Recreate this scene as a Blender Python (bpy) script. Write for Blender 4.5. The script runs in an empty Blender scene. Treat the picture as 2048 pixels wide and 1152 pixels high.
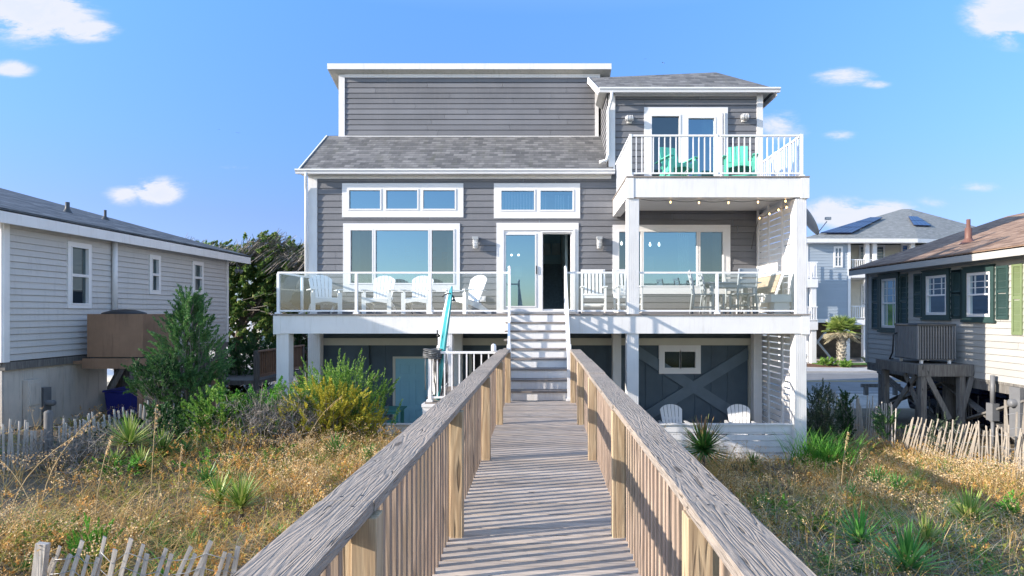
import bpy, math, random
import numpy as np
from mathutils import Vector, Matrix

random.seed(7)
rng = np.random.default_rng(11)
C = bpy.context.scene.collection
R = math.radians
F, CX, CY, ZC = 1180.0, 1085.0, 626.0, 3.35      # focal length in photo pixels, vanishing point, eye height

def px(x, D): return (x - CX) * D / F              # metres across, at distance D
def pz(y, D): return ZC + (CY - y) * D / F         # height, at distance D
YW = 15.4
def wx(x): return px(x, YW)
def wz(y): return pz(y, YW)

BASE = {}
class MB:
    """collects boxes, beams, tubes and free polygons for one mesh"""
    def __init__(s): s.v = []; s.f = []; s.m = []; s.smooth = []; s.mi = 0
    def add(s, vs, fs, smooth=False):
        n = len(s.v); s.v += [tuple(p) for p in vs]
        for f in fs:
            s.f.append([n + i for i in f]); s.m.append(s.mi); s.smooth.append(smooth)
        return s
    def box(s, x0, x1, y0, y1, z0, z1):
        return s.add([(x0,y0,z0),(x1,y0,z0),(x1,y1,z0),(x0,y1,z0),(x0,y0,z1),(x1,y0,z1),(x1,y1,z1),(x0,y1,z1)],
                     [(0,3,2,1),(4,5,6,7),(0,1,5,4),(1,2,6,5),(2,3,7,6),(3,0,4,7)])
    def beam(s, p, q, w, h, up=(0,0,1)):
        p = Vector(p); q = Vector(q); d = (q - p).normalized(); up = Vector(up)
        if abs(d.dot(up)) > .98: up = Vector((0,1,0))
        a = d.cross(up).normalized() * (w/2); b = a.cross(d).normalized() * (h/2)
        vs = [p-a-b, p+a-b, p+a+b, p-a+b, q-a-b, q+a-b, q+a+b, q-a+b]
        return s.add(vs, [(0,1,2,3),(4,7,6,5),(0,4,5,1),(1,5,6,2),(2,6,7,3),(3,7,4,0)])
    def tube(s, pts, r, n=8, cap=True):
        pts = [Vector(p) for p in pts]; k = len(pts); rs = r if isinstance(r, (list, tuple)) else [r]*k
        vs = []; prev = None
        for i, p in enumerate(pts):
            d = (pts[min(i+1,k-1)] - pts[max(i-1,0)]).normalized()
            ref = prev if prev is not None else (Vector((0,0,1)) if abs(d.z) < .9 else Vector((1,0,0)))
            a = (ref - d*ref.dot(d)).normalized(); prev = a; b = d.cross(a)
            for j in range(n):
                t = 2*math.pi*j/n; vs.append(p + (a*math.cos(t) + b*math.sin(t))*rs[i])
        fs = [(i*n+j, i*n+(j+1)%n, (i+1)*n+(j+1)%n, (i+1)*n+j) for i in range(k-1) for j in range(n)]
        s.add(vs, fs, True)
        if cap:
            m = len(s.v) - k*n
            s.f.append([m+j for j in range(n)][::-1]); s.m.append(s.mi); s.smooth.append(False)
            s.f.append([m+(k-1)*n+j for j in range(n)]); s.m.append(s.mi); s.smooth.append(False)
        return s
    def prism(s, poly, t, M=None):
        """poly in local x,z; thickness t along local y; M places it"""
        n = len(poly); M = M or Matrix()
        vs = [M @ Vector((a, -t/2, b)) for a, b in poly] + [M @ Vector((a, t/2, b)) for a, b in poly]
        return s.add(vs, [tuple(range(n)), tuple(range(2*n-1, n-1, -1))] + [(i, n+i, n+(i+1)%n, (i+1)%n) for i in range(n)])
    def lathe(s, prof, c, n=16, axis='z'):
        vs = []
        for r, h in prof:
            for j in range(n):
                t = 2*math.pi*j/n
                a = (r*math.cos(t), r*math.sin(t), h)
                if axis == 'y': a = (a[0], a[2], a[1])
                if axis == 'x': a = (a[2], a[0], a[1])
                vs.append((c[0]+a[0], c[1]+a[1], c[2]+a[2]))
        k = len(prof)
        s.add(vs, [(i*n+j, i*n+(j+1)%n, (i+1)*n+(j+1)%n, (i+1)*n+j) for i in range(k-1) for j in range(n)], True)
        return s
    def quad(s, a, b, c, d): return s.add([a,b,c,d], [(0,1,2,3)])
    def xf(s, M):
        s.v = [tuple(M @ Vector(p)) for p in s.v]; return s
    def build(s, name, mat, parent=None, bevel=0, uv=False, fixn=True):
        me = bpy.data.meshes.new(name); me.from_pydata(s.v, [], s.f)
        for m in (mat if isinstance(mat, (list, tuple)) else [mat]): me.materials.append(m)
        me.polygons.foreach_set('material_index', s.m); me.polygons.foreach_set('use_smooth', s.smooth)
        me.update()
        if uv: slope_uv(me)
        o = bpy.data.objects.new(name, me); C.objects.link(o)
        if parent is not None: attach(o, parent)
        if bevel:
            b = o.modifiers.new('bevel', 'BEVEL'); b.width = bevel; b.segments = 2; b.limit_method = 'ANGLE'; b.angle_limit = R(40)
        return o

def slope_uv(me):
    uvl = me.uv_layers.new(name='slope')
    for p in me.polygons:
        n = p.normal
        vd = Vector((0,0,1)) - n*n.z
        vd = vd.normalized() if vd.length > .05 else Vector((0,1,0))
        ud = vd.cross(n)
        for li in p.loop_indices:
            c = me.vertices[me.loops[li].vertex_index].co
            uvl.data[li].uv = (c.dot(ud), c.dot(vd))

def attach(o, parent):
    o.parent = parent
    b = BASE.get(parent.name)
    if b is not None: o.matrix_parent_inverse = Matrix.Translation(-Vector(b))

def tag(o, label=None, cat=None, group=None, kind=None):
    if label: o['label'] = label
    if cat: o['category'] = cat
    if group: o['group'] = group
    if kind: o['kind'] = kind
    return o

def thing(name, loc, label, cat, group=None):
    """an Empty at the thing's base; parts are built in world coordinates"""
    o = bpy.data.objects.new(name, None); C.objects.link(o); o.location = loc
    o.empty_display_size = .2
    BASE[o.name] = tuple(loc)
    return tag(o, label, cat, group)

def kids(o): return list(o.children)
def copy_tree(o, parent=None):
    c = o.copy(); C.objects.link(c)
    if parent is not None: c.parent = parent; c.matrix_parent_inverse = o.matrix_parent_inverse.copy()
    for ch in kids(o): copy_tree(ch, c)
    return c
def place(o, loc, rz=0, s=1):
    o.location = loc; o.rotation_euler = (0,0,rz)
    if s != 1: o.scale = (s,s,s)
    return o

def np_mesh(name, V, quads=None, tris=None, mat=None, parent=None, midx=None):
    """fast mesh from numpy arrays: V (n,3), faces (m,4) or (m,3)"""
    me = bpy.data.meshes.new(name)
    fa = quads if quads is not None else tris
    k = fa.shape[1]; m = len(fa)
    me.vertices.add(len(V)); me.vertices.foreach_set('co', np.ascontiguousarray(V, dtype=np.float32).ravel())
    me.loops.add(m*k); me.loops.foreach_set('vertex_index', np.ascontiguousarray(fa, dtype=np.int32).ravel())
    me.polygons.add(m)
    me.polygons.foreach_set('loop_start', np.arange(0, m*k, k, dtype=np.int32))
    me.polygons.foreach_set('loop_total', np.full(m, k, dtype=np.int32))
    for mm in (mat if isinstance(mat, (list, tuple)) else [mat]): me.materials.append(mm)
    if midx is not None: me.polygons.foreach_set('material_index', np.ascontiguousarray(midx, dtype=np.int32))
    me.update(calc_edges=True)
    o = bpy.data.objects.new(name, me); C.objects.link(o)
    if parent is not None: attach(o, parent)
    return o

# ---------------------------------------------------------------- materials
class NT:
    def __init__(s, name):
        s.m = bpy.data.materials.new(name); s.m.use_nodes = True
        s.t = s.m.node_tree; s.t.nodes.clear()
        s.out = s.n('ShaderNodeOutputMaterial')
    def n(s, ty, **kw):
        x = s.t.nodes.new(ty)
        for k, v in kw.items():
            if k.startswith('i_'):
                x.inputs[int(k[2:]) if k[2:].isdigit() else k[2:].replace('_', ' ')].default_value = v
            else: setattr(x, k, v)
        return x
    def l(s, a, b): s.t.links.new(a, b)
    def math(s, op, a, b=None, c=None):
        x = s.n('ShaderNodeMath', operation=op)
        for i, v in enumerate((a, b, c)):
            if v is None: continue
            if isinstance(v, (int, float)): x.inputs[i].default_value = v
            else: s.l(v, x.inputs[i])
        return x.outputs[0]
    def ramp(s, fac, stops, interp='LINEAR'):
        x = s.n('ShaderNodeValToRGB'); x.color_ramp.interpolation = interp
        e = x.color_ramp.elements
        while len(e) < len(stops): e.new(.5)
        for i, (p, c) in enumerate(stops):
            e[i].position = p; e[i].color = c if len(c) == 4 else (*c, 1)
        s.l(fac, x.inputs[0]); return x.outputs[0]
    def mix(s, fac, a, b, blend='MIX'):
        x = s.n('ShaderNodeMix', data_type='RGBA', blend_type=blend)
        for i, v in ((0, fac), (6, a), (7, b)):
            if isinstance(v, (int, float)): x.inputs[i].default_value = v
            elif isinstance(v, tuple): x.inputs[i].default_value = v if len(v) == 4 else (*v, 1)
            else: s.l(v, x.inputs[i])
        return x.outputs[2]
    def coord(s, which='Object'): return s.n('ShaderNodeTexCoord').outputs[which]
    def mapping(s, vec, scale=(1,1,1), loc=(0,0,0), rot=(0,0,0)):
        x = s.n('ShaderNodeMapping'); x.inputs['Scale'].default_value = scale; x.inputs['Location'].default_value = loc
        x.inputs['Rotation'].default_value = rot
        s.l(vec, x.inputs['Vector']); return x.outputs[0]
    def noise(s, vec, scale, detail=4, rough=.55, dist=0):
        x = s.n('ShaderNodeTexNoise'); x.inputs['Scale'].default_value = scale; x.inputs['Detail'].default_value = detail
        x.inputs['Roughness'].default_value = rough; x.inputs['Distortion'].default_value = dist
        if vec is not None: s.l(vec, x.inputs['Vector'])
        return x.outputs[0]
    def island(s): return s.n('ShaderNodeNewGeometry').outputs['Random Per Island']
    def bump(s, h, strength=.3, dist=.01):
        x = s.n('ShaderNodeBump'); x.inputs['Strength'].default_value = strength; x.inputs['Distance'].default_value = dist
        s.l(h, x.inputs['Height']); return x.outputs[0]
    def pbr(s, col, rough=.6, normal=None, metal=0, spec=.5, **kw):
        x = s.n('ShaderNodeBsdfPrincipled')
        for k, v in (('Base Color', col), ('Roughness', rough), ('Metallic', metal), ('Specular IOR Level', spec)):
            if isinstance(v, tuple): x.inputs[k].default_value = v if len(v) == 4 else (*v, 1)
            elif isinstance(v, (int, float)): x.inputs[k].default_value = v
            else: s.l(v, x.inputs[k])
        if normal is not None: s.l(normal, x.inputs['Normal'])
        return x.outputs[0]
    def done(s, sh): s.l(sh, s.out.inputs[0]); return s.m

def painted(name, col, rough=.5, var=.06, scale=3, bump=.05, bscale=60, island=.0, dirt=None, spec=.4, metal=0):
    t = NT(name); v = t.coord()
    n = t.noise(v, scale, 5)
    dark = tuple(c*(1-var*1.6) for c in col); lite = tuple(min(1, c*(1+var)) for c in col)
    c = t.ramp(n, [(.3, dark), (.7, lite)])
    if island:
        c = t.mix(1.0, c, t.ramp(t.island(), [(0, (1-island,)*3), (1, (1+island*.3,)*3)]), 'MULTIPLY')
    if dirt:
        s = t.noise(t.mapping(v, (6,6,.7)), 2.2, 6, .65)
        c = t.mix(t.math('MULTIPLY', t.ramp(s, [(.52, (0,0,0)), (.78, (1,1,1))]), dirt[1]), c, dirt[0])
    nb = t.bump(t.noise(v, bscale, 4), bump, .01) if bump else None
    return t.done(t.pbr(c, rough, nb, metal, spec))

def wood(name, axis, a, b, dark, rings=26, bump=.6, scale=1.0, island=.22, rough=.8, green=0, tan=None):
    """weathered board: grain as contour lines of a noise stretched along the axis"""
    t = NT(name); v = t.coord()
    isl = t.island()
    sc = [7.0*scale]*3; sc['xyz'.index(axis)] = .55*scale
    off = t.n('ShaderNodeCombineXYZ')
    for i, k in enumerate((37.0, 61.0, 83.0)): t.l(t.math('MULTIPLY', isl, k), off.inputs[i])
    add = t.n('ShaderNodeVectorMath', operation='ADD'); t.l(v, add.inputs[0]); t.l(off.outputs[0], add.inputs[1])
    w = t.mapping(add.outputs[0], tuple(sc))
    base = t.noise(w, 1.0, 2.2, .45, .25)
    ring = t.math('SINE', t.math('MULTIPLY', base, rings*6.283))
    ring = t.math('MULTIPLY_ADD', ring, .5, .5)
    sc2 = [160*scale]*3; sc2['xyz'.index(axis)] = 5*scale
    fine = t.noise(t.mapping(add.outputs[0], tuple(sc2)), 1.0, 3, .6)
    big = t.noise(add.outputs[0], 1.7, 4)
    c = t.mix(t.math('POWER', ring, 1.6), a, b)
    c = t.mix(t.ramp(fine, [(.42, (0,0,0)), (.75, (1,1,1))]), c, dark)
    if tan: c = t.mix(t.ramp(big, [(.42, (0,0,0)), (.68, (.8,.8,.8))]), c, tan)
    if green: c = t.mix(t.math('MULTIPLY', t.ramp(t.noise(add.outputs[0], .9, 4), [(.5, (0,0,0)), (.7, (1,1,1))]), green), c, (.21,.22,.10))
    crack = t.ramp(ring, [(0, (1,1,1)), (.10, (0,0,0))])
    sel = t.ramp(t.noise(w, 2.3, 3), [(.54, (0,0,0)), (.62, (1,1,1))])
    cr = t.math('MULTIPLY', crack, sel)
    c = t.mix(t.math('MULTIPLY', cr, .75), c, tuple(x*.35 for x in dark))
    sc3 = [9.0]*3; sc3['xyz'.index(axis)] = 2.2
    vo = t.n('ShaderNodeTexVoronoi'); t.l(t.mapping(add.outputs[0], tuple(sc3)), vo.inputs['Vector']); vo.inputs['Scale'].default_value = .55
    knot = t.ramp(vo.outputs['Distance'], [(.045, (1,1,1)), (.085, (0,0,0))])
    c = t.mix(t.math('MULTIPLY', knot, .8), c, tuple(x*.45 for x in dark))
    c = t.mix(1.0, c, t.ramp(isl, [(0, (1-island,)*3), (1, (1.06,)*3)]), 'MULTIPLY')
    h = t.math('SUBTRACT', t.math('ADD', ring, t.math('MULTIPLY', fine, .8)), t.math('MULTIPLY', cr, 3.0))
    return t.done(t.pbr(c, rough, t.bump(h, bump, .003), spec=.2))

def shingle(name, a, b, moss=None, w=.30, h=.145):
    t = NT(name); uv = t.coord('UV')
    def brick(off, ww):
        x = t.n('ShaderNodeTexBrick', offset=.5, offset_frequency=2)
        x.inputs['Scale'].default_value = 1; x.inputs['Brick Width'].default_value = ww; x.inputs['Row Height'].default_value = h
        x.inputs['Mortar Size'].default_value = .007; x.inputs['Mortar Smooth'].default_value = .3
        x.inputs['Color1'].default_value = (0,0,0,1); x.inputs['Color2'].default_value = (1,1,1,1); x.inputs['Mortar'].default_value = (.5,.5,.5,1)
        t.l(t.mapping(uv, loc=(off,0,0)), x.inputs['Vector']); return x
    b1 = brick(0, w); b2 = brick(3.17, w*.62)
    c = t.mix(b1.outputs[0], a, b)
    c = t.mix(t.math('MULTIPLY', b2.outputs[0], .45), c, tuple(x*.6 for x in a))
    c = t.mix(t.ramp(t.noise(uv, 1.1, 5), [(.35, (0,0,0)), (.75, (.15,.15,.15))]), c, tuple(x*1.15 for x in b))
    c = t.mix(t.noise(uv, 240, 2), c, tuple(x*1.5 for x in b), 'MULTIPLY') if False else c
    if moss: c = t.mix(t.ramp(t.noise(t.mapping(uv, (5,.6,1)), 1, 6, .7), [(.52, (0,0,0)), (.76, (.35,.35,.35))]), c, moss)
    sep = t.n('ShaderNodeSeparateXYZ'); t.l(uv, sep.inputs[0])
    saw = t.math('FRACT', t.math('DIVIDE', sep.outputs[1], h))
    edge = t.ramp(saw, [(0, (1,1,1)), (.22, (0,0,0))])
    c = t.mix(t.math('MULTIPLY', t.math('MULTIPLY', edge, t.noise(uv, 9, 2)), 1.5), c, tuple(x*.3 for x in a))
    hgt = t.math('SUBTRACT', t.math('ADD', t.math('MULTIPLY', b1.outputs[0], .5), t.math('MULTIPLY', t.noise(uv, 300, 2), .3)), saw)
    return t.done(t.pbr(c, .9, t.bump(hgt, .5, .012), spec=.2))

def leafmat(name, cols, trans=.25, rough=.6, tone=(.72, 1.2), ts=2.5):
    """cols: list of colours picked per leaf; patches of tone come from the plant itself"""
    t = NT(name)
    isl = t.island()
    c = t.ramp(isl, [(i/max(1, len(cols)-1), k) for i, k in enumerate(cols)])
    c = t.mix(1.0, c, t.ramp(t.noise(t.coord(), ts, 4), [(.32, (tone[0],tone[0]*1.02,tone[0]*.97)), (.68, (tone[1],tone[1]*.98,tone[1]*.92))]), 'MULTIPLY')
    p = t.pbr(c, rough, spec=.25)
    tr = t.n('ShaderNodeBsdfTranslucent'); t.l(c, tr.inputs[0])
    mx = t.n('ShaderNodeMixShader'); mx.inputs[0].default_value = trans
    t.l(p, mx.inputs[1]); t.l(tr.outputs[0], mx.inputs[2])
    return t.done(mx.outputs[0])

def glassmat(name, tint, gloss_tint, fac, rough=.01, wob=.0):
    t = NT(name)
    tr = t.n('ShaderNodeBsdfTransparent'); tr.inputs[0].default_value = (*tint, 1)
    gl = t.n('ShaderNodeBsdfGlossy'); gl.inputs['Color'].default_value = (*gloss_tint, 1); gl.inputs['Roughness'].default_value = rough
    if wob: t.l(t.bump(t.noise(t.coord(), 1.3, 1), wob, .05), gl.inputs['Normal'])
    lw = t.n('ShaderNodeFresnel'); lw.inputs[0].default_value = 1.5
    f = t.math('MAXIMUM', lw.outputs[0], fac)
    mx = t.n('ShaderNodeMixShader'); t.l(f, mx.inputs[0]); t.l(tr.outputs[0], mx.inputs[1]); t.l(gl.outputs[0], mx.inputs[2])
    return t.done(mx.outputs[0])

def emit(name, col, s):
    t = NT(name); e = t.n('ShaderNodeEmission'); e.inputs[0].default_value = (*col, 1); e.inputs[1].default_value = s
    return t.done(e.outputs[0])

M = {}
M['white'] = painted('white_paint', (.79,.78,.775), .42, .04, 1.5, .03, dirt=((.5,.47,.41), .35))
M['rail'] = painted('white_vinyl', (.82,.82,.83), .35, .02, 2, .0)
M['frame'] = painted('window_vinyl', (.80,.79,.79), .4, .02, 2, .0)
M['furn'] = painted('white_plastic_lumber', (.80,.80,.80), .5, .03, 4, .05)
M['soffit'] = painted('soffit_vinyl', (.66,.65,.60), .6, .06, 2, .03, dirt=((.28,.30,.2), .55))
M['ceil'] = painted('porch_ceiling', (.70,.69,.68), .6, .03, 2, .0)
M['siding'] = painted('grey_lap_siding', (.192,.196,.213), .62, .06, 1.2, .12, 45, island=.17, dirt=((.25,.24,.24), .3))
M['core'] = painted('wall_core', (.10,.10,.11), .8)
M['navy'] = painted('navy_board', (.075,.11,.142), .6, .10, 2.5, .12, 40, dirt=((.10,.12,.14), .35))
M['navy_light'] = painted('navy_brace', (.125,.17,.21), .6, .08, 3, .1, 40)
M['sid_left'] = painted('pale_grey_vinyl', (.57,.56,.55), .5, .03, .8, .05, island=.05, dirt=((.30,.30,.29), .35))
M['panel_left'] = painted('foundation_plywood', (.60,.545,.48), .75, .06, 2, .25, 30, dirt=((.2,.19,.17), .5))
M['sid_right'] = painted('cream_grey_siding', (.40,.395,.375), .6, .03, 1, .06, island=.06, dirt=((.33,.32,.3), .35))
M['sid_blue'] = painted('pale_blue_siding', (.36,.42,.48), .55, .03, .6, 0, island=.05)
M['sid_cream'] = painted('cream_siding', (.72,.68,.58), .55, .03, .6, 0, island=.05)
M['green'] = painted('green_shutter', (.030,.062,.058), .5, .06, 4, .05)
M['green_lit'] = painted('sunlit_green_shutter', (.17,.22,.11), .5, .06, 4, .05)  # lighter copy of the shutter green, sunlight painted into the colour
M['blue_door'] = painted('pale_blue_door', (.27,.52,.62), .45, .03, 3, .0)
M['aqua'] = painted('aqua_plastic_lumber', (.11,.50,.37), .45, .04, 5, .03)
M['teal'] = painted('teal_paint', (.06,.26,.25), .5, .08, 5, .06)
M['board_teal'] = painted('surfboard_teal', (.03,.27,.30), .3, .05, 3, .0, dirt=((.45,.6,.6), .4))
M['brown'] = painted('brown_panel', (.27,.165,.105), .7, .10, 3, .12, dirt=((.1,.055,.035), .5))
M['black'] = painted('black_metal', (.02,.02,.022), .45, .1, 8)
M['darkgrey'] = painted('dark_grey', (.07,.075,.08), .5, .08, 6)
M['grey'] = painted('grey_metal', (.16,.165,.175), .45, .06, 6)
M['galv'] = painted('galvanised', (.42,.43,.44), .4, .08, 8, metal=.3)
M['furn_grey'] = painted('grey_plastic_lumber', (.33,.36,.39), .55, .05, 4, .05)
M['bin'] = painted('blue_bin', (.02,.025,.22), .35, .08, 4, .0)
M['hose'] = painted('grey_hose', (.10,.105,.11), .45, .1, 6)
M['pipe_brown'] = painted('brown_vent_pipe', (.17,.085,.065), .5, .06, 6)
M['cream_beam'] = painted('cream_beam', (.60,.58,.50), .6, .05, 2, .05)
M['dish'] = painted('dish_grey', (.45,.46,.48), .4, .04, 3)
M['curtain'] = painted('curtain_cloth', (.55,.60,.58), .9, .05, 3)
M['room'] = painted('room_wall_teal', (.42,.60,.66), .9, .05, 1)
M['roomdark'] = painted('room_floor', (.22,.25,.25), .8, .1, 3)
M['carpet'] = painted('stair_carpet', (.12,.15,.16), .95, .15, 20, .3, 200)
M['paper'] = painted('picture_paper', (.5,.55,.55), .8, .1, 30)
M['solar'] = painted('solar_cells', (.012,.02,.07), .12, .2, 5, 0, spec=.8)
M['glass'] = glassmat('window_glass', (.50,.68,.72), (.42,.66,.84), .42, .02, .02)
M['glass_dark'] = glassmat('screened_window_glass', (.42,.50,.50), (.45,.56,.62), .26, .05, .02)
M['glass_low'] = glassmat('lower_window_glass', (.35,.45,.48), (.35,.50,.55), .10, .03, .0)
M['glass_clear'] = glassmat('railing_glass', (.965,.985,.985), (.8,.9,1), .03, .0)
M['bulb'] = emit('bulb_glow', (1, .60, .25), 2.2)
M['pendant'] = emit('pendant_glow', (1, .93, .8), 2.5)
M['guard'] = painted('condenser_guard', (.21,.22,.235), .45, .06, 6)
M['cap_wood'] = wood('weathered_cap_wood', 'y', (.375,.325,.275), (.29,.252,.218), (.14,.12,.104), 9, .8, 3.0, .16, tan=(.39,.32,.26))
M['deck_wood'] = wood('weathered_deck_wood', 'x', (.64,.56,.49), (.48,.42,.37), (.25,.22,.20), 12, .5, 1.1, .26, tan=(.62,.51,.41))
M['post_wood'] = wood('pine_post_wood', 'z', (.64,.50,.33), (.52,.38,.24), (.34,.24,.16), 9, .35, 1, .2, green=.12)
M['balu_wood'] = wood('pine_baluster_wood', 'z', (.58,.44,.34), (.45,.33,.25), (.27,.21,.18), 8, .35, 1, .38, green=.2)
M['picket'] = wood('sand_fence_lath', 'z', (.74,.69,.62), (.60,.55,.49), (.36,.32,.28), 6, .3, 1.4, .35)
M['picket_tan'] = wood('tan_fence_lath', 'z', (.46,.41,.345), (.34,.295,.245), (.19,.165,.14), 6, .3, 1.4, .42)
M['dark_picket'] = wood('dark_fence_lath', 'z', (.12,.105,.09), (.08,.07,.06), (.05,.045,.04), 6, .3, 1.4, .40)
M['pile'] = wood('grey_timber_pile', 'z', (.25,.24,.225), (.17,.16,.15), (.09,.085,.08), 6, .4, 1, .3)
M['tanboard'] = wood('tan_bench_board', 'y', (.46,.37,.27), (.40,.32,.23), (.28,.22,.17), 4, .15, 1, .1)
M['trex'] = wood('composite_tread', 'x', (.30,.265,.24), (.25,.22,.20), (.17,.15,.14), 4, .15, 1, .1)
M['bark'] = wood('cedar_bark', 'z', (.20,.16,.135), (.12,.095,.08), (.06,.05,.045), 6, .8, 2, .2)
M['twig'] = painted('dead_twig', (.30,.265,.235), .9, .2, 9, island=.45)
M['sh_main'] = shingle('grey_shingles', (.105,.106,.11), (.255,.25,.247), moss=(.13,.135,.08), w=.24)
M['sh_left'] = shingle('slate_shingles', (.065,.08,.095), (.24,.255,.27))
M['sh_brown'] = shingle('brown_shingles', (.20,.125,.085), (.44,.30,.215))
M['sh_far'] = shingle('pale_grey_shingles', (.20,.215,.215), (.29,.30,.30))
# ---------------------------------------------------------------- terrain
def ss(a, b, x):
    t = np.clip((x - a)/(b - a), 0, 1); return t*t*(3 - 2*t)
_ph = [(rng.uniform(0, 6.28), rng.uniform(0, 6.28), k) for k in (.7, 1.3, 2.1, 3.3)]
def ground(X, Y):
    X = np.asarray(X, float); Y = np.asarray(Y, float)
    far = ss(-9.0, -6.6, X)                                   # beside the left cottage the dune runs on further back
    e0 = 11.6 - 1.6*far; e1 = 21.0 - 8.0*far
    zl = .15 + .92*(1 - ss(e0, e1, Y)) - .15*ss(5, 2, Y)
    zr = .10 + .82*(1 - ss(4.5, 12.9, Y)) + .25*ss(5.5, 8.5, X)*(1 - ss(11, 16, Y))
    s = ss(-1.2, 1.2, X)
    z = zl*(1-s) + zr*s
    z = z*(1 - ss(16, 22, Y))
    near = (1 - ss(11.5, 13, Y))
    b = 0
    for a, c, k in _ph: b = b + np.sin(X*k*1.7 + a)*np.cos(Y*k*1.3 + c)*(.05/k**.6)
    z = z + b*near
    z = z - 2.9*ss(-6, -34, Y)
    return z
def gz(x, y): return float(ground(x, y))
def hit(pxx, pyy, lo=3.0, hi=16.0):
    """where the sight line through a photo pixel meets the ground"""
    D = lo
    while D < hi:
        x, z = px(pxx, D), pz(pyy, D)
        if z <= gz(x, D): return Vector((x, D, gz(x, D)))
        D += .03
    return Vector((px(pxx, hi), hi, gz(px(pxx, hi), hi)))

xs = np.concatenate([[-900,-400,-150,-60,-35,-25], np.arange(-20, 20.01, .25), [25,35,60,150,400,900]])
ys = np.concatenate([[-36,-28,-20,-12,-8,-5,-3], np.arange(-2, 16.01, .25), np.arange(17, 40, 2), [45,60,90,150,300,600,1500]])
gx, gy = np.meshgrid(xs, ys)
V = np.stack([gx, gy, ground(gx, gy)], -1).reshape(-1, 3)
nx, ny = len(xs), len(ys)
ii = np.arange(ny-1)[:, None]*nx + np.arange(nx-1)[None, :]
Q = np.stack([ii, ii+1, ii+nx+1, ii+nx], -1).reshape(-1, 4)
t = NT('sand_and_soil'); v = t.coord()
n1 = t.noise(v, .55, 6, .6); n2 = t.noise(v, 6, 6, .7); n3 = t.noise(v, 90, 3)
c = t.ramp(n1, [(.35, (.075,.055,.035)), (.60, (.15,.115,.075)), (.78, (.46,.40,.32))])
c = t.mix(t.ramp(n2, [(.45, (0,0,0)), (.7, (.8,.8,.8))]), c, (.13,.10,.065))
c = t.mix(t.math('MULTIPLY', n3, .4), c, (.5,.44,.35))
M['sand'] = t.done(t.pbr(c, .95, t.bump(t.math('ADD', n2, t.math('MULTIPLY', n3, .3)), .8, .04), spec=.1))
g = np_mesh('ground', V, quads=Q, mat=M['sand']); tag(g, 'sandy dune ground sloping from boardwalk down to street', kind='structure')
for p in g.data.polygons: p.use_smooth = True

def sheet(name, pts, z, mat, label):
    mb = MB(); mb.add([(x, y, z) for x, y in pts], [tuple(range(len(pts)))])
    return tag(mb.build(name, mat), label, kind='structure')
t = NT('asphalt'); v = t.coord()
c = t.ramp(t.noise(v, 1.2, 6), [(.3, (.15,.15,.155)), (.7, (.21,.21,.21))])
c = t.mix(t.math('MULTIPLY', t.noise(v, 60, 2), .35), c, (.3,.3,.3))
M['asphalt'] = t.done(t.pbr(c, .9, t.bump(t.noise(v, 60, 2), .4, .01), spec=.2))
t = NT('shell_gravel'); v = t.coord()
c = t.ramp(t.noise(v, 1.0, 7, .65), [(.3, (.40,.36,.32)), (.65, (.62,.57,.52))])
c = t.mix(t.ramp(t.noise(v, 25, 3), [(.4, (0,0,0)), (.8, (.6,.6,.6))]), c, (.33,.29,.25))
M['gravel'] = t.done(t.pbr(c, .95, t.bump(t.noise(v, 25, 3), .6, .03), spec=.1))
t = NT('concrete'); v = t.coord()
c = t.ramp(t.noise(v, 1.5, 7, .65), [(.3, (.36,.35,.34)), (.65, (.46,.45,.44))])
M['concrete'] = t.done(t.pbr(c, .9, t.bump(t.noise(v, 40, 3), .3, .01), spec=.2))
M['yellow'] = painted('road_yellow', (.55,.36,.06), .7, .15, 6)
M['roadwhite'] = painted('road_white', (.62,.62,.6), .7, .15, 6)
t = NT('mulch'); v = t.coord()
c = t.ramp(t.noise(v, 9, 7, .7), [(.3, (.11,.06,.04)), (.7, (.24,.14,.09))])
M['mulch'] = t.done(t.pbr(c, .95, t.bump(t.noise(v, 20, 4), .8, .04), spec=.1))

sheet('parking_gravel', [(-120,17.6),(120,17.6),(120,24.4),(-120,24.4)], .015, M['gravel'], 'pale shell gravel parking strip between houses and road')
sheet('road', [(-300,24.4),(300,24.4),(300,33),(-300,33)], .024, M['asphalt'], 'grey asphalt road behind the houses')
for y0, y1 in ((28.62,28.72),(28.84,28.94)):
    sheet('road_marking', [(-300,y0),(300,y0),(300,y1),(-300,y1)], .030, M['yellow'], 'yellow centre line painted on the road')
for y0 in (24.75, 32.5):
    sheet('road_marking', [(-300,y0),(300,y0),(300,y0+.1),(-300,y0+.1)], .030, M['roadwhite'], 'white edge line painted on the road')
sheet('far_gravel', [(-300,34.8),(300,34.8),(300,58),(-300,58)], .020, M['gravel'], 'pale gravel yards beyond the road')
mb = MB(); mb.box(-300,300,33.0,34.8,-.1,.10); tag(mb.build('pavement', M['concrete']), 'concrete pavement with kerb along the far road side', kind='structure')
sheet('concrete_apron', [(-7.4,14.2),(6.6,14.2),(6.6,24.3),(-7.4,24.3)], .028, M['concrete'], 'concrete slab under the house')
mb = MB(); mb.box(-5.95,5.65,12.95,15.35,-.2,.17); tag(mb.build('patio_slab', M['concrete']), 'concrete patio below the raised deck', kind='structure')
mb = MB(); mb.add([(17.4+1.7*math.cos(a)*(2.6 if math.cos(a)>0 else 1), 37.5+1.3*math.sin(a), .03+.0*a) for a in np.linspace(0, 6.1, 26)], [tuple(range(26))])
tag(mb.build('mulch_bed', M['mulch']), 'brown mulch bed around the palm', kind='structure')
t = NT('sea_water'); v = t.coord()
M['sea'] = t.done(t.pbr((.02,.09,.14), .12, t.bump(t.noise(t.mapping(v, (1,2.5,1)), .5, 6, .6), .6, .5), spec=.5))
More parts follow.
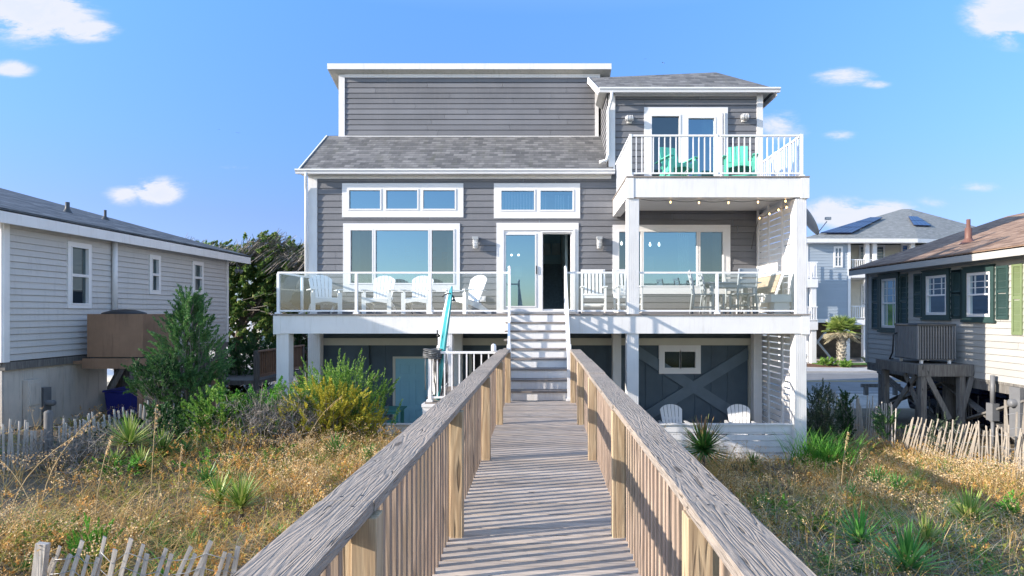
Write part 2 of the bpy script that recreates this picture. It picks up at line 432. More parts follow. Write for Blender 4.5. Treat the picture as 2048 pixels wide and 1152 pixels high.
mb = MB(); mb.quad((-3000,-3000,-1.6),(3000,-3000,-1.6),(3000,-24,-1.6),(-3000,-24,-1.6))
tag(mb.build('sea', M['sea']), 'ocean behind the dune', kind='structure')

# ---------------------------------------------------------------- sky, sun, camera
SUN = Vector((1.0, .27, -.345)).normalized()          # direction the light travels
w = bpy.data.worlds.new('World'); bpy.context.scene.world = w; w.use_nodes = True
wt = w.node_tree; wt.nodes.clear()
def wn(ty, **kw):
    x = wt.nodes.new(ty)
    for k, v in kw.items(): setattr(x, k, v)
    return x
def wm(op, a, b=None, c=None):
    x = wn('ShaderNodeMath', operation=op)
    for i, v in enumerate((a, b, c)):
        if v is None: continue
        if isinstance(v, (int, float)): x.inputs[i].default_value = v
        else: wt.links.new(v, x.inputs[i])
    return x.outputs[0]
sky = wn('ShaderNodeTexSky', sky_type='NISHITA', sun_disc=False)
sky.sun_elevation = math.asin(-SUN.z); sky.sun_rotation = math.atan2(-SUN.x, -SUN.y)
sky.air_density = 1.0; sky.dust_density = .25; sky.ozone_density = 2.2; sky.altitude = 0
tc = wn('ShaderNodeTexCoord'); sp = wn('ShaderNodeSeparateXYZ'); wt.links.new(tc.outputs['Generated'], sp.inputs[0])
yy = wm('MAXIMUM', sp.outputs[1], .02)
U = wm('DIVIDE', sp.outputs[0], yy); Vv = wm('DIVIDE', sp.outputs[2], yy)
cmb = wn('ShaderNodeCombineXYZ'); wt.links.new(U, cmb.inputs[0]); wt.links.new(wm('MULTIPLY', Vv, 2.8), cmb.inputs[1])
nz = wn('ShaderNodeTexNoise'); nz.inputs['Scale'].default_value = 9; nz.inputs['Detail'].default_value = 7; nz.inputs['Roughness'].default_value = .68; nz.inputs['Distortion'].default_value = .35
wt.links.new(cmb.outputs[0], nz.inputs['Vector'])
acc = None
# cumulus puffs: photo position, half sizes, density
for cx, cy, rx, ry, dens in ((60,15,105,55,1.0),(165,62,60,20,.75),(22,138,42,16,.6),(255,390,40,18,.55),(315,382,48,22,1.0),
                       (1690,155,58,18,.55),(1745,168,40,10,.35),(2030,25,75,52,1.0),(1562,250,52,30,.42),(1680,272,34,12,.4),
                       (1672,425,58,26,.95),(1760,428,62,22,.95),(1870,404,38,13,.3),(1955,372,60,12,.35),(470,335,40,7,.2)):
    du = wm('DIVIDE', wm('SUBTRACT', U, (cx-CX)/F), rx/F); dv = wm('DIVIDE', wm('SUBTRACT', Vv, (CY-cy)/F), ry/F)
    d = wm('ADD', wm('MULTIPLY', du, du), wm('MULTIPLY', dv, dv))
    b = wm('MULTIPLY', wm('EXPONENT', wm('MULTIPLY', d, -.85)), dens)
    acc = b if acc is None else wm('MAXIMUM', acc, b)
den = wm('MULTIPLY', acc, wm('MULTIPLY_ADD', nz.outputs[0], 3.6, -.95))
rp = wn('ShaderNodeValToRGB'); e = rp.color_ramp.elements
e[0].position = .10; e[0].color = (0,0,0,1); e[1].position = 1.0; e[1].color = (.93,.93,.93,1); e.new(.5).color = (.24,.24,.24,1); e[1].color = (1,1,1,1)
rp.color_ramp.interpolation = 'EASE'
wt.links.new(den, rp.inputs[0])
fac = wm('MULTIPLY', rp.outputs[0], wm('GREATER_THAN', sp.outputs[1], .03))
fac = wm('MULTIPLY', fac, .93)
SKY_STR = .15
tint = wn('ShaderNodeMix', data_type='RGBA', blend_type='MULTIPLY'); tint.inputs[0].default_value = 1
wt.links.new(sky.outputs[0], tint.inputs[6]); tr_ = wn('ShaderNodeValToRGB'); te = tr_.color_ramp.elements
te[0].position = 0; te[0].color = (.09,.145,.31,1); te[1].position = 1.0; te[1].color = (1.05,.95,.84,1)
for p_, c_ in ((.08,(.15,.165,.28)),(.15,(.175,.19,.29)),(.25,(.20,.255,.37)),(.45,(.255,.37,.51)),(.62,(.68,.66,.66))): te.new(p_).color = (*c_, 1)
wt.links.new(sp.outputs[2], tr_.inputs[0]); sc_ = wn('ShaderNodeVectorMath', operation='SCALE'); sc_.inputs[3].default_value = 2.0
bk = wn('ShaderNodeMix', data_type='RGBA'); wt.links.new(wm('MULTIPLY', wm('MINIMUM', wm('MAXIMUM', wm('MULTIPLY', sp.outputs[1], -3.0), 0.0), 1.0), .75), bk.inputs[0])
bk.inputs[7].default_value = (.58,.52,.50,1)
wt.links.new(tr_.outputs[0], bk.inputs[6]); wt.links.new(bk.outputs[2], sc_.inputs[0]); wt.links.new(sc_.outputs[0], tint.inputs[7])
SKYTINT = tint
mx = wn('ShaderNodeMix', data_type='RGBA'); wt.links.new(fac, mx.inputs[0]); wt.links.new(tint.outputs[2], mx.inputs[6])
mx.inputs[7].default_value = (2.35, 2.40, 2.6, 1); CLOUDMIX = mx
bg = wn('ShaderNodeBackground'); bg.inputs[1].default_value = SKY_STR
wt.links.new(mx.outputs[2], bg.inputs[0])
wo = wn('ShaderNodeOutputWorld'); wt.links.new(bg.outputs[0], wo.inputs[0])

sl = bpy.data.lights.new('sun', 'SUN'); sl.energy = 3.55; sl.angle = R(.5); sl.color = (1.0, .90, .775)
so = bpy.data.objects.new('sun', sl); C.objects.link(so); so.rotation_euler = SUN.to_track_quat('-Z', 'Y').to_euler()
so.location = (-20, -5, 15)
cam = bpy.data.cameras.new('camera'); co = bpy.data.objects.new('camera', cam); C.objects.link(co)
co.location = (0, 0, ZC); co.rotation_euler = (R(90), 0, 0)
cam.sensor_width = 36; cam.lens = 36*F/2048; cam.shift_x = -(CX-1024)/2048; cam.shift_y = (CY-576)/2048
cam.clip_start = .05; cam.clip_end = 6000
sc = bpy.context.scene; sc.camera = co
sc.view_settings.view_transform = 'Standard'; sc.view_settings.look = 'None'; sc.view_settings.gamma = 1
sc.view_settings.exposure = 1.34
sc.cycles.use_denoising = True
sc.cycles.max_bounces = 8; sc.cycles.transparent_max_bounces = 24
# ---------------------------------------------------------------- wall building
def siding(mb, P, u0, u1, z0, z1, holes=(), course=.158, proj=.016, clip=None, joint=3.7, zref=None):
    """lap siding on a plane: P(u, z, n) -> world; holes are (u0,u1,z0,z1)"""
    zr = z0 if zref is None else zref
    br = {z0, z1}
    k = math.floor((z0 - zr)/course)
    while zr + k*course < z1:
        zz = zr + k*course
        if zz > z0: br.add(zz)
        k += 1
    for h in holes:
        for z in (h[2], h[3]):
            if z0 < z < z1: br.add(z)
    br = sorted(br); rr = random.Random(int(abs(u0*131 + z1*17)))
    cuts = {}
    for zb, zt in zip(br, br[1:]):
        if zt - zb < .002: continue
        ci = math.floor((((zb+zt)/2) - zr)/course); zc = zr + ci*course
        nb = proj*(1 - (zb-zc)/course) + .002; nt = proj*(1 - (zt-zc)/course) + .002
        iv = [(u0, u1)]
        zm = (zb+zt)/2
        for h in holes:
            if h[2] < zm < h[3]:
                nv = []
                for a, b in iv:
                    if h[1] <= a or h[0] >= b: nv.append((a, b)); continue
                    if h[0] > a: nv.append((a, h[0]))
                    if h[1] < b: nv.append((h[1], b))
                iv = nv
        if joint:
            if ci not in cuts: cuts[ci] = [u0 + rr.uniform(.5, joint) + i*joint for i in range(int((u1-u0)/joint)+1)]
            for j in cuts[ci]:
                nv = []
                for a, b in iv:
                    if a + .1 < j < b - .1: nv += [(a, j-.003), (j+.003, b)]
                    else: nv.append((a, b))
                iv = nv
        for a, b in iv:
            ab, bb, at, bt = a, b, a, b
            if clip:
                lo, hi = clip(zb); lo2, hi2 = clip(zt)
                ab, bb, at, bt = max(a, lo), min(b, hi), max(a, lo2), min(b, hi2)
                if ab >= bb: continue
                if at >= bt: at = bt = (at+bt)/2
            if abs(zt - (zc+course)) < .002 and zt-zb > .03:
                zg = zt - .011
                mb.quad(P(at, zg, -.012), P(bt, zg, -.012), P(bt, zt, -.012), P(at, zt, -.012))
                mb.quad(P(ab, zb, nb), P(bb, zb, nb), P(bt, zg, nt), P(at, zg, nt))
            else: mb.quad(P(ab, zb, nb), P(bb, zb, nb), P(bt, zt, nt), P(at, zt, nt))
            if abs((zb - zc)) < .002: mb.quad(P(ab, zb, -.012), P(bb, zb, -.012), P(bb, zb, nb), P(ab, zb, nb))

def holed(mb, P, u0, u1, z0, z1, holes, n0, n1):
    """slab on a plane with rectangular holes, as boxes; depth n0..n1"""
    us = sorted({u0, u1, *[h[0] for h in holes], *[h[1] for h in holes]}); zs = sorted({z0, z1, *[h[2] for h in holes], *[h[3] for h in holes]})
    for za, zb in zip(zs, zs[1:]):
        run = None
        for ua, ub in list(zip(us, us[1:])) + [(None, None)]:
            solid = ua is not None and not any(h[0] < (ua+ub)/2 < h[1] and h[2] < (za+zb)/2 < h[3] for h in holes)
            if solid: run = (run[0], ub) if run else (ua, ub)
            if (not solid) and run:
                a, b = run; run = None
                vs = [P(a,za,n0),P(b,za,n0),P(b,za,n1),P(a,za,n1),P(a,zb,n0),P(b,zb,n0),P(b,zb,n1),P(a,zb,n1)]
                mb.add(vs, [(0,3,2,1),(4,5,6,7),(0,1,5,4),(1,2,6,5),(2,3,7,6),(3,0,4,7)])

def window(parent, P, outer, panes, glass=None, sash=.035, trim=None, name='window', proud=.045, label=None, extra=None):
    """outer and panes are (u0,u1,z0,z1); frame with its panes as sub-parts"""
    mb = MB(); holed(mb, P, *outer, panes, -.08, proud-.012)
    for p in panes:
        s = sash
        holed(mb, P, p[0]-s, p[1]+s, p[2]-s, p[3]+s, [p], proud-.0115, proud)
    if extra: extra(mb)
    fr = mb.build(name, trim or M['frame'], parent)
    if label: fr['label'] = label
    for i, p in enumerate(panes):
        g = MB(); g.quad(P(p[0],p[2],-.02), P(p[1],p[2],-.02), P(p[1],p[3],-.02), P(p[0],p[3],-.02))
        gm = glass[i] if isinstance(glass, (list, tuple)) else (glass or M['glass'])
        if gm is not None: g.build('pane', gm, fr)
    return fr

PF = lambda u, z, n, Y=YW: (u, Y - n, z)          # a wall facing the camera
def rc(x0, x1, y0, y1, Y=YW): return (px(x0, Y), px(x1, Y), pz(y1, Y), pz(y0, Y))
def room(mb, x0, x1, y0, y1, z0, z1):
    mb.quad((x0,y1,z0),(x1,y1,z0),(x1,y1,z1),(x0,y1,z1)); mb.quad((x0,y0,z0),(x0,y1,z0),(x0,y1,z1),(x0,y0,z1))
    mb.quad((x1,y0,z0),(x1,y1,z0),(x1,y1,z1),(x1,y0,z1)); mb.quad((x0,y0,z1),(x1,y0,z1),(x1,y1,z1),(x0,y1,z1))

H = thing('beach_house', (0, YW, .17), 'large grey lap-sided beach house with white trim and balcony', 'house')
XL, XR = wx(617), wx(1525)
# ---- openings
tr1 = [rc(699,761,381,418), rc(773,835,381,418), rc(847,910,381,418)]
tr2 = [rc(1003,1068,382,420), rc(1081,1145,382,420)]
big1 = [rc(702,745,461,566), rc(752,857,461,566), rc(864,907,461,566)]
dr = [rc(1012,1070,470,612), rc(1085,1143,465,621)]
big2 = [rc(1238,1281,464,571), rc(1287,1393,464,571), rc(1400,1445,464,571)]
tdr = [rc(1303,1358,233,396), rc(1376,1428,237,396)]
def bound(ps, m=.02): return (min(p[0] for p in ps)-m, max(p[1] for p in ps)+m, min(p[2] for p in ps)-m, max(p[3] for p in ps)+m)
mid_holes = [bound(x) for x in (tr1, tr2, big1, dr, big2)]
zfr = wz(358)
mb = MB(); siding(mb, PF, wx(633), wx(1523), 3.30, wz(352), mid_holes, course=.1655, zref=3.30)
mb.build('front_wall', M['siding'], H)
zf2 = wz(190)
mb = MB(); siding(mb, PF, wx(1222), wx(1518), wz(352), zf2, [bound(tdr)], course=.1655, zref=3.30)
mb.build('tower_wall', M['siding'], H)
UW = 17.1
PU = lambda u, z, n: (u, UW - n, z)
mb = MB(); siding(mb, PU, px(686, UW), px(1194, UW), 8.35, pz(152, UW), [], course=.153, zref=8.35)
mb.build('clerestory_wall', M['siding'], H)
PT = lambda u, z, n: (1.70 - n, u, z)
mb = MB(); siding(mb, PT, YW, UW, 6.9, 9.75, [], course=.1655, zref=3.30, joint=None, clip=lambda z: (YW if z < 9.1 else YW + (z-9.1)/.7, UW))
mb.build('tower_side_wall', M['siding'], H)
PL = lambda u, z, n: (XL + .02 - n, u, z)
mb = MB(); siding(mb, PL, YW, 24, 3.0, 8.4, [], course=.1655, zref=3.30, clip=lambda z: (YW if z < 6.95 else YW + (z-6.95)/.77, 24))
siding(mb, lambda u, z, n: (px(680, UW) - n, u, z), UW, 24, 8.35, 10.1, [], clip=lambda z: (UW, 24 if z < 8.6 else max(UW+.1, UW + (10.2-z)/.3)))
PR = lambda u, z, n: (XR - .02 + n, u, z)
siding(mb, PR, YW, 24, .17, 8.95, [], course=.1655, zref=3.30)
mb.build('side_wall', M['siding'], H)
# ---- core that keeps the light out of the rooms
mb = MB()
mb.box(XL+.04, XR-.04, YW+.35, 24, .17, 3.28); mb.box(XL+.04, XR-.04, 21.0, 23.98, 3.3, 8.3)
mb.box(px(686,UW)+.02, 1.6, UW+.03, 20.9, 8.4, 8.6)
mb.box(px(686,UW)+.02, 5.6, 19.6, 23.9, 8.32, 8.9)
mb.build('inner_structure', M['core'], H)
# ---- rooms
mb = MB(); room(mb, XL+.08, -1.35, YW+.09, 20.4, 3.36, 6.9); room(mb, -1.3, .95, YW+.09, 20.4, 3.36, 6.9); room(mb, 1.0, XR-.08, YW+.09, 20.4, 3.36, 5.95)
room(mb, 1.85, XR-.1, YW+.09, 18.6, 6.34, 8.9)
mb.quad((-1.33,YW+.09,5.95),(5.6,YW+.09,5.95),(5.6,YW+.09,6.3),(-1.33,YW+.09,6.3)) if False else None
mb.build('room_walls', M['room'], H)
mb = MB(); mb.quad((XL+.08,YW+.09,3.355),(XR-.08,YW+.09,3.355),(XR-.08,20.4,3.355),(XL+.08,20.4,3.355))
mb.quad((1.85,YW+.09,6.338),(XR-.1,YW+.09,6.338),(XR-.1,18.6,6.338),(1.85,18.6,6.338))
mb.build('room_floor', M['roomdark'], H)
st = MB()
for i in range(9):
    y0 = 16.9 + i*.27; st.box(-.05, .62, y0, y0+.27, 3.36, 3.36 + .175*(i+1))
st.box(-.05, .62, 19.33, 20.35, 3.36, 3.36+.175*9)
st.build('indoor_stair', M['carpet'], H)
mb = MB(); mb.box(.63, .70, 16.4, 20.3, 3.36, 6.0); mb.box(-.12, -.06, 16.9, 20.3, 3.36, 4.2)
mb.box(-.02, .28, 20.3, 20.38, 5.35, 5.75); mb.box(.32, .6, 20.3, 20.38, 5.35, 5.75)
mb.box(-.1, .62, 20.25, 20.38, 4.95, 5.02)
mb.build('stair_wall', M['curtain'], H)
# curtains as wavy sheets beside the glass
def curtain(x0, x1, z0, z1, y):
    mb = MB(); n = 22
    for i in range(n):
        a, b = x0 + (x1-x0)*i/n, x0 + (x1-x0)*(i+1)/n
        ya, yb = y + .03*math.sin(i*1.6), y + .03*math.sin((i+1)*1.6)
        mb.quad((a,ya,z0),(b,yb,z0),(b,yb,z1),(a,ya,z1))
    mb.build('curtain', M['curtain'], H)
mb = MB()
for i in range(11): x = wx(1004+i*6.0); mb.box(x, x+.03, YW+.13, YW+.135, wz(420), wz(382))
for i in (1084,1090,1110,1116,1121,1126,1136): x = wx(i); mb.box(x, x+.03, YW+.13, YW+.14, wz(420), wz(388))
mb.build('window_blind', M['furn'], H)
b1 = bound(big1); b2 = bound(big2)
curtain(b1[0]+.02, b1[0]+.2, 3.4, b1[3], YW+.2); curtain(b1[1]-.22, b1[1]-.02, 3.4, b1[3], YW+.2)
curtain(b2[1]-.22, b2[1]-.02, 3.4, b2[3], YW+.2); curtain(px(1355,16), px(1378,16), 3.4, b2[3], YW+.6)
bt = bound(tdr); curtain(bt[1]-.28, bt[1]-.05, 6.36, bt[3], YW+.2)
mb = MB()
for x, y, w_, h_ in ((790,505,13,17),(815,498,14,11),(815,517,14,11),(842,512,20,24),(868,498,10,9),(868,518,10,9),(889,512,13,16)):
    D = 20.3; mb.box(px(x-w_/2*.85,D), px(x+w_/2*.85,D), D-.03, D, pz(y+h_/2,D), pz(y-h_/2,D))
pf = mb.build('wall_picture', M['paper'], H)
mb = MB()
for x, y in ((1243,487),(1300,489),(1318,489)): mb.lathe([(.001,-.06),(.03,-.045),(.038,0),(.02,.05),(.001,.08)], (px(x,18.2), 18.2, pz(y,18.2)), 10)
for x, y in ((1023,510),(1037,510)): mb.lathe([(.001,-.04),(.035,-.02),(.035,.02),(.001,.04)], (px(x,19), 19, pz(y,19)), 10)
mb.build('pendant_lamp', M['pendant'], H)
mb = MB(); mb.box(px(1029,17.5), px(1043,17.5), 17.5, 17.55, pz(553,17.5), pz(532,17.5)); mb.box(px(1296,17.5), px(1308,17.5), 17.5, 17.55, pz(550,17.5), pz(513,17.5))
mb.build('wall_panel', M['curtain'], H)
# ---- windows and doors
window(H, PF, rc(685,927,367,435), tr1)
window(H, PF, rc(988,1160,367,437), tr2)
window(H, PF, rc(687,920,447,584), big1, [M['glass_dark'], M['glass'], M['glass_dark']])
window(H, PF, rc(1225,1460,450,588), big2, [M['glass_dark'], M['glass'], M['glass_dark']])
def door_extra(mb):
    holed(mb, PF, *rc(1004,1150,458,624), [rc(1008,1146,461,621)], .034, .06)
sd = window(H, PF, rc(993,1157,446,627), dr, [M['glass'], None], name='sliding_door', extra=door_extra)
mb = MB(); mb.box(wx(1072), wx(1074), YW-.075, YW-.045, wz(548), wz(532)); mb.build('handle', M['black'], sd)
mb = MB(); holed(mb, lambda u,z,n: (u, YW+.03-n, z), *rc(1078,1146,462,622), [rc(1086,1141,468,618)], -.02, .0); mb.build('screen_frame', M['frame'], sd)
window(H, PF, rc(1288,1455,215,400), tdr, [M['glass_dark'], M['glass']], name='balcony_door', extra=lambda mb: (
    mb.box(wx(1440), wx(1443), YW-.09, YW-.03, wz(400), wz(226)), mb.box(wx(1446), wx(1448), YW-.09, YW-.03, wz(400), wz(226))))
# ---- trim
mb = MB()
mb.box(wx(617), wx(635), YW-.035, YW+.12, .17, wz(351)); mb.box(XL, XL+.02, YW+.12, YW+.3, .17, 6.95)
mb.box(wx(1513), wx(1525), YW-.035, YW+.12, .17, zf2); mb.box(wx(1217), wx(1230), YW-.037, YW+.06, 7.0, zf2)
mb.box(px(678,UW), px(690,UW), UW-.035, UW+.1, 8.3, pz(150,UW)); mb.box(px(1190,UW), px(1197,UW), UW-.035, UW, 8.3, pz(158,UW))
mb.box(px(690,UW)+.001, px(1200,UW), UW-.04, UW, pz(156,UW), pz(149,UW))
mb.box(wx(635)+.001, wx(1222), YW-.04, YW, zfr, wz(350)); mb.box(wx(1230)+.001, wx(1513)-.001, YW-.04, YW, wz(193), wz(184))
mb.box(px(678,UW), px(1197,UW), UW-.05, UW-.02, 8.42, 8.475)
mb.box(wx(1211), wx(1217), YW-.037, YW-.001, 7.0, wz(345)+.5) if False else None
mb.build('trim', M['white'], H)
# ---- roofs
def roofslab(mb, pts, th=.07):
    n = len(pts); low = [(x, y, z-th) for x, y, z in pts]
    mb.add(list(pts) + low, [tuple(range(n)), tuple(range(2*n-1, n-1, -1))] + [(i, n+i, n+(i+1)%n, (i+1)%n) for i in range(n)])
EY, EZ = 15.2, 7.03
mb = MB(); roofslab(mb, [(-6.31,EY,EZ),(1.84,EY,EZ),(1.84,YW-.04,EZ+.12),(1.69,YW-.04,EZ+.12),(1.69,UW,EZ+.768*1.9),(-6.25,UW,EZ+.768*1.9)])
# shed roof over the clerestory, sloping down to the back
SY, SZ = 16.88, pz(129, 16.88)
mb2 = MB(); roofslab(mb2, [(-6.15,SY,SZ),(1.97,SY,SZ),(1.97,24.2,SZ-.3*7.32),(-6.15,24.2,SZ-.3*7.32)], .06)
# tower hip roof
TY, TZ = 15.2, pz(178, 15.2)
A = (1.455,TY,TZ); B = (px(1556,TY),TY,TZ); Cc = (4.82,16.4,TZ+.92); Dd = (1.30,16.75,pz(156,16.75)); E_ = (px(1556,TY),24,TZ); F_ = (4.82,24,TZ+.92); G_ = (1.3,24,TZ+.5)
def tri3(mb, pts, th=.06): roofslab(mb, pts, th)
tri3(mb, [A, B, Cc, Dd]); tri3(mb, [B, E_, F_, Cc]); tri3(mb, [Dd, Cc, F_, G_])
rf = mb.build('roof', M['sh_main'], H, uv=True)
mb2.build('shed_roof', M['sh_main'], H, uv=True)
# fascia, soffits, gutters
mb = MB()
mb.box(-6.15, 1.97, SY-.03, SY-.001, pz(139,SY), SZ+.02)
for x in (-6.15, 1.945):
    mb.add([(x,SY,SZ-.14),(x+.025,SY,SZ-.14),(x+.025,24.2,SZ-2.34),(x,24.2,SZ-2.34),(x,SY,SZ+.015),(x+.025,SY,SZ+.015),(x+.025,24.2,SZ-2.18),(x,24.2,SZ-2.18)],
           [(0,3,2,1),(4,5,6,7),(0,1,5,4),(1,2,6,5),(2,3,7,6),(3,0,4,7)])
mb.beam((-6.29,EY,EZ-.05),(-6.24,UW,EZ-.05+.768*1.9),.03,.13)
mb.beam((A[0]-.01,A[1],A[2]-.07),(Dd[0]-.01,Dd[1],Dd[2]-.06),.03,.16)
mb.box(B[0]-.03, B[0], TY+.05, 24, TZ-.16, TZ-.03)
mb.build('fascia', M['white'], H)
mb = MB()
mb.quad((-6.13,SY,SZ-.13),(1.95,SY,SZ-.13),(1.95,24,SZ-.13-.3*7.12),(-6.13,24,SZ-.13-.3*7.12))
mb.quad((-6.25,EY,6.93),(1.8,EY,6.93),(1.8,YW,6.93),(-6.25,YW,6.93))
mb.quad((A[0]+.02,TY+.02,wz(184)+.005),(B[0]-.03,TY+.02,wz(184)+.005),(B[0]-.03,24,wz(184)+.005),(A[0]+.02,YW+1,wz(184)+.005))
mb.build('soffit', M['soffit'], H)
def gutter(x0, x1, yb, z, name='gutter'):
    prof = [(yb, z-.115), (yb-.075, z-.115), (yb-.085, z-.07), (yb-.115, z-.035), (yb-.115, z), (yb-.105, z), (yb-.105, z-.03), (yb-.07, z-.06), (yb-.06, z-.10), (yb, z-.10)]
    mb = MB(); n = len(prof)
    mb.add([(x0, y, zz) for y, zz in prof] + [(x1, y, zz) for y, zz in prof], [(i, n+i, n+(i+1)%n, (i+1)%n) for i in range(n)])
    mb.add([(x0, y, zz) for y, zz in (prof[0], prof[1], prof[2], prof[3], prof[4], (yb, z))], [tuple(range(6))]); mb.add([(x1, y, zz) for y, zz in (prof[0], prof[1], prof[2], prof[3], prof[4], (yb, z))], [tuple(range(6))])
    return mb.build(name, M['rail'], H)
gutter(-6.34, 1.86, EY, EZ+.01); gutter(A[0], B[0]+.03, TY, TZ+.01)
def downspout(pts):
    mb = MB(); mb.tube(pts, .04, 8); return mb.build('downspout', M['rail'], H)
xg = px(612,15.15); downspout([(xg,15.14,6.95),(xg,15.14,6.85),(XL-.03,15.3,6.62),(XL-.03,15.32,6.5),(XL-.03,15.32,3.4)])
xg = 1.78; downspout([(xg,15.14,TZ-.1),(xg,15.16,TZ-.25),(xg-.07,15.33,TZ-.5),(xg-.07,15.33,7.45),(xg-.12,15.33,7.32),(xg-.3,15.3,7.26)])
# ---- lower level
LOWB, LOWT = .17, wz(690)
navy = MB()
dz = bound([rc(1328,1358,703,735), rc(1361,1389,703,735)], .02)
door_h = (wx(789), wx(863), .17, wz(716)); dark_h = (wx(944), wx(1004), .17, wz(708))
holed(navy, PF, XL+.1, XR-.1, .17, 2.95, [dz, door_h, dark_h], -.05, 0)
for x in (660,690,742,770,880,905,1170,1190,1215,1292,1326,1358,1390,1423,1455):
    if not (785 < x < 868): navy.box(wx(x)-.012, wx(x)+.012, YW-.022, YW, .17 if not 1310 < x < 1395 else .17, LOWT if not 1310 < x < 1395 else wz(748))
for x in (1326,1358,1390): pass
navy.build('lower_wall', M['navy'], H)
mb = MB(); mb.box(XL+.1, wx(740), YW-.10, YW-.03, .17, LOWT); mb.build('lower_wall_panel', M['navy'], H)
mb = MB(); Yb = YW - .045
for (x0,y0,x1,y1), off in (((1270,845,1497,705),.0),((1270,700,1497,845),.004)):
    p = Vector((wx(x0),Yb-off,wz(y0))); q = Vector((wx(x1),Yb-off,wz(y1))); d = (q-p).normalized(); nrm = Vector((-d.z,0,d.x))*.135
    pl = [p-nrm, q-nrm, q+nrm, p+nrm]
    mb.add([(v.x, v.y-.02, v.z) for v in pl] + [(v.x, v.y+.02, v.z) for v in pl], [(0,1,2,3),(7,6,5,4),(0,4,5,1),(1,5,6,2),(2,6,7,3),(3,7,4,0)])
mb.build('cross_brace', M['navy_light'], H)
mb = MB()
mb.box(XL+.15, wx(1500), YW-.13, YW-.02, wz(690), wz(676)); mb.box(wx(1495), wx(1506), YW-.131, YW-.02, .17, wz(690)-.001)
mb.build('ledger_beam', M['cream_beam'], H)
window(H, lambda u,z,n: (u, YW-.05-n, z), rc(1317,1400,690,747), [rc(1328,1358,703,735), rc(1361,1389,703,735)], M['glass_low'])
mb = MB(); holed(mb, PF, wx(786), wx(866), .17, wz(713), [(wx(791), wx(861), .17, wz(717))], -.04, .03)
df = mb.build('door', M['cream_beam'], H)
mb = MB(); d0, d1, dt = wx(791), wx(861), wz(717)
pan = []
for a, b in ((.13,.42),(.58,.87)):
    for c0, c1 in ((.05,.33),(.40,.72),(.80,.93)): pan.append((d0+(d1-d0)*a, d0+(d1-d0)*b, .17+(dt-.17)*c0, .17+(dt-.17)*c1))
holed(mb, PF, d0, d1, .17, dt, pan, -.04, .005)
for p in pan: holed(mb, PF, p[0]+.03, p[1]-.03, p[2]+.03, p[3]-.03, [], -.04, 0.0); holed(mb, PF, *p, [], -.05, -.012)
mb.build('door_leaf', M['blue_door'], df)
mb = MB(); mb.lathe([(.001,-.06),(.03,-.055),(.03,-.03),(.012,-.02),(.012,0)], (d1-.08, YW, 1.15), 12, 'y'); mb.build('handle', M['galv'], df)
mb = MB(); holed(mb, PF, wx(938), wx(1008), .17, wz(705), [dark_h], -.04, .03); mb.build('doorway_frame', M['cream_beam'], H)
mb = MB(); mb.quad((wx(940),YW+.3,.17),(wx(1008),YW+.3,.17),(wx(1008),YW+.3,2.6),(wx(940),YW+.3,2.6)); mb.build('doorway_dark_sheet', M['black'], H)  # flat black sheet standing in for the shade behind the opening

# ---------------------------------------------------------------- raised deck
DF = 12.8; DT = 3.35 - .022
K = thing('raised_deck', (0, DF, .17), 'white raised deck with glass railing across the front of the grey house', 'deck')
x0, x1 = px(549,DF), px(1617,DF)
mb = MB()
n = 0; y = DF - .06
while y < YW - .04:
    mb.box(x0-.02, x1+.02, y, min(y+.135, YW-.036), DT-.028, DT); y += .14
mb.build('deck_boards', M['trex'], K)
mb = MB(); mb.box(x0+.05, x1-.05, DF+.02, YW-.04, 2.97, DT-.03); mb.build('joists', M['soffit'], K)
mb = MB(); mb.box(x0, x1, DF-.03, DF+.02, pz(667,DF), DT-.034)
mb.box(x0, x0+.03, DF+.021, YW, pz(667,DF), DT-.034); mb.box(x1-.03, x1, DF+.021, YW, pz(667,DF), DT-.034)
mb.build('fascia', M['white'], K)
mb = MB(); mb.box(x0-.012, x0+.14, DF-.042, DF+.12, pz(668.5,DF), DT-.036); mb.build('corner_cap', M['white'], K); mb = MB(); mb.box(x1-.17, x1+.012, DF-.042, DF+.12, pz(668.5,DF), DT-.036)
mb.build('corner_cap', M['white'], K)
def column(parent, xa, xb, ya, yb, za, zb, name='column', flute=True):
    mb = MB(); mb.box(xa, xb, ya, yb, za, zb)
    if flute:
        k = 6; wv = (xb-xa)/k
        for i in range(k): mb.box(xa+wv*(i+.17), xa+wv*(i+.83), ya-.006, ya-.0005, za+.01, zb-.01)
        k = 6; wv = (yb-ya)/k
        for i in range(k):
            mb.box(xa-.006, xa-.0005, ya+wv*(i+.17), ya+wv*(i+.83), za+.01, zb-.01); mb.box(xb+.0005, xb+.006, ya+wv*(i+.17), ya+wv*(i+.83), za+.01, zb-.01)
    return mb.build(name, M['white'], parent)
cz = pz(667,DF) - .002
for a, b in ((553,577),(883,904),(1254,1277),(1590,1613)):
    column(K, px(a,DF), px(b,DF), DF+.0, DF+.25, .17 if a > 600 else .1, cz)
for a, b in ((616,640),(904,923),(1226,1242),(1508,1524)):
    column(K, px(a,14.9), px(b,14.9), 14.9, 15.12, .17, 2.96)
mb = MB(); mb.box(x0+.1, x1-.1, 14.9, 15.1, 2.72, 2.965) if False else None

